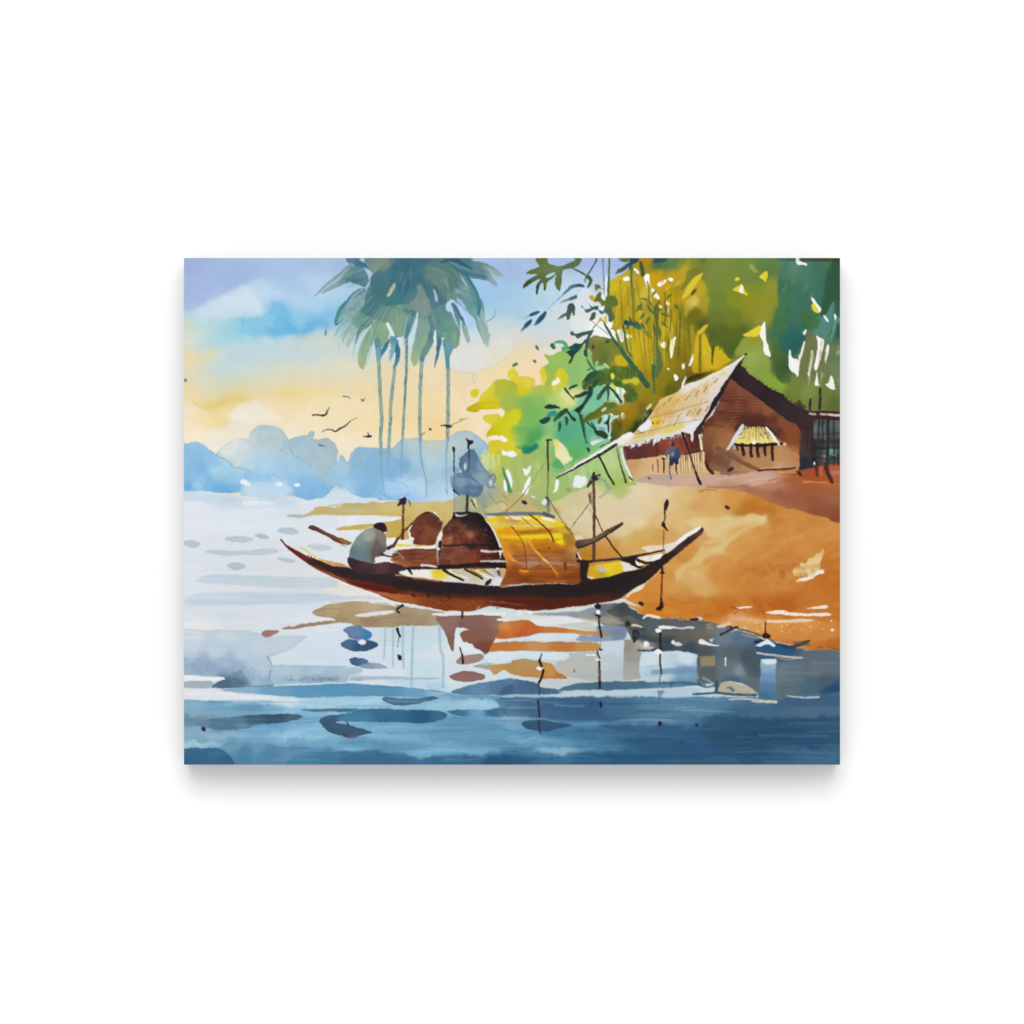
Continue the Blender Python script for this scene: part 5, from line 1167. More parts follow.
ROOF = '''980,260,e4ddd6 900,300,e0d8c8 800,340,e6e2e2 750,370,e2d8cc 620,440,d9bc74 560,470,dcc078 520,520,d8b866 480,560,d2a65a 430,610,dcc08c
600,520,d9b972 700,440,dcc48c 800,450,d8c2a0 900,420,dcc8b0 900,350,dcc98c 800,390,d9b878 970,400,e0d4cc 600,600,d6b070 700,540,d8bc90 650,620,dcc8a0
700,600,e0d4cc 800,570,d9bc80 850,560,dcc4a8 900,540,e0cdc0 740,650,e4dcd8 640,650,ddd0c0 520,650,d9b26a 480,650,dcb040 400,680,e6e4e2 560,680,e0cdb0
450,740,d9bc70 600,710,d8c470 680,695,dcca6c 760,700,dcd6d2 820,660,e2e0e0 350,770,d8bc70 250,800,d9c48c 180,830,d9c090 500,770,d8d0a8 650,745,d9d6d0
E2: 60,210,e6ddd8 130,160,e4dcd8 30,290,e2d8cc 20,250,dccf9c'''
g('E2: 212,92 150,132 60,188 0,222 E0: 940,258 860,298 770,328 700,370 680,398 600,428 520,460 480,512 430,592 380,660 320,722 280,755 240,752 180,780 138,820 140,842 200,862 250,862 270,880 300,848 330,835 345,860 400,818 440,810 470,800 455,860 480,830 500,800 560,800 640,770 700,745 745,755 770,765 785,830 795,770 812,722 865,648 860,625 900,590 915,570 930,530 945,490 935,478 970,438 1024,378 E2: 30,330 60,290 100,235 160,150', ROOF, soft=.6, sp=3, w=.4)
many(l, 'a8885c', '430,620 520,600 620,575 760,530 860,500 940,480|290,762 400,735 520,708 640,675 760,650 860,632', 1.4, 1, soft=.7, a=.75)
l('c9a05c', '480,590 560,575 640,560', 2, 1, soft=1, a=.6)
l('6f6a64', '320,728 365,752', 1.4, 1)
for i in range(170):
    v = r2.uniform(.05, .95)
    t = r2.uniform(.05, .95)
    # along the slope: from eave line up to the ridge line
    ax_, ay_ = 330 + 480 * t, 790 - 70 * t - 40 * t * t
    bx_, by_ = 520 + 560 * t, 480 - 280 * t
    u, w_ = ax_ + (bx_ - ax_) * v, ay_ + (by_ - ay_) * v
    n = r2.uniform(18, 46)
    l(('b08a5a', '9c7448', 'cc9c4c', 'e8d8b4', 'e0c274')[i % 5], '%g,%g %g,%g' % (u, w_, u + n * .5, w_ - n * .8), r2.uniform(.6, 1.1), .4, soft=.5, a=.5)
for s_ in ('480,570 505,530', '645,490 680,455', '730,470 760,430', '815,435 840,390', '885,400 915,360', '980,320 1005,285', '670,610 700,580', '630,690 660,640', '830,590 860,550', '740,600 770,560', '900,560 930,515', '540,520 560,490', '585,480 610,450'):
    l('94704e', s_, 1.8, 1, soft=.6, a=.85)
p('e4c030', '440,640 480,620 520,640 480,690 445,690', soft=1.2, a=.8)
o('6b4420', 452,665, 10,12, soft=.7)
o('c87c28', 495,660, 20,12, -30, soft=.9, a=.8)
p('eceaea', '330,715 400,640 440,650 440,690 380,735 340,738', soft=.9, a=.9)
p('e8e4e0', '690,420 720,350 790,322 870,300 900,315 840,350 760,390', soft=1.6, a=.6)
p('d9ba68', '480,540 600,450 690,410 740,450 640,520 560,570 470,590', soft=3, a=.4)
p('e6e6ea', '690,720 740,690 800,670 860,640 850,655 800,735 790,760 740,752 700,742', soft=1, a=.85)
p('dcca6c', '500,720 600,700 690,680 700,700 640,735 540,755', soft=1.2, a=.7)
l('f0ece8', 'E2: 205,98 140,140 50,195 0,228 E0: 945,262 880,292', 2.2, 1.6, soft=.7, a=.85)
for i in range(16):
    u = 285 + i * 30
    l('c4cad2', '%g,%g %g,%g' % (u, 830 - i * 5.5, u - 14, 862 - i * 5.5 + r2.uniform(-8, 8)), 1.6, .6, a=.8)
l('e2e0dc', '160,838 260,822 400,790 560,765 690,730', 2.2, 2.4, soft=1, a=.6)
l('d4d8de', '150,846 270,852 340,835 400,812 480,796 560,788 640,766 700,748', 3.4, 3.4, soft=.9, a=.9)
many(l, '55302c', '250,858 275,872|300,846 318,852|345,840 362,850|395,822 415,826|440,812 470,812|500,802 530,800|570,792 600,786|640,772 670,764|720,756 770,768', 1.8, 1.2, soft=.7, a=.85)
leaf('dfe2e6', '300,838 268,880|350,826 330,862|480,795 455,860|520,790 490,830|790,760 785,826|420,806 400,838', 3)
use('painted_hut.porch_pole')
p('eceaea', 'B2: 335,362 420,305 500,258 600,198 680,150 740,108 772,106 760,132 690,162 600,218 500,278 420,330 345,372', soft=.6)
p('f0ecea', 'B2: 640,170 690,140 740,110 790,120 760,150 700,180', soft=.8, a=.7)
l('2c2226', 'B2: 320,378 420,325 520,272 600,228 675,178', 2, 3.4)
l('3a2e2c', 'E0: 0,868 60,840 125,800', 1.6, 1, a=.9)
use('painted_hut.post')
l('e8e6e2', 'B2: 708,205 728,290 752,340 765,392', 3, 3.6)
l('8f8478', 'B2: 725,210 745,290 770,360', 1, .8, a=.7)
l('5a4a38', 'B2: 755,375 772,392', 2.4, 1.8)
use('painted_hut.post#1')
l('84845c', 'B2: 680,195 700,290 735,405', 1.8, 2.6, c2='4a3c30')
use('painted_hut.post#2')
l('2a2626', 'B2: 568,238 600,300 630,360 662,418', 2, 2.6)
use('painted_hut.post#3')
l('2a2024', 'E1: 228,338 260,420 300,545', 2.8, 1.8)
l('3a2a2a', 'E1: 300,540 335,650 365,740', 2, 2)
l('22191e', 'E1: 365,740 385,800 412,855', 2.2, 4)
use('painted_hut.window_awning')
T('E2')
p('4a2c28', '130,700 180,665 300,680 390,680 470,740 520,800 470,800 380,700 220,700 150,760', soft=1.2, a=.8)
p('e2d27c', '195,692 250,700 330,700 388,706 440,765 482,822 452,848 380,842 320,830 240,846 140,848 128,822 160,760', soft=.6)
for u, b in ((215, -26), (240, -20), (268, -14), (300, 0), (325, 8), (350, 24), (372, 40), (398, 52)):
    l('7a6030', '%g,%g %g,%g' % (u, 700, u + b, 800), 1, .6, a=.6)
    l('efe69c', '%g,%g %g,%g' % (u - 10, 715, u - 10 + b, 830), 1.2, 1, a=.7)
many(l, '4a3820', '165,770 185,750|170,800 195,790|345,760 365,790|400,790 425,815|380,745 400,770', 1.2, .6, a=.8)
many(l, '3a2624', '205,690 212,720|235,688 240,716|262,690 266,712|305,690 305,712|350,690 352,716|375,700 385,720', 1.4, .6)
p('d4d8e0', '178,688 206,690 150,790 110,850 72,892 58,882 110,800', soft=.6)
l('b4bcc8', '130,850 118,890', 2, 1.4)
p('f0ece6', '384,708 402,704 460,770 505,832 482,836 430,780', soft=.5)
l('cdb99c', '480,785 545,850', 2, 2.4, soft=.6, a=.9)
l('3a2420', '420,700 470,770 530,830', 1.2, 1, a=.8)
o('2a1c1c', 522,842, 12,11, soft=.6)
o('e4d49c', 497,848, 12,10, soft=.6)
o('e0cc8c', 555,845, 12,14, soft=.8)
use('painted_hut.window_bars')
p('241a1c', '130,838 240,848 300,838 380,842 480,838 478,862 380,866 280,868 140,866', soft=.6)
for u, b, n in ((148, 905, 3), (200, 948, 5), (265, 962, 4.6), (322, 960, 4.4), (385, 950, 4.4), (447, 990, 4)):
    l('261a1c', '%g,848 %g,%g %g,%g' % (u - 12 if u < 260 else u, u - 2, (848 + b) / 2, u + 4, b - 14), n * .8, n * .8, soft=.6)
    l('4a3026', '%g,%g %g,%g' % (u + 2, b - 30, u + 4, b), n * .6, 1.2, soft=.8, a=.8)
o('f2eee8', 290,832, 22,16, soft=.8)

many(l, '6a5424', '200,715 185,770|225,700 205,800|255,705 240,820|285,705 280,790|312,700 312,810|338,705 345,760|362,705 380,770|390,720 420,790|410,740 440,800', 1.1, .6, a=.65)
use('painted_shed')
T('E3')
l('c8b4a6', '715,38 770,42', 2.2, 2.8, soft=.7, a=.9)
l('d0c2b4', '825,44 880,48', 2.2, 2.6, soft=.7)
l('d8cabc', '905,46 1030,58', 2.4, 3.2, soft=.7)
many(l, '2e2224', '690,180 690,420|760,300 780,560|850,100 845,330|960,90 965,560|1005,300 1005,560', 2.6, 2, soft=1, a=.75)
many(l, '32282a', '620,330 760,320|740,250 1024,240|620,440 900,450', 2, 1.4, soft=1.2, a=.6)
p('3a2c2e', '620,180 730,180 730,480 620,470', soft=3, a=.4)

# ---- villager by the porch
use('painted_villager')
T('E1')
l('4a3426', '38,602 42,740', 2, 1.6)
l('3a2820', '30,600 50,606', 2.6, 2)
l('66586a', '104,670 98,720 108,770 116,805', 2.2, 1.6)
l('4a3038', '172,650 166,700 172,752', 2.2, 1.8)
p('22345c', '94,592 192,592 190,655 160,660 143,640 128,675 95,670', soft=.6, sm=0, w=.2)
g('112,484 150,486 180,494 190,520 188,560 192,598 95,598 96,560 88,520', '95,540,5a6878 130,520,6a6c7a 120,585,4a5468 165,540,2f4666 180,585,24385e 150,560,34486a', soft=.6, sm=0, w=.2)
l('5a6674', '108,490 84,520 72,560', 3, 2.2)
l('55606c', '70,520 62,560 66,590', 3, 2.4)
l('d6c8c0', '50,580 60,592', 2, 1.6)
l('33486a', '180,495 198,535 200,580 192,605', 2.4, 1.8)
o('2c2a38', 135,448, 20,26, soft=.6)
p('3c4454', '116,434 135,416 156,426 155,444 120,446', soft=.6)
l('b8a8b0', '112,440 104,430', 1.4, 1, a=.7)
p('a49cac', '112,545 140,535 140,570 118,575', soft=.8, a=.7)
# ---- reflections and shade in the water
r3 = np.random.RandomState(11)
def refl(k):
    use('painted_water.reflection#%d' % k)
use('painted_water')
T('C2')
g('380,75 470,60 540,40 560,20 720,3 760,42 850,82 920,98 1024,98 C3: 130,112 250,128 330,165 300,200 200,225 250,262 245,315 150,318 0,296 C2: 850,296 780,250 730,160 600,140 560,105 450,95',
  '''450,65,8a94a0 600,50,6a7078 720,40,4a4e54 650,90,8a8478 750,90,5c605f 900,130,50606a 900,200,606058 980,180,5a5e58 850,200,4a525a 980,250,3a4a58 850,260,8a8a84
C3: 50,130,5c5f5e 150,130,5c6468 150,190,6a6660 60,210,646058 200,230,66665e 80,280,3c4c5c 200,290,4c5458 200,170,7a7468''', soft=1, sp=3)
p('3f444a', '640,40 720,5 780,50 880,95 820,110 740,80 690,95 620,60', soft=1.5, a=.7)
p('8a94a2', '130,72 300,62 450,55 545,30 560,60 450,85 300,80', soft=1, a=.9)
p('a39c8c', '450,85 520,75 640,95 730,130 620,130 500,110', soft=1.3, a=.7)
g('560,148 725,150 722,228 560,240 440,232 452,205 560,200', '600,180,7a90aa 500,215,8aa0b4 680,190,7488a2 620,220,8ca0b4', soft=.9)
g('560,240 722,228 720,472 590,478 572,350', '640,260,c6d4dc 640,350,bccad0 650,450,b6c2c6', soft=.9, sm=0)
g('722,226 800,226 832,240 830,330 828,462 715,474', '760,260,8f8c84 780,330,9a9892 770,430,a9a8a2 810,260,a8a296', soft=.9, sm=0)
g('370,312 480,300 560,300 590,478 480,470 380,450 320,420 300,385', '450,340,b6bcba 520,400,b4b8b2 400,400,b9b6aa 500,460,aeb4b2', soft=1.1, sm=0)
g('835,300 1024,312 C3: 140,325 140,480 0,490 C2: 960,478 830,470', '900,340,cddce4 900,430,b6ccd8 980,400,c2d2da C3: 60,350,d3dfe6 60,410,6f95b4 60,460,8ab4c6 60,485,3f6c8a', soft=1)
l('7396b4', '900,425 980,418 C3: 60,412 136,412', 6, 8, soft=1.4, a=.8)
l('3a6684', 'C3: -100,490 0,485 80,490 170,500', 2, 3.4, soft=1, a=.9)
many(l, '9ab8c8', '850,440 950,450|860,390 940,385', 2, soft=1.2, a=.5)
T('C3')
p('3c6180', '560,590 700,556 850,530 1000,490 1000,610 800,630 600,625', soft=2, a=.9)
g('250,158 330,165 400,180 480,202 560,240 620,250 720,270 800,292 990,308 990,525 880,545 720,562 600,602 508,590 490,550 400,492 300,482 262,520 240,542 220,492 140,482 128,312 200,285',
  '''300,220,6a7c8c 400,230,5a7088 330,300,55646e 420,320,4a5a64 470,380,4e626e 300,400,66727a 380,420,7c8a94 450,460,5f6c72 350,470,4a6474 550,290,2f5a84 650,300,34597c
620,270,2a4a70 700,400,5f7280 850,400,64727c 950,400,5c707c 850,330,5a6c78 700,480,5a7078 900,480,4a6070 950,530,2a5078 800,520,4a687c 650,420,6a7a84 200,420,5a6468 200,460,66747a 170,300,4c565c''', soft=1, sp=3, e=.03)
p('3f5260', '400,300 480,300 515,340 510,460 440,440 400,400', soft=2, a=.5)
p('8f8468', '140,326 236,322 233,386 150,392', soft=.9, sm=0)
p('506064', '150,392 230,388 240,420 240,480 150,480', soft=1.2, a=.8)
l('8fa0a8', '168,460 225,490', 3.4, 2, soft=1, a=.8)
p('b4ac96', '270,492 330,484 430,510 492,552 450,562 330,550 258,556', soft=.8)
p('5a6a70', '300,520 330,510 355,530 340,545 325,525', soft=.9, a=.8)
l('365a72', '105,556 240,548 320,556 480,562', 2.4, 3.4, soft=.8)
l('34566a', '245,480 242,540', 3, 4.4, soft=.8)
l('33536a', '130,470 160,510 250,505', 2, 2, soft=.9, a=.8)
g('512,345 602,345 602,592 503,578', '555,355,c9d4dc 555,390,8fb0cc 555,450,6d95bd 555,520,527fa4 540,570,3f6f96', soft=1, a=.9, sm=0)
p('e4eaee', '520,348 598,346 596,372 540,378', soft=1.2, a=.8)
p('2c5a88', '480,250 560,262 640,262 720,275 700,312 620,318 500,300', soft=1.3, a=.85)
p('2b4058', '620,256 720,268 770,280 720,285 650,280', soft=1, a=.8)
l('c6beb6', '492,308 580,318 660,330 758,336', 2.6, 2.2, soft=.7)
l('aaa296', '600,330 660,348 730,340', 1.8, 1.4, soft=.8, a=.8)
p('e4e8ee', '480,262 520,240 555,228 575,245 600,260 588,272 545,255 500,268', soft=.6)
p('dfe4ea', '138,242 150,224 186,240 262,264 185,258 145,252', soft=.6)
many(p, 'c3ccd4', '-10,148 40,150 104,148 98,160 0,160|-10,244 20,245 38,258 20,268 -10,262|118,98 140,90 162,98 148,110 126,108|55,146 100,148 98,158', soft=.7)
l('8a949a', '190,152 218,158', 3, soft=1, a=.7)
l('e8ecf0', '298,338 298,382', 1.8, 1.6, soft=.7)
many(l, '2a2028', '88,110 130,104', 4, 3)
many(l, '3a322e', '268,196 320,172 372,150', 3, 2.4, soft=.6)
l('2e2222', '325,150 345,160 372,152', 3, 2)
p('e0c49c', '250,140 320,122 330,140 260,158', soft=1)
l('d0b89c', '330,182 380,165 420,160', 1.4, .8, soft=.8, a=.7)
l('4a5a5c', '380,165 450,180 530,210 600,245', 2, 1.6, soft=.8)
l('8a9aa0', '400,195 450,210 500,215', 2.4, 1.6, soft=.8, a=.8)
l('3a2018', '540,120 538,190', 1.2, 1.8)
p('3f1c16', '520,205 540,185 570,205 560,222 530,220', soft=.6)
l('2a2220', '478,240 520,232', 3, 2)
p('44423c', '700,275 740,240 805,230 800,242 750,265 720,285', soft=.7)
l('d4a068', '730,278 770,272', 2.2, 1.6, soft=.8, a=.8)
l('c8c0b6', '320,588 400,584 500,592 606,600', 1.4, 2.8, soft=.7)
l('d8d0c4', '460,600 605,606', 2, 1.6, soft=.7, a=.9)
l('b8bcc0', '670,565 760,575 858,574', 1.4, 2.4, soft=.8)
p('1f4a76', '860,545 940,520 990,500 990,540 900,560', soft=1.5, a=.6)
many(l, '7a8c98', '640,380 760,395|680,430 850,425|820,360 960,370|650,470 760,460', 3, 1.5, soft=1.8, a=.35)
many(l, '465c6a', '640,520 780,505|800,470 960,455|620,350 740,355', 3, 1.5, soft=1.8, a=.35)
# dry-brush fray where shade meets sand
for i in range(26):
    u = r3.uniform(0, 960)
    v = 97 + .17 * u + (20 if u > 400 else 0)
    l(('3f4a50', '6a5a48', 'c9a070')[i % 3], '%g,%g %g,%g' % (u, v + r3.uniform(-6, 10), u + r3.uniform(20, 50), v + r3.uniform(0, 14)), 1.6, .7, soft=.7, a=.7)
T('C2')
many(p, 'e6eaee', '935,142 1024,145 1024,158 940,160|835,260 850,232 868,240 870,270 850,275|1010,240 1024,232 1024,256 1010,252', soft=.7)
l('e4d8c8', '760,140 790,138 830,150', 2.2, 1.6, soft=.7)
l('f0e4d4', '840,95 865,80 900,86 935,95', 2.2, 3, soft=.7)
p('2e2a2c', '770,175 800,165 820,200 795,235 780,245', soft=.8)
p('33302e', '725,125 745,110 765,140 735,150', soft=.8)
l('3a4650', '790,195 880,230 960,225', 5, 4, soft=1, a=.8)
l('33465a', '810,290 880,292 960,285', 2.5, 3, soft=.8)
p('c9c0b0', '820,250 840,262 900,275 870,288 830,275', soft=1, a=.8)
many(l, '34424c', '760,160 850,170|850,205 930,215|900,240 1000,245', 3, 2, soft=1, a=.6)
p('e2e6e8', '180,100 300,92 420,95 480,118 420,130 320,135 220,140 170,120', soft=.8, a=.9)
p('c2c8bc', '320,140 420,125 500,120 540,140 560,180 450,160', soft=1.2, a=.8)

# brown reflections of the boat
refl(0)
g('C0: 822,62 870,32 930,12 1000,4 D0: 480,958 650,952 850,960 1000,985 C1: 120,-4 300,8 420,30 560,52 640,70 610,140 400,140 330,152 150,152 60,128 0,125 C0: 950,100 860,86', '''C0: 870,60,b09878 950,40,b4a07c 1000,80,a8926c
C1: 50,60,b09a74 200,120,a0886c 200,40,b8a88a 300,100,a89470 400,110,a08c6c 500,60,a8987c 500,120,9c8c6c 560,100,a89a80''', soft=.7, e=.05)
p('a0806c', 'C1: 120,92 210,90 200,140 140,140', soft=1, a=.7)
many(l, '8f7a5c', 'C0: 850,50 920,40 1000,42|C0: 870,85 950,95 1020,98|C1: 220,110 320,90 420,80|C1: 330,130 480,130', 1.8, 1, soft=.9, a=.55)
refl(1)
g('C0: 632,165 680,143 690,150 760,134 850,120 1024,104 C1: 40,112 0,122 C0: 900,132 850,142 720,162', 'C0: 660,158,a48068 850,128,9c8468 1000,112,a08c74', soft=.6)
p('a47c70', 'C0: 514,192 545,170 620,176 592,200 540,212', soft=.6, e=.08)
use('painted_water')
T('C1')
many(p, 'e2e0e2', '95,76 200,60 300,50 332,60 290,74 200,86 110,88|280,0 330,10 340,30 310,20', soft=.7)
l('e6e2de', '535,16 560,22 640,42', 2.4, 4, soft=.7)
refl(2)
g('585,84 780,80 962,84 978,150 930,235 905,290 875,322 848,290 815,280 800,255 780,248 760,238 742,242 722,205 716,186 765,165 705,152 690,195 682,295 660,262 622,170', '650,130,8f7068 800,120,86645c 900,180,8a6054 880,290,7a4c3c 950,140,8f7464 760,210,8a5f50 670,240,86645c', soft=.6, e=.06)
p('a08478', '702,352 740,326 820,312 866,330 840,356 760,378 715,374', soft=.6, e=.06)
p('8f6a66', '656,450 700,426 760,416 866,436 862,466 780,482 700,472', soft=.6, e=.06)
refl(3)
g('955,135 1024,116 C2: 150,110 195,140 300,150 420,166 560,180 630,180 632,196 500,202 420,192 230,185 150,206 0,220 C1: 930,212 960,185', '1000,150,cf8a50 990,200,c06a2c C2: 60,150,c8743c 150,190,c06830 100,210,bc6028 300,165,c8783c 500,190,cf9450 600,188,bc8450', soft=.7, e=.04)
g('925,250 1024,236 C2: 0,238 300,240 555,246 562,290 400,300 200,295 0,297 C1: 905,300', '960,270,c07834 C2: 50,270,c07c40 200,260,c68c58 350,280,bc7840 500,280,c08c4c', soft=.7, e=.04)
g('805,388 900,376 1024,368 C2: 60,348 150,345 280,372 320,420 370,446 362,462 200,456 60,440 0,410 C1: 930,440 900,408', '860,385,a3a69a 950,400,c09458 C2: 50,400,b88c50 150,420,b8884c 150,370,b49468 280,420,c08c48 330,450,b87430', soft=.7, e=.04)
l('c47a38', 'C2: 230,455 310,452 365,452', 2.4, 2, soft=.8, a=.8)
l('8f9a94', '810,390 860,374 930,368', 2, 1.4, soft=.8, a=.8)
use('painted_water')
many(p, 'd3e2ea', 'C2: 230,190 430,190 420,225 200,235 150,215|C2: 0,305 200,302 380,308 370,350 200,340 60,335 0,360|C1: 880,310 1024,302 1024,360 900,366', soft=.9, a=.85)
many(p, 'e6e4e0', '945,104 1024,98 1024,112 960,118|C2: -5,58 12,64 10,78 -5,80|C2: 78,58 92,52 108,66 95,80 80,72|C2: 130,58 160,56 180,66 150,74|C2: 195,398 215,388 238,398 225,410 200,408', soft=.6)
p('e6e6e8', '566,70 700,62 850,62 985,62 1000,72 990,84 850,78 700,82 570,84', soft=.6)
p('dfe6ea', '700,160 760,160 775,170 730,180 720,240 760,245 850,300 860,310 740,300 700,260 695,200', soft=1, a=.7)
refl(4)
for s_, w_ in (('268,152 270,240 262,345', 2), ('320,165 318,260 320,392', 2.4), ('378,150 378,260 384,395', 3.4), ('440,145 436,300 430,505', 3.6), ('598,152 606,280 622,350 620,520', 3.6)):
    l('a3bfd0', s_, w_, w_ * .8, soft=.9, a=.8)
    l('86b0c6', s_, .9, .8, soft=.6, a=.45)
refl(5)
g('20,172 60,145 120,140 150,165 190,185 186,218 150,232 110,226 60,216 50,195', '60,165,6a84a2 110,180,6c86a8 160,205,3c80bc 100,210,5f7fa4', soft=.6, e=.06)
g('4,252 60,222 110,232 130,225 200,238 232,258 180,290 90,297 30,278', '50,250,4a7094 110,280,355c84 200,265,34587c', soft=.6, e=.05)
p('e4e6ea', '108,245 130,222 158,236 150,255 125,258', soft=.6)
g('55,345 100,335 160,345 172,370 120,386 75,378', '90,360,3f6688 150,360,5078a0', soft=.6, e=.06)
g('120,385 165,368 240,372 288,396 200,406 140,398', '160,385,8499b0 250,392,93a8ba', soft=.7)
# ink marks: reflected poles
refl(6)
many(l, '201c1e', '378,20 350,38 345,52 360,65|345,162 352,190 362,210', 3, 2)
l('3a3434', '355,205 350,250 345,270', 1, .6)
o('201c20', 362,336, 12,13)
l('2c2a30', '350,320 372,345', 1.4, 1.6)
refl(7)
l('241c1c', '738,42 738,96', 3, 2.4)
l('5a4440', '735,96 728,150', 1, .8, a=.7)
l('241a1c', '722,275 738,320 742,368', 1.2, 3)
T('C2')
refl(8)
l('4a2c34', '226,312 216,350', 1.6, 2.4)
l('241a1c', '214,350 228,386', 3, 3)
l('241a1c', '236,410 228,450 206,498', 3, 2.6)
l('44403c', '212,505 212,560', 1.8, 1.2, a=.9)
l('2c2a38', '205,590 212,690', 2.2, 2.4)
l('2c2e3c', '208,715 214,770 226,795', 2, 1.6)
refl(9)
l('2a2222', '565,10 572,120 580,165 588,212', 2, 2.8)
p('241c1e', '545,20 580,15 585,40 555,45', soft=.8)
o('f0f0ee', 568,62, 14,12, soft=.7)
l('2c2826', '556,80 580,88', 3, 2)
l('9a8a84', '582,215 580,265', 1.2, .8, a=.8)
l('2a2428', '575,285 590,288', 2.4, 2)
l('7a4034', '560,290 566,320', 2, 2)
l('2a2020', '560,305 578,342', 1.6, 1.6)
l('f0f0ee', '500,318 545,320', 2.4, 2)
l('eceae6', '552,345 580,350', 2.4, 2, a=.9)
l('6a6258', '574,358 576,420 578,490', 2.8, 3.4, c2='3f3834')
l('241f20', '574,360 572,400', 1.6, 1.2)
l('22262e', '578,485 576,520', 3, 2.4)
o('22222c', 584,618, 9,20, soft=.7)
refl(10)
l('241c1c', '938,180 940,250 948,285', 3, 2)
o('f0f0f0', 928,172, 18,13, soft=.7)
p('eef0f0', '905,300 930,285 955,300 940,312 915,312', soft=.6)
l('44342c', '942,315 940,370 946,430', 2, 2.4)
l('5a6068', '942,430 932,500', 1.6, 1.2, a=.9)
p('5a6488', '925,535 962,535 952,560 938,575 940,600 928,605 930,560', soft=1, a=.6)
o('2e2028', 938,734, 13,17, soft=.7)
o('6a7a84', 424,418, 7,9, soft=.7)
o('4a5a64', 1008,495, 8,14, soft=1, a=.7)

# ---- dark conifer beyond the boat and scrub at its foot
use('painted_scrub')
T('B1')
g('690,500 760,470 850,470 920,430 960,440 1024,470 B2: 60,470 130,480 260,540 240,570 120,580 B1: 1024,620 900,600 820,590 700,570', '720,540,a6a98a 850,520,8a9c90 950,500,b0b07c 900,570,9aa284 980,540,c9b878 820,560,a0a688 B2: 60,530,c0b078 150,560,c4b07a 200,520,a3b070', soft=1.3, a=.9, w=1)
many(l, '5f7068', '900,480 930,520 960,560 930,575|940,530 980,520 1010,560 970,580|860,540 900,560 940,545|980,480 1010,520|890,590 1000,600 1024,590', 1.1, .8, soft=.7, a=.65)
many(l, '8aa0ac', '900,330 935,370 920,405 945,440|870,330 900,350 935,350|900,400 870,420 850,450|930,400 960,440', 1.8, 1, soft=1, a=.6)
l('5f7480', '880,600 960,605 B2: 20,600 150,590 280,600', 2.2, 2.6, soft=.8, a=.8)
l('4a5c6c', '930,600 980,598', 3, 2, soft=.8, a=.8)
p('d6dcde', '900,410 930,400 925,430 905,430', soft=1, a=.6)
use('painted_conifer')
g('775,212 800,205 818,228 835,270 872,330 905,368 928,402 905,425 862,412 864,458 822,492 760,482 705,475 672,430 668,385 700,362 735,352 716,300 722,262 752,230', '''770,260,5f7c94 740,330,5a7a96 800,300,60809a 730,420,6b8cac
800,440,5a7c9c 690,400,7a98b4 850,380,7f98a4 845,440,6c8498 760,380,64849e 700,450,6485a2''', soft=.9, e=.06, w=.8)
p('8aa4b6', '748,300 760,280 765,320 752,345', soft=1, a=.8)
l('86a2b4', '690,400 740,400 800,385 850,395', 1.6, 1, soft=1, a=.6)
p('4c6c88', '740,440 800,410 850,420 855,455 810,485 750,478', soft=2, a=.6)
many(l, '4a647c', '700,360 735,345 760,330|722,300 735,262 765,235|820,250 850,310 890,355|680,430 720,470|790,215 812,205 800,235', 1.3, .8, soft=.8, a=.7)
many(l, '5a7088', '850,330 900,350 890,380|880,390 920,375|830,300 870,360', 1.4, .8, soft=.8, a=.6)
p('d8dde0', '700,345 725,330 730,345', soft=1, a=.6)
for i in range(60):
    a_, b_ = r3.uniform(0, 1), r3.uniform(0, 1)
    o(('6f8ca6', '4f6c88', '86a0b4', '5a7894')[i % 4], 690 + 170 * a_, 250 + 230 * b_, r3.uniform(8, 26), r3.uniform(5, 16), r3.uniform(-40, 40), soft=1.6, a=.25, keep=1)
p('93a6ae', '850,330 905,360 925,405 960,470 900,500 850,500 870,440 840,390', soft=2.5, a=.4, keep=1)
many(p, '8ca6b8', '690,400 720,375 760,385 755,420 715,440|790,380 840,360 880,380 850,420 800,420|830,270 860,320 850,340 820,310', soft=1.6, a=.55)
many(l, '49658a', '680,410 700,450 760,475 820,470|740,300 770,350 830,410 860,450|700,360 740,350 770,370 820,400', 3, 1.6, soft=1, a=.5)
many(p, 'dde4e6', '893,400 912,392 920,412 905,425|745,300 755,290 757,320 748,332', soft=.8, a=.85)
many(l, '5c7a80', '900,370 925,360 935,390 915,420 930,440|880,420 905,440 925,430', 2.2, 1.4, soft=.8, a=.75)
many(p, 'd9c88c', '780,530 820,520 830,560 790,570|880,560 950,530 1010,550 960,590 890,590', soft=1.4, a=.55)
many(l, '6c8698', '850,310 885,350 900,375 930,370 922,400 890,395|840,430 880,440 930,430|700,385 690,440 720,475', 1.4, .8, soft=.9, a=.55)
l('3a3c48', '778,190 776,260 774,340', 2, 1, soft=.7)
p('2a2028', '760,140 778,148 802,153 800,168 784,180 776,200 768,200 768,168', soft=.6, sm=0)
p('7a98b4', 'B1: 660,380 690,365 690,460 670,430', soft=1.2, a=.6)
use('painted_conifer.trunk')
l('352c30', '768,482 766,530 764,585', 2.6, 3.2, soft=.6)
p('e4d694', '790,520 812,500 820,520 808,540', soft=.7, a=.9)
l('463a38', '795,515 815,560', 2, 1.2)
use('painted_pole')
l('3a3844', '686,215 688,340', 1.6, 1.6)
l('4a5868', '688,340 686,470', 1.2, 1, a=.9)
o('2a2630', 686,206, 8,18, soft=.6)
l('2f3448', '684,455 700,470 720,482', 2.6, 1.6)
l('6f7a80', '688,480 690,600', .9, .7, a=.7)
use('painted_pole#1')
l('7a5038', '382,530 380,620 380,700', 2.6, 3, c2='6a4030')
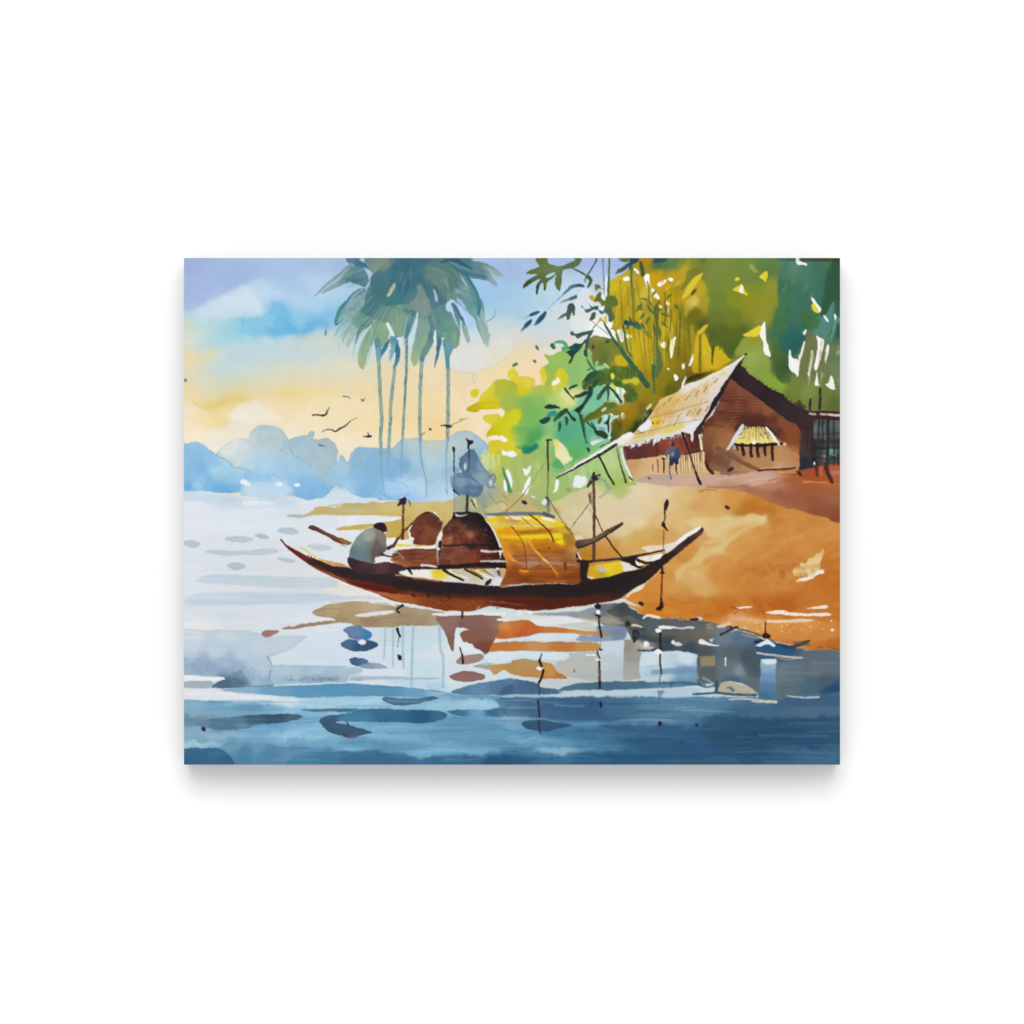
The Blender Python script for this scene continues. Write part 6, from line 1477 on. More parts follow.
l('5a3a2c', '380,690 376,745', 3, 4)
p('2a2836', '355,525 370,500 392,496 402,515 392,540 370,540 346,552', soft=.6)
l('4a7058', '418,520 426,550', 2, 1.2, a=.8)
p('eef0f0', '365,495 372,488 378,492 372,500', soft=.6)

# ---- the moored boat
T('D1')
use('painted_boat.far_hatch')
p('e8e2d6', '350,120 385,95 410,130 445,165 440,190 400,165', soft=.8, a=.9)
g('160,300 180,240 215,175 258,128 308,103 352,112 398,145 436,185 452,215 432,290 425,385 300,382 200,372 205,335 165,320', '300,140,6b3c2e 250,200,6b4032 350,180,5a3428 330,240,8f5840 220,280,7a4a36 250,260,6b3c30 300,320,8a5236 390,280,86543a 400,200,5f382a 220,350,6b3420 350,350,7a4228', soft=.6, w=.6)
l('3a2622', '145,255 195,195 245,140 310,104', 1.4, 1.8)
l('3f2a24', '310,103 360,112 410,150 450,195', 1.8, 1.4)
p('f0ecea', '155,295 165,240 195,215 180,260 175,310 205,325 195,342 168,335', soft=.6)
l('4a2c22', '170,270 200,210', 1.6, 1)
for i in range(46):
    o(('8f5a40', '5a3026', '9c6444', '4a2820')[i % 4], r3.uniform(190, 425), r3.uniform(130, 375), r3.uniform(5, 18), r3.uniform(3, 8), r3.uniform(-40, 40), soft=1, a=.35)
use('painted_boat.deck')
g('-60,560 0,520 40,425 160,412 385,402 405,440 410,570 150,585 0,545', '100,440,7a4434 250,430,84503c 350,440,7c4636 60,510,a0603c 200,470,6b3a2e 200,530,96583a 350,520,8a5238 100,560,a86a40 0,545,a86e48', soft=.7)
many(l, '5a3024', '60,470 200,460 390,465|40,500 200,495 390,500|180,540 390,535', 1.4, .8, soft=.9, a=.5)
for i in range(50):
    u, v = r3.uniform(20, 395), r3.uniform(430, 565)
    l(('9c6040', '5f3022', 'b07850', '4a2620')[i % 4], '%g,%g %g,%g' % (u, v, u + r3.uniform(20, 60), v + r3.uniform(-4, 4)), 1.4, .6, soft=.8, a=.4)
l('c48a58', '20,520 80,550 140,580', 2.4, 1.4, soft=.8, a=.8)
p('ece8e4', '30,405 150,398 300,392 385,380 402,330 420,290 440,262 450,290 432,340 412,400 380,415 200,412 60,424', soft=.6)
p('f0ecea', '-60,345 0,325 45,322 40,350 -10,380 -60,370', soft=.7)
p('ece8e4', '60,345 120,340 160,350 180,380 100,375 60,370', soft=.8)
p('e6d22c', '45,372 90,375 190,374 185,388 80,394 48,388', soft=.7)
p('b4b0ac', '398,380 425,370 440,420 435,540 405,550 400,450', soft=.8, a=.8)
l('241c1e', '430,360 425,440 425,560', 4, 3, soft=.7)
o('f0eeea', 420,510, 13,18, soft=.7)
o('e8e4e2', 412,418, 12,12, soft=.7)
p('f0f0ee', '30,400 50,430 100,480 118,495 105,502 60,460 25,430', soft=.7)
l('55504c', '45,440 110,500', 1.6, 1.2)
use('painted_boat.cabin_opening')
g('445,575 445,400 445,285 470,222 530,152 545,110 620,98 700,96 780,128 832,190 880,262 922,342 948,420 972,480 1005,575', '''560,200,6b4034 640,140,241e24 740,160,1f1b22 820,220,1f1a20 860,330,221a1e 620,260,7a4a38 680,300,a06850 560,260,4a2c28
500,260,5a342c 500,340,a06448 560,330,6b3a2c 620,350,6f3c2c 720,350,6b382a 780,340,4a2822 700,230,3a2826 920,400,1d191e 700,385,2a1c1e 500,440,6b4032 600,430,8a5240 700,440,7a4230 800,450,5f2c22
900,450,3a201c 500,500,8a5a44 600,500,7a4630 700,510,84482e 850,490,6b2e20 930,480,4a241c 480,540,6b3c2c 550,130,241c20''', soft=.6, sp=3, w=.8)
l('1f1a1e', '450,385 560,388 700,380 860,390', 2.4, 2.6, soft=.8, a=.85)
for i in range(120):
    u, v = r3.uniform(455, 880), r3.uniform(170, 545)
    if v < 240 and u > 640:
        continue
    o(('a06c52', '86523c', '2c1c1c', '3a2420', '6b3c2e', 'b08068')[i % 6], u, v, r3.uniform(5, 17), r3.uniform(3, 9), r3.uniform(-40, 40), soft=.9, a=.42)
p('e8e4e2', '545,112 600,128 650,118 655,126 600,142 560,138', soft=.8, a=.85)
p('c0b8b4', '452,215 480,195 500,180 480,215 455,240', soft=.9, a=.8)
l('1d191d', '545,115 552,150', 3, 2)
l('f0eae4', '832,185 880,250 915,330 940,400', 1.4, 2, soft=.6)
l('d8cfcc', '780,432 850,440 905,438', 3, 2.6, soft=.8)
l('e6dfdc', '925,440 965,438', 2.2, 2)
l('efe9e6', '940,440 942,490', 2.6, 2, soft=.7)
l('ccc2bc', '775,524 880,522 1010,524', 2.2, 2.6, soft=.7)
l('3a1c18', '780,480 950,485', 2, soft=1, a=.6)
use('painted_boat.hull')
HULL = '''D0: 60,450,5a2a26 120,500,5f2822 200,550,6b2c22 260,590,7a3424 330,610,2c2424 450,650,2a2226 600,690,2c2528 360,660,6a3428 600,770,7a3a28
700,790,7a2c1c 800,810,732a1c 950,840,702a1e 700,740,2e2628 850,760,2c2628 1000,790,2a2628 500,710,3a2826
D1: 50,700,33201f 50,780,6b2c20 200,720,33211f 300,740,2f2422 200,790,7a3a26 300,840,8f4a28 400,790,2e2423 500,760,22232a 650,780,25252a 800,790,2a2426 600,860,8c4424 700,880,94502a
450,880,90481f 500,920,8a4426 800,870,8a4626 900,860,6b3020 950,900,7a3820 650,820,4a281e 900,780,28242a 20,660,3a2a2e 700,920,8a4a28
D2: 100,850,2e2420 300,850,2a2422 500,860,241f20 700,850,222022 900,850,232124 100,910,4f261c 300,920,5c2a1c 100,970,7a3a22 300,980,703220 500,970,5a2a1e 700,960,6b3020 850,960,5a2c20
950,920,5a2c20 600,910,33221f 960,780,221f22 D3: 50,800,232224 200,800,222224 350,760,232226 100,930,5c2a1e 150,900,2c2224 250,860,282424 450,680,262024 500,700,3a2420 600,600,2a2020
700,540,2a2022 850,430,302424 940,350,3a2a26 950,370,6b4434 900,410,50342a 760,510,4a342c 50,750,2c1f1c'''
g('''D0: 36,422 55,428 100,470 200,530 290,575 400,602 520,630 640,668 800,680 1024,690 D1: 80,632 200,660 400,690 550,700 700,716 830,732 960,735 D2: 100,830 300,812 600,800 770,795 800,650 830,660 840,745 880,762
D3: 0,762 100,745 300,700 400,680 480,650 560,600 660,532 740,470 800,420 880,370 945,318 968,335 960,370 900,425 800,505 700,585 620,652 520,752 420,820 300,892 250,930 150,955 0,978 D2: 600,1012 400,1030 200,1018 0,992
D1: 700,948 500,945 400,932 200,886 100,872 0,852 D0: 850,885 700,832 600,792 450,732 300,652 150,548 70,468''', HULL, soft=.6, sp=3, ax=.28, w=.4)
g('D0: 290,645 450,725 600,788 700,828 850,882 1024,940 D1: 100,870 200,885 400,930 500,942 400,870 200,815 100,805 0,790 D0: 900,872 750,838 600,770 450,700', 'D0: 400,690,8a4a34 500,740,a0583a 620,785,b0683e 750,840,b87448 900,890,b87048 D1: 50,830,b06c3c 150,850,a8602c 300,870,8f4a28 400,900,86401f', soft=.8, a=.9)
p('5a2018', 'D0: 590,768 700,785 850,815 1024,850 1024,890 850,852 700,818', soft=1, a=.85)
p('261e20', 'D1: 60,690 300,715 560,705 760,730 960,745 D2: 300,815 700,802 900,770 D3: 200,730 420,700 330,800 200,860 D2: 860,900 600,915 300,905 100,900 D1: 900,805 600,800 300,785 60,765', soft=2.2, a=.8)
p('4a2018', 'D2: 60,925 300,935 600,945 860,925 980,900 D3: 160,890 100,935 D2: 860,975 600,1000 300,1005 60,990', soft=2, a=.6)
many(l, '241e20', 'D1: 190,810 215,825|D1: 320,800 335,830|D1: 490,815 510,840', 3, 2, soft=.9, a=.8)
for i in range(26):
    u = r3.uniform(300, 1000)
    l(('a8602c', '6b2c1c', '3a201c')[i % 3], 'D1: %g,%g %g,%g' % (u, 845 + r3.uniform(0, 90), u + r3.uniform(30, 80), 848 + r3.uniform(0, 90)), 1.6, .6, soft=.8, a=.4, keep=1)
l('c89468', 'D1: 740,925 770,905', 2.4, 1.4, soft=.8, a=.7)
l('b0603a', 'D2: 0,950 150,965 300,985', 2.4, 1.4, soft=1, a=.5)
l('a86840', 'D1: 200,665 320,680 440,690', 2.6, 1.6, soft=.8)
l('d8b490', 'D1: 50,640 150,650', 1.8, 1, soft=.8, a=.7)
l('b4774c', 'D3: 960,365 900,425 800,500 640,640', 1.4, .6, soft=.7, a=.5)
p('2a2226', 'D0: 320,600 450,628 560,648 680,675 800,720 1024,740 1024,830 860,800 700,770 560,735 430,680', soft=1.4, a=.6)
p('f0eeec', 'D0: 62,418 78,408 98,425 80,425', soft=.7, a=.8)
use('painted_water')
l('f0eeec', 'D0: 50,452 130,532 280,640 440,728 600,802 740,850 880,900', 1.2, 1.8, soft=.7, a=.8)
use('painted_boat.inner_planks')
g('D0: 185,480 255,510 330,560 400,590 500,612 560,625 640,668 600,660 470,640 400,612 310,560', 'D0: 220,500,e2d02c 320,550,e6d030 390,590,d8b050 450,605,d69a68 550,640,c88c5c 620,660,c49060', soft=.6)
many(l, '302a40', 'D0: 275,560 282,580|D0: 298,565 308,592|D0: 325,582 335,602', 1.4, 1)
T('D1')
g('80,628 150,602 260,600 400,592 600,588 900,588 948,615 942,700 900,712 830,722 700,712 560,692 400,668 200,650', '150,630,ece6dc 300,625,f0ece4 420,615,dcc428 460,640,e4cc2c 560,670,e8e2da 500,650,ece6d8 520,610,c0b8a4 620,640,c4b890 700,670,c8c0a8 800,690,d4d0d0 900,620,b8b09c 890,680,d8d8e0 760,620,c4a830 840,640,d0ccc8 650,690,d8d4d4', soft=.6)
many(l, '2a241f', '455,598 520,635 625,685|640,592 720,632 790,672|835,700 860,680', 3, 2.4, soft=.6)
many(l, '6a5c30', '690,600 780,650|800,600 880,650|540,610 600,640', 2.2, 1, soft=.7, a=.8)
many(l, 'f4f0ea', '510,600 590,640 660,668|740,600 820,650 870,665', 2, 1.6, soft=.7, a=.8)
p('241f20', '800,722 835,685 862,682 855,705 830,730', soft=.7)
o('e6e6ea', 915,590, 14,16, soft=.8)
p('e4e0e4', '885,690 935,645 942,700 890,712', soft=.8, a=.8)
p('2a2022', '905,600 935,600 945,640 930,650', soft=.9, a=.7)
l('1d1b1f', '410,576 600,566 780,550 1000,565', 5, 5.6, soft=.7)
l('221c1e', '150,582 270,578 420,574', 3.4, 4, soft=.7)
l('221c1e', '165,590 185,630', 3.6, 2, soft=.7)
l('d8d4d0', '270,555 340,560 395,570', 3.4, 2, soft=.8)
use('painted_boat.canopy')
T('D2')
g('-25,250 0,226 150,212 300,212 440,222 520,238 600,268 655,310 702,370 738,460 762,540 784,600 792,700 775,792 600,798 400,803 200,803 85,830 128,720 142,640 122,560 92,450 50,345 0,285', '''30,250,e6c820 100,255,d8b020 200,262,c0881a 300,255,e4c81c
400,250,ecd21c 500,265,e6cc40 60,290,dcd0a0 200,285,d4c48c 350,290,d8c890 500,300,ecdc70 600,300,e8d020 80,320,e6c020 250,320,e6c41c 400,312,e8cc28 550,320,e4c830
120,355,e29c18 200,350,dc9418 300,358,b06a1c 420,350,ac681c 550,350,b4762a 640,340,c89a24 150,395,e6b81c 300,400,ecd01c 420,400,e8c81c 560,390,ecd01c 600,440,e8cc20 660,400,a88c30 690,390,b0781c
150,435,d08c1c 250,440,cc8a1c 400,445,cc841c 500,450,c07c1c 680,460,b0722a 200,480,b47020 350,490,b8701c 450,490,b0681c 560,480,b06c1c 720,500,c08c50 250,530,a86830 400,540,a46434 600,520,a46428
250,570,a4683c 450,570,a06840 650,560,a06440 740,560,a87848 200,610,a87044 350,625,a88870 550,628,a08068 720,630,986844 200,660,a05424 400,660,985020 550,660,9c5420 700,660,98541c
200,720,8a4a20 300,710,b0601c 450,710,a05420 600,720,9c5820 740,720,84481c 150,770,94522c 300,760,7c4420 500,760,8a4820 650,760,84461c 740,770,8a5024 120,600,e0903c 140,530,d88c30 110,470,d8902c''', soft=.6, sp=3, ax=.55, w=.6)
l('66727f', '-30,215 80,205 200,202 330,205 450,205 545,232', 4, 4, soft=1, a=.95)
l('414c5a', '460,195 500,215 540,228', 4, 3, soft=1, a=.8)
p('ece6dc', '130,232 220,222 330,235 345,250 240,252 150,248', soft=.9, a=.9)
p('f4ece0', '440,225 500,232 550,260 560,275 500,262 450,250', soft=.9, a=.9)
p('eaece8', '-40,215 30,218 60,225 0,238', soft=1, a=.7)
l('c4b890', '50,292 200,284 350,292 560,298', 1.6, 1.4, soft=.9, a=.7)
l('e8d878', '100,300 300,306 560,302', 1.4, soft=.9, a=.6)
p('f0d41c', '110,380 250,388 330,385 420,382 500,380 540,372 620,378 620,445 580,455 530,420 430,412 330,425 250,415 120,415', soft=1, a=.75)
p('e6961c', '75,340 200,335 230,375 110,385', soft=1.2, a=.8)
l('ac671c', '240,352 350,360 520,345', 4, 4, soft=1.4, a=.7)
l('a89080', '240,622 400,630 560,628 730,640', 2, 2, soft=1, a=.7)
l('a08478', '640,550 740,552', 2, soft=1, a=.6)
many(l, '7c3f18', '200,670 400,675 760,668|160,740 400,735 760,745|250,600 500,598 740,605|200,560 420,555|400,520 640,535', 1.6, 1.2, soft=1, a=.45)
many(l, 'b87838', '250,700 420,690 700,700|200,545 500,548|450,770 700,775', 1.6, 1.2, soft=1, a=.5)
for i in range(90):
    t = r3.uniform(0, 1)
    v = 270 + 520 * t
    u = r3.uniform(110, 640) + 40 * t
    l(('8a5020', 'c8842c', '7a4018', 'd89a3c') [i % 4] if t > .25 else ('d8a020', 'f4dc50', 'c48c18')[i % 3], '%g,%g %g,%g' % (u, v, u + r3.uniform(40, 120), v + r3.uniform(-5, 5)), 1.1, .6, soft=.8, a=.35)
l('6b3a20', '335,210 400,255 455,305 505,355 530,400 542,445', 2, 1.6, soft=.6)
l('7a4a20', '180,308 230,365 270,425 292,480 300,540', 1.4, 1, soft=.6, a=.85)
l('7a3f1c', '298,520 305,600 315,690', 1.8, 1.2, soft=.7, a=.8)
l('8a5a28', '270,232 330,285 370,320', 1, .8, soft=.6, a=.8)
l('8a6430', '145,215 190,250', 1, .8, soft=.6, a=.7)
l('e6a02c', '325,425 360,480 400,530 470,600', 2.6, 2.8, soft=.7)
l('ecc080', '460,590 505,630', 2.2, 2.2, soft=.6)
l('e08c2c', '500,625 545,680 580,722', 2, 1.6, soft=.7)
p('e29434', '120,490 150,520 190,570 240,612 200,610 150,570', soft=.8)
l('e08a30', '260,688 290,695 322,692', 2.6, 3, soft=.9)
l('5f3420', '640,628 645,680', 3, 2, soft=.8)
o('9c3f20', 498,500, 9,10, soft=.8)
l('b0803c', '640,310 700,380 735,470 750,520', 3, 1.6, soft=.8, a=.6)
l('6b5428', '650,315 705,375', 2.4, 1.6, soft=.8, a=.7)
l('c49060', '90,818 300,800 500,795 640,790', 1.8, 1, soft=.8, a=.6)
p('8c7c3c', '620,390 680,380 690,430 640,440', soft=1.6, a=.6)
l('e8e4ec', '750,540 770,580 800,600', 2.4, 1.6, soft=.7, a=.8)
o('241c28', 742,560, 12,22, -15, soft=.7)
use('painted_boat.bow_deck')
T('D3')
g('-40,665 0,655 100,630 260,620 285,690 150,740 0,762 -32,750', '0,700,c8a020 60,650,d8b82c 150,660,e6d020 220,680,d8b82c 100,715,b8982c 0,745,dca040 200,640,e0cc2c', soft=.6)
p('bcbcb4', '60,665 95,655 140,675 130,695 85,692', soft=.8)
p('e2d4c4', '-25,745 0,735 40,748 0,762', soft=.8, a=.8)
p('e2ded8', '250,618 330,625 372,642 415,665 350,690 282,696 280,650', soft=.6)
p('ece8e4', '405,582 500,566 612,542 604,578 560,600 520,616 450,600', soft=.6)
p('ece8e4', '382,616 410,605 466,630 432,652 400,640', soft=.6)
p('241c20', '250,595 390,562 405,585 382,610 400,645 460,650 420,672 380,655 330,628', soft=.7)
l('241c20', '410,600 470,625 530,620', 3.4, 3, soft=.7)
many(l, 'b8a898', '500,590 530,575|330,630 350,650', 1.2, 1, a=.7)
g('438,492 470,482 520,474 640,464 760,420 850,360 945,312 935,340 830,410 740,478 655,542 632,512 500,532 478,512', '470,492,e4d6c4 560,500,dfccb0 680,490,e8dccc 800,420,ecebec 900,345,f0f0f2 640,480,e2d4c0 620,520,e4dcd4', soft=.6)
l('eceaf0', '760,425 860,360 940,318', 3, 2.6, soft=.7)
l('2c2226', '-60,610 0,612 100,600 220,588 330,575 420,560 540,535 630,512', 3.4, 2.2, soft=.6)
l('8a7468', '60,598 200,578 300,572', 1.2, .8, soft=.7, a=.7)
l('241c20', '-100,605 -60,620 -20,640', 4, 3, soft=.7)
use('painted_boat.hull')
p('2a1f22', 'D2: 775,600 835,610 838,660 830,745 860,765 780,800', soft=.8)
use('painted_boat.mast')
T('B2')
l('6b4c42', '540,385 541,500 542,640 540,780 541,872', 3, 3.4, soft=.6, c2='5a3c34')
l('3a2a2c', '546,420 546,560 546,760 546,870', 1, 1.4, soft=.6, a=.8)
l('8a6a60', '520,470 530,540', 4, 3, soft=.8, a=.7)
l('3a2a2c', '512,480 520,530', 1.6, 1.4)
p('33282c', '502,425 520,390 535,345 548,345 552,365 582,358 572,388 548,398 530,412 508,435', soft=.6)
l('84a098', '510,355 530,395', 3, 2, soft=.9, a=.7)
many(l, '8fa89c', '570,375 610,400 632,440 605,478 568,498', 3.4, 1.4, soft=.9, a=.85)
l('6c7c70', '600,395 622,430', 1.6, 1, soft=.8, a=.6)
l('7a8474', '520,570 518,600', 1.6, 1, a=.6)
use('painted_boat.rope')
l('806454', '518,525 480,580 440,630 398,685', 1.2, 1, soft=.5)
use('painted_boat.rope#1')
l('4a3a34', '545,590 580,670 605,720', 1.4, 1.4)
l('44342e', '605,720 660,800 715,862', 1.8, 2.2)
use('painted_boat.rope#2')
l('6f6c58', '262,495 310,570 350,640 375,660', 1.6, .9, soft=.5)
use('painted_boat.oar')
g('432,760 520,742 590,710 700,650 716,652 704,672 610,730 540,772 450,806', '480,770,7a6450 560,735,6f584a 660,685,5a4440 470,790,3a2c28', soft=.6)
l('33282a', '445,800 540,768 620,722 710,660', 2, 2, soft=.6)
p('e2dcd0', '425,735 450,725 480,745 440,755', soft=.9, a=.8)
use('painted_boat.stern_oar')
g('B0: 796,682 818,663 862,684 950,724 1024,752 B1: 60,762 72,772 50,782 0,775 B0: 1024,792 950,756 862,706 812,692', 'B0: 820,675,5a3436 880,705,6b403c 960,735,8f5c3c 960,755,4a302c 1010,765,b4803c 1010,785,4a302c B1: 40,768,c08434 50,778,6b4c3c', soft=.6)
l('5a3436', 'B0: 815,682 900,718 1000,770', 1.6, 1.4, soft=.7, a=.6)

# ---- pole behind the canopy, boatman, mooring stake
use('painted_pole#2')
l('4a3a30', '262,155 264,240 266,340', 2.6, 2, soft=.6)
l('6f6c58', '266,340 264,420 262,500', 2, 1.8, soft=.6, c2='84866c')
l('3f3430', '258,152 286,150', 2.6, 1.6)
l('4a4444', '258,500 270,540', 4, 3, soft=.8)
l('6f7880', '265,530 268,580', 4, 3.4, soft=.9, a=.9)
p('dfe4ea', '222,525 245,500 258,520 240,540', soft=.8)
o('2a2838', 122,528, 18,11, 30, soft=.7)
l('7c8468', '250,282 200,360 150,430', .9, .7, soft=.5, a=.8)
l('66684c', '150,430 90,510 0,590', .9, 1, soft=.5, a=.85)
l('93968a', '170,540 250,552', 1.4, soft=.8, a=.7)
use('painted_boatman')
T('B1')
p('e6e6e6', '205,862 260,858 330,890 300,900 210,895', soft=.7)
g('45,882 58,852 130,875 200,892 230,890 290,885 360,902 402,922 370,942 200,962 110,948 60,918', '70,880,3a282c 150,900,4a3438 250,905,54383c 350,920,3a2a2e 150,940,3a2a2c', soft=.7)
g('58,855 64,802 108,732 150,692 210,668 252,690 276,728 278,800 268,842 240,852 212,862 205,890 140,880 80,866', '120,760,84968c 90,830,5f7a80 180,720,8f988c 140,800,738886 160,845,6a7a7c 230,740,7d736a 200,820,6a5a54 250,800,6f6660 110,850,648088 250,830,5a4c4a', soft=.6)
l('c8ccc4', '140,690 205,672 245,700', 1.8, 1.2, soft=.7, a=.8)
p('a4b0a8', '140,710 190,690 220,720 180,760 140,750', soft=1.6, a=.5)
l('5a4c48', '220,760 205,820 190,880', 2.6, 2, soft=1, a=.6)
p('8a8078', '225,710 262,720 275,780 255,790 235,750', soft=1.2, a=.6)
use('painted_boatman.head')
p('2c1f24', '203,668 220,648 250,645 275,660 282,690 270,704 248,700 225,686', soft=.6)
l('4a302c', '268,690 282,700', 2, 1.4)
l('e8e6e0', '270,710 282,708', 1.6, 1, a=.8)
use('painted_boatman.arm')
p('e0dad6', '262,830 290,815 320,808 345,815 335,828 300,832 270,840', soft=.7)
l('4a3632', '250,838 300,852 350,842', 2.2, 1.2, soft=.7)
l('3a2620', '290,800 325,785', 4.4, 3.4, soft=.7)
use('painted_boatman.paddle')
l('5a3a2a', '318,792 350,745 385,700 430,655', 2.6, 1.4, soft=.6)
l('3a2a22', '335,770 350,740', 3, 2)
l('8a6a50', '335,822 385,865', 1.4, 1, soft=.6)
use('painted_pole#3')
T('D3')
p('2a1f22', '638,105 652,78 672,100 668,145 648,182 630,192 630,150', soft=.6)
l('4a342e', '636,188 640,230 634,265', 2.2, 1.6)
p('2a1f22', '608,298 622,265 640,280 645,310 668,352 640,335 622,318', soft=.6)
l('7a5c3c', '630,345 626,400 624,470', 1.4, 1.2, soft=.6)
l('9a7c5c', '624,470 622,540', 1.2, .9, soft=.6)
l('2c2022', '612,630 616,700', 2.2, 2.6)
o('2a1f20', 615,712, 20,11, soft=.7)
l('7a4228', '614,720 610,820 604,930', 1.8, 2.6, soft=.6, c2='6b3420')
l('3a2220', '606,930 600,995', 2.6, 3, soft=.6)
p('2a1a1e', '565,1015 585,995 620,990 625,1008 600,1020', soft=.7)

# paint runs over the rim of the sheet
for A in (RGB, IDS):
    A[:4] = A[4]
    A[-4:] = A[-5]
    A[:, :4] = A[:, 4:5]
    A[:, -4:] = A[:, -5:-4]

# ---------------------------------------------------------------- the scene
import bpy

U = .001                      # one unit of the print = 1 mm
DEPTH = .05                  # how far the print's face stands off the wall
HANG = 1.5
GAIN = 1.178  # light falling on the print
scene = bpy.context.scene
col = scene.collection


def wx(x):
    return (x - 512) * U


def wz(y):
    return (512 - y) * U + HANG


def material(name, base, rough, spec=.1):
    m = bpy.data.materials.new(name)
    m.use_nodes = True
    nt = m.node_tree
    b = nt.nodes['Principled BSDF']
    b.inputs['Roughness'].default_value = rough
    b.inputs['Specular IOR Level'].default_value = spec
    if base:
        b.inputs['Base Color'].default_value = base + (1,)
    return m, nt, b


# pigment: the brush colours, broken by the tooth of the paper
pig, nt, b = material('watercolour_pigment', None, .75, .04)
at = nt.nodes.new('ShaderNodeAttribute')
at.attribute_name = 'pigment'
tc = nt.nodes.new('ShaderNodeTexCoord')
no = nt.nodes.new('ShaderNodeTexNoise')
no.inputs['Scale'].default_value = 900
no.inputs['Detail'].default_value = 3
mr = nt.nodes.new('ShaderNodeMapRange')
mr.inputs['To Min'].default_value = .955
mr.inputs['To Max'].default_value = 1.045
mx = nt.nodes.new('ShaderNodeVectorMath')
mx.operation = 'SCALE'
nt.links.new(tc.outputs['Object'], no.inputs['Vector'])
nt.links.new(no.outputs['Fac'], mr.inputs['Value'])
nt.links.new(at.outputs['Color'], mx.inputs[0])
nt.links.new(mr.outputs['Result'], mx.inputs['Scale'])
nt.links.new(mx.outputs['Vector'], b.inputs['Base Color'])

# plaster wall
wallm, nt, b = material('white_wall_paint', (.94, .94, .94), .8, .05)
no = nt.nodes.new('ShaderNodeTexNoise')
no.inputs['Scale'].default_value = 160
bu = nt.nodes.new('ShaderNodeBump')
bu.inputs['Strength'].default_value = .03
bu.inputs['Distance'].default_value = .001
nt.links.new(no.outputs['Fac'], bu.inputs['Height'])
nt.links.new(bu.outputs['Normal'], b.inputs['Normal'])

# primed canvas cloth on the edges and back
cloth, nt, b = material('primed_canvas', (.35, .35, .35), .85, .1)
wv = nt.nodes.new('ShaderNodeTexWave')
wv.inputs['Scale'].default_value = 400
bu = nt.nodes.new('ShaderNodeBump')
bu.inputs['Strength'].default_value = .15
bu.inputs['Distance'].default_value = .0004
tc = nt.nodes.new('ShaderNodeTexCoord')
nt.links.new(tc.outputs['Object'], wv.inputs['Vector'])
nt.links.new(wv.outputs['Fac'], bu.inputs['Height'])
nt.links.new(bu.outputs['Normal'], b.inputs['Normal'])


def box(name, x0, x1, y0, y1, z0, z1, mat, bevel=0, parent=None):
    v = [(x, y, z) for x in (x0, x1) for y in (y0, y1) for z in (z0, z1)]
    f = [(0, 1, 3, 2), (4, 6, 7, 5), (0, 4, 5, 1), (2, 3, 7, 6), (0, 2, 6, 4), (1, 5, 7, 3)]
    me = bpy.data.meshes.new(name)
    me.from_pydata(v, [], f)
    me.materials.append(mat)
    ob = bpy.data.objects.new(name, me)
    col.objects.link(ob)
    if bevel:
        bv = ob.modifiers.new('soft_edge', 'BEVEL')
        bv.width = bevel
        bv.segments = 3
    ob.parent = parent
    return ob


wall = box('wall', -3, 3, 0, .12, 0, 3.2, wallm)
wall['kind'] = 'structure'
wall['label'] = 'plain white wall behind the hanging print'

root = bpy.data.objects.new('canvas_print', None)
root.empty_display_size = .1
col.objects.link(root)
root['label'] = 'unframed canvas print of a watercolour river scene hanging on the white wall'
root['category'] = 'painting'
box('stretched_canvas', wx(X0) + .0004, wx(X1) - .0004, -DEPTH + .0006, -.001, wz(Y1) + .0004, wz(Y0) - .0004, cloth, .0012, root)

LABELS = {
    'painted_sky': 'pale blue and cream washes of the evening sky',
    'painted_treeline': 'hazy blue far trees across the river',
    'painted_water': 'pale river turning deep blue towards the lower edge',
    'painted_bank': 'orange ochre sandy river bank',
    'painted_bush': 'yellow and green bush on the bank',
    'painted_bamboo_grove': 'olive and dark green bamboo grove behind the hut',
    'painted_palms': 'tall blue green palms with five thin trunks',
    'painted_shed': 'dark lean-to at the right end of the hut',
    'painted_hut': 'brown wooden hut with a straw roof',
    'painted_villager': 'small figure in blue shorts standing at the porch',
    'painted_scrub': 'grey green scrub at the foot of the conifer',
    'painted_conifer': 'slate blue conifer behind the boat',
    'painted_boat': 'long dark wooden boat with a yellow barrel canopy',
    'painted_boatman': 'man in a grey green shirt bending at the stern',
    'painted_boat.canopy': 'yellow and brown barrel canopy',
    'painted_boat.cabin_opening': 'dark arched end of the cabin',
    'painted_hut.thatch_roof': 'straw coloured thatch',
    'painted_hut.window_awning': 'yellow straw awning over the window',
}
lin = np.where(RGB <= .04045, RGB / 12.92, ((RGB + .055) / 1.055) ** 2.4) / GAIN
lin = np.clip(lin, 0, .95)
made = {}


def holder(path):
    """parent of a dotted path, made on demand"""
    if '.' not in path:
        return root
    up = path.rsplit('.', 1)[0]
    if up not in made:
        e = bpy.data.objects.new(up.rsplit('.', 1)[-1].split('#')[0], None)
        e.empty_display_size = .02
        col.objects.link(e)
        e.parent = holder(up)
        if up in LABELS:
            e['label'] = LABELS[up]
        made[up] = e
    return made[up]


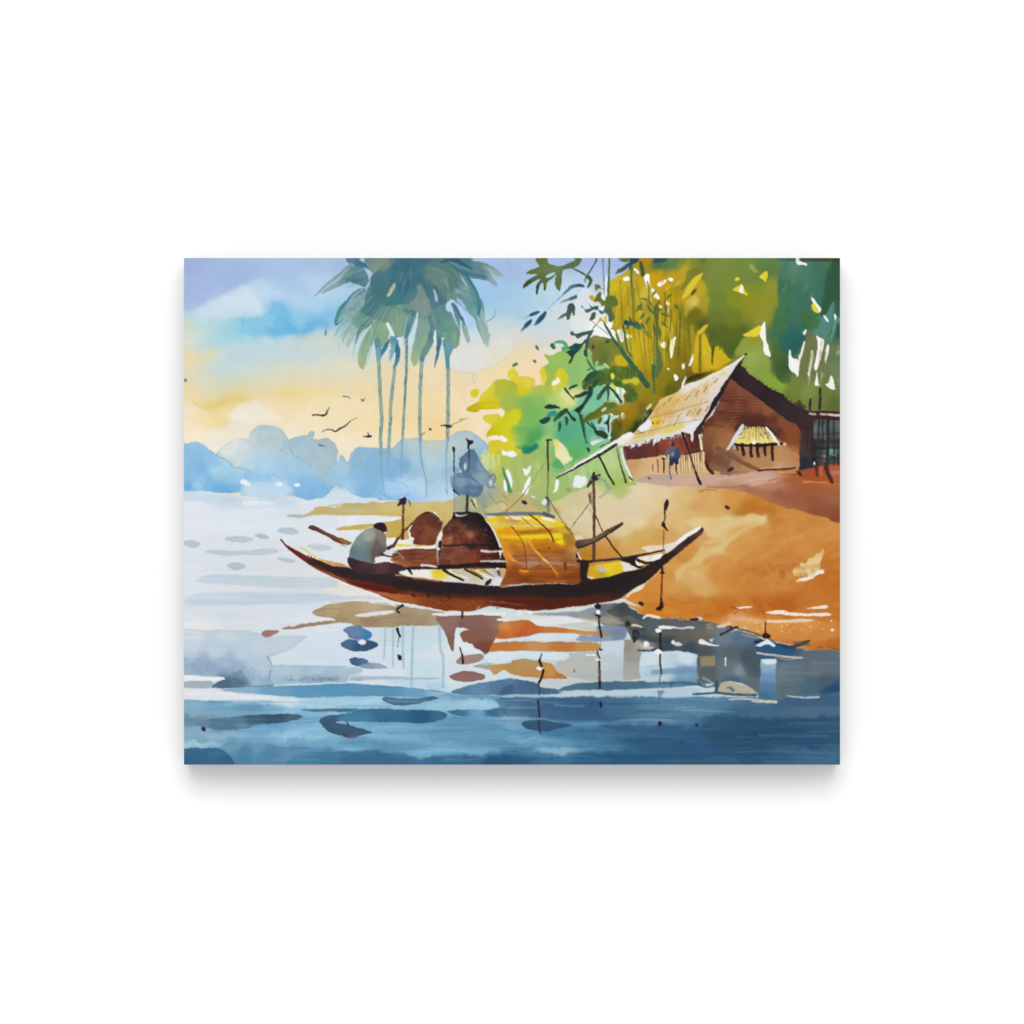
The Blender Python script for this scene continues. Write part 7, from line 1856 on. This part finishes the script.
cell = IDS[:-1, :-1]
for k in sorted(range(len(PARTS)), key=lambda i: PARTS[i].count('.')):
    jj, ii = np.nonzero(cell == k)
    if len(jj) < 3:
        continue
    q = np.stack([jj * NX + ii, (jj + 1) * NX + ii, (jj + 1) * NX + ii + 1, jj * NX + ii + 1], 1)
    vid, inv = np.unique(q.ravel(), return_inverse=True)
    vy, vx = vid // NX, vid % NX
    co = np.empty((len(vid), 3), np.float32)
    co[:, 0] = (X0 + vx / RES - 512) * U
    co[:, 1] = -DEPTH
    co[:, 2] = (512 - Y0 - vy / RES) * U + HANG
    name = PARTS[k].rsplit('.', 1)[-1].split('#')[0]
    me = bpy.data.meshes.new(name)
    n = len(jj)
    me.vertices.add(len(vid))
    me.vertices.foreach_set('co', co.ravel())
    me.loops.add(4 * n)
    me.loops.foreach_set('vertex_index', inv.astype(np.int32).ravel())
    me.polygons.add(n)
    me.polygons.foreach_set('loop_start', np.arange(0, 4 * n, 4, dtype=np.int32))
    me.update(calc_edges=True)
    ca = me.color_attributes.new('pigment', 'FLOAT_COLOR', 'POINT')
    rgba = np.ones((len(vid), 4), np.float32)
    rgba[:, :3] = lin[vy, vx]
    ca.data.foreach_set('color', rgba.ravel())
    me.materials.append(pig)
    ob = bpy.data.objects.new(name, me)
    col.objects.link(ob)
    ob.parent = holder(PARTS[k])
    if PARTS[k] in LABELS:
        ob['label'] = LABELS[PARTS[k]]
    made[PARTS[k]] = ob

# ---------------------------------------------------------------- light and camera
w = bpy.data.worlds.new('World')
scene.world = w
w.use_nodes = True
bg = w.node_tree.nodes['Background']
bg.inputs['Color'].default_value = (1, 1, 1, 1)
bg.inputs['Strength'].default_value = .75


def softbox(name, loc, size, power):
    la = bpy.data.lights.new(name, 'AREA')
    la.shape = 'DISK'
    la.size = size
    la.energy = power
    ob = bpy.data.objects.new(name, la)
    ob.location = loc
    ob.rotation_euler = (math.atan2(math.hypot(loc[0], loc[1]), loc[2] - HANG), 0, 0)
    col.objects.link(ob)
    return ob


softbox('softbox_lamp', (0, -9, HANG + 4.5), 7, 532)

cam = bpy.data.cameras.new('camera')
co_ = bpy.data.objects.new('camera', cam)
dist = 7.0
cam.sensor_width = 36
cam.lens = 36 * dist / 1.024
cam.clip_end = 50
co_.location = (0, -DEPTH - dist, HANG)
co_.rotation_euler = (math.pi / 2, 0, 0)
col.objects.link(co_)
scene.camera = co_

scene.render.engine = 'CYCLES'
scene.cycles.use_denoising = True
scene.cycles.max_bounces = 4
scene.view_settings.view_transform = 'Standard'
scene.view_settings.look = 'None'
scene.view_settings.exposure = 0
scene.view_settings.gamma = 1
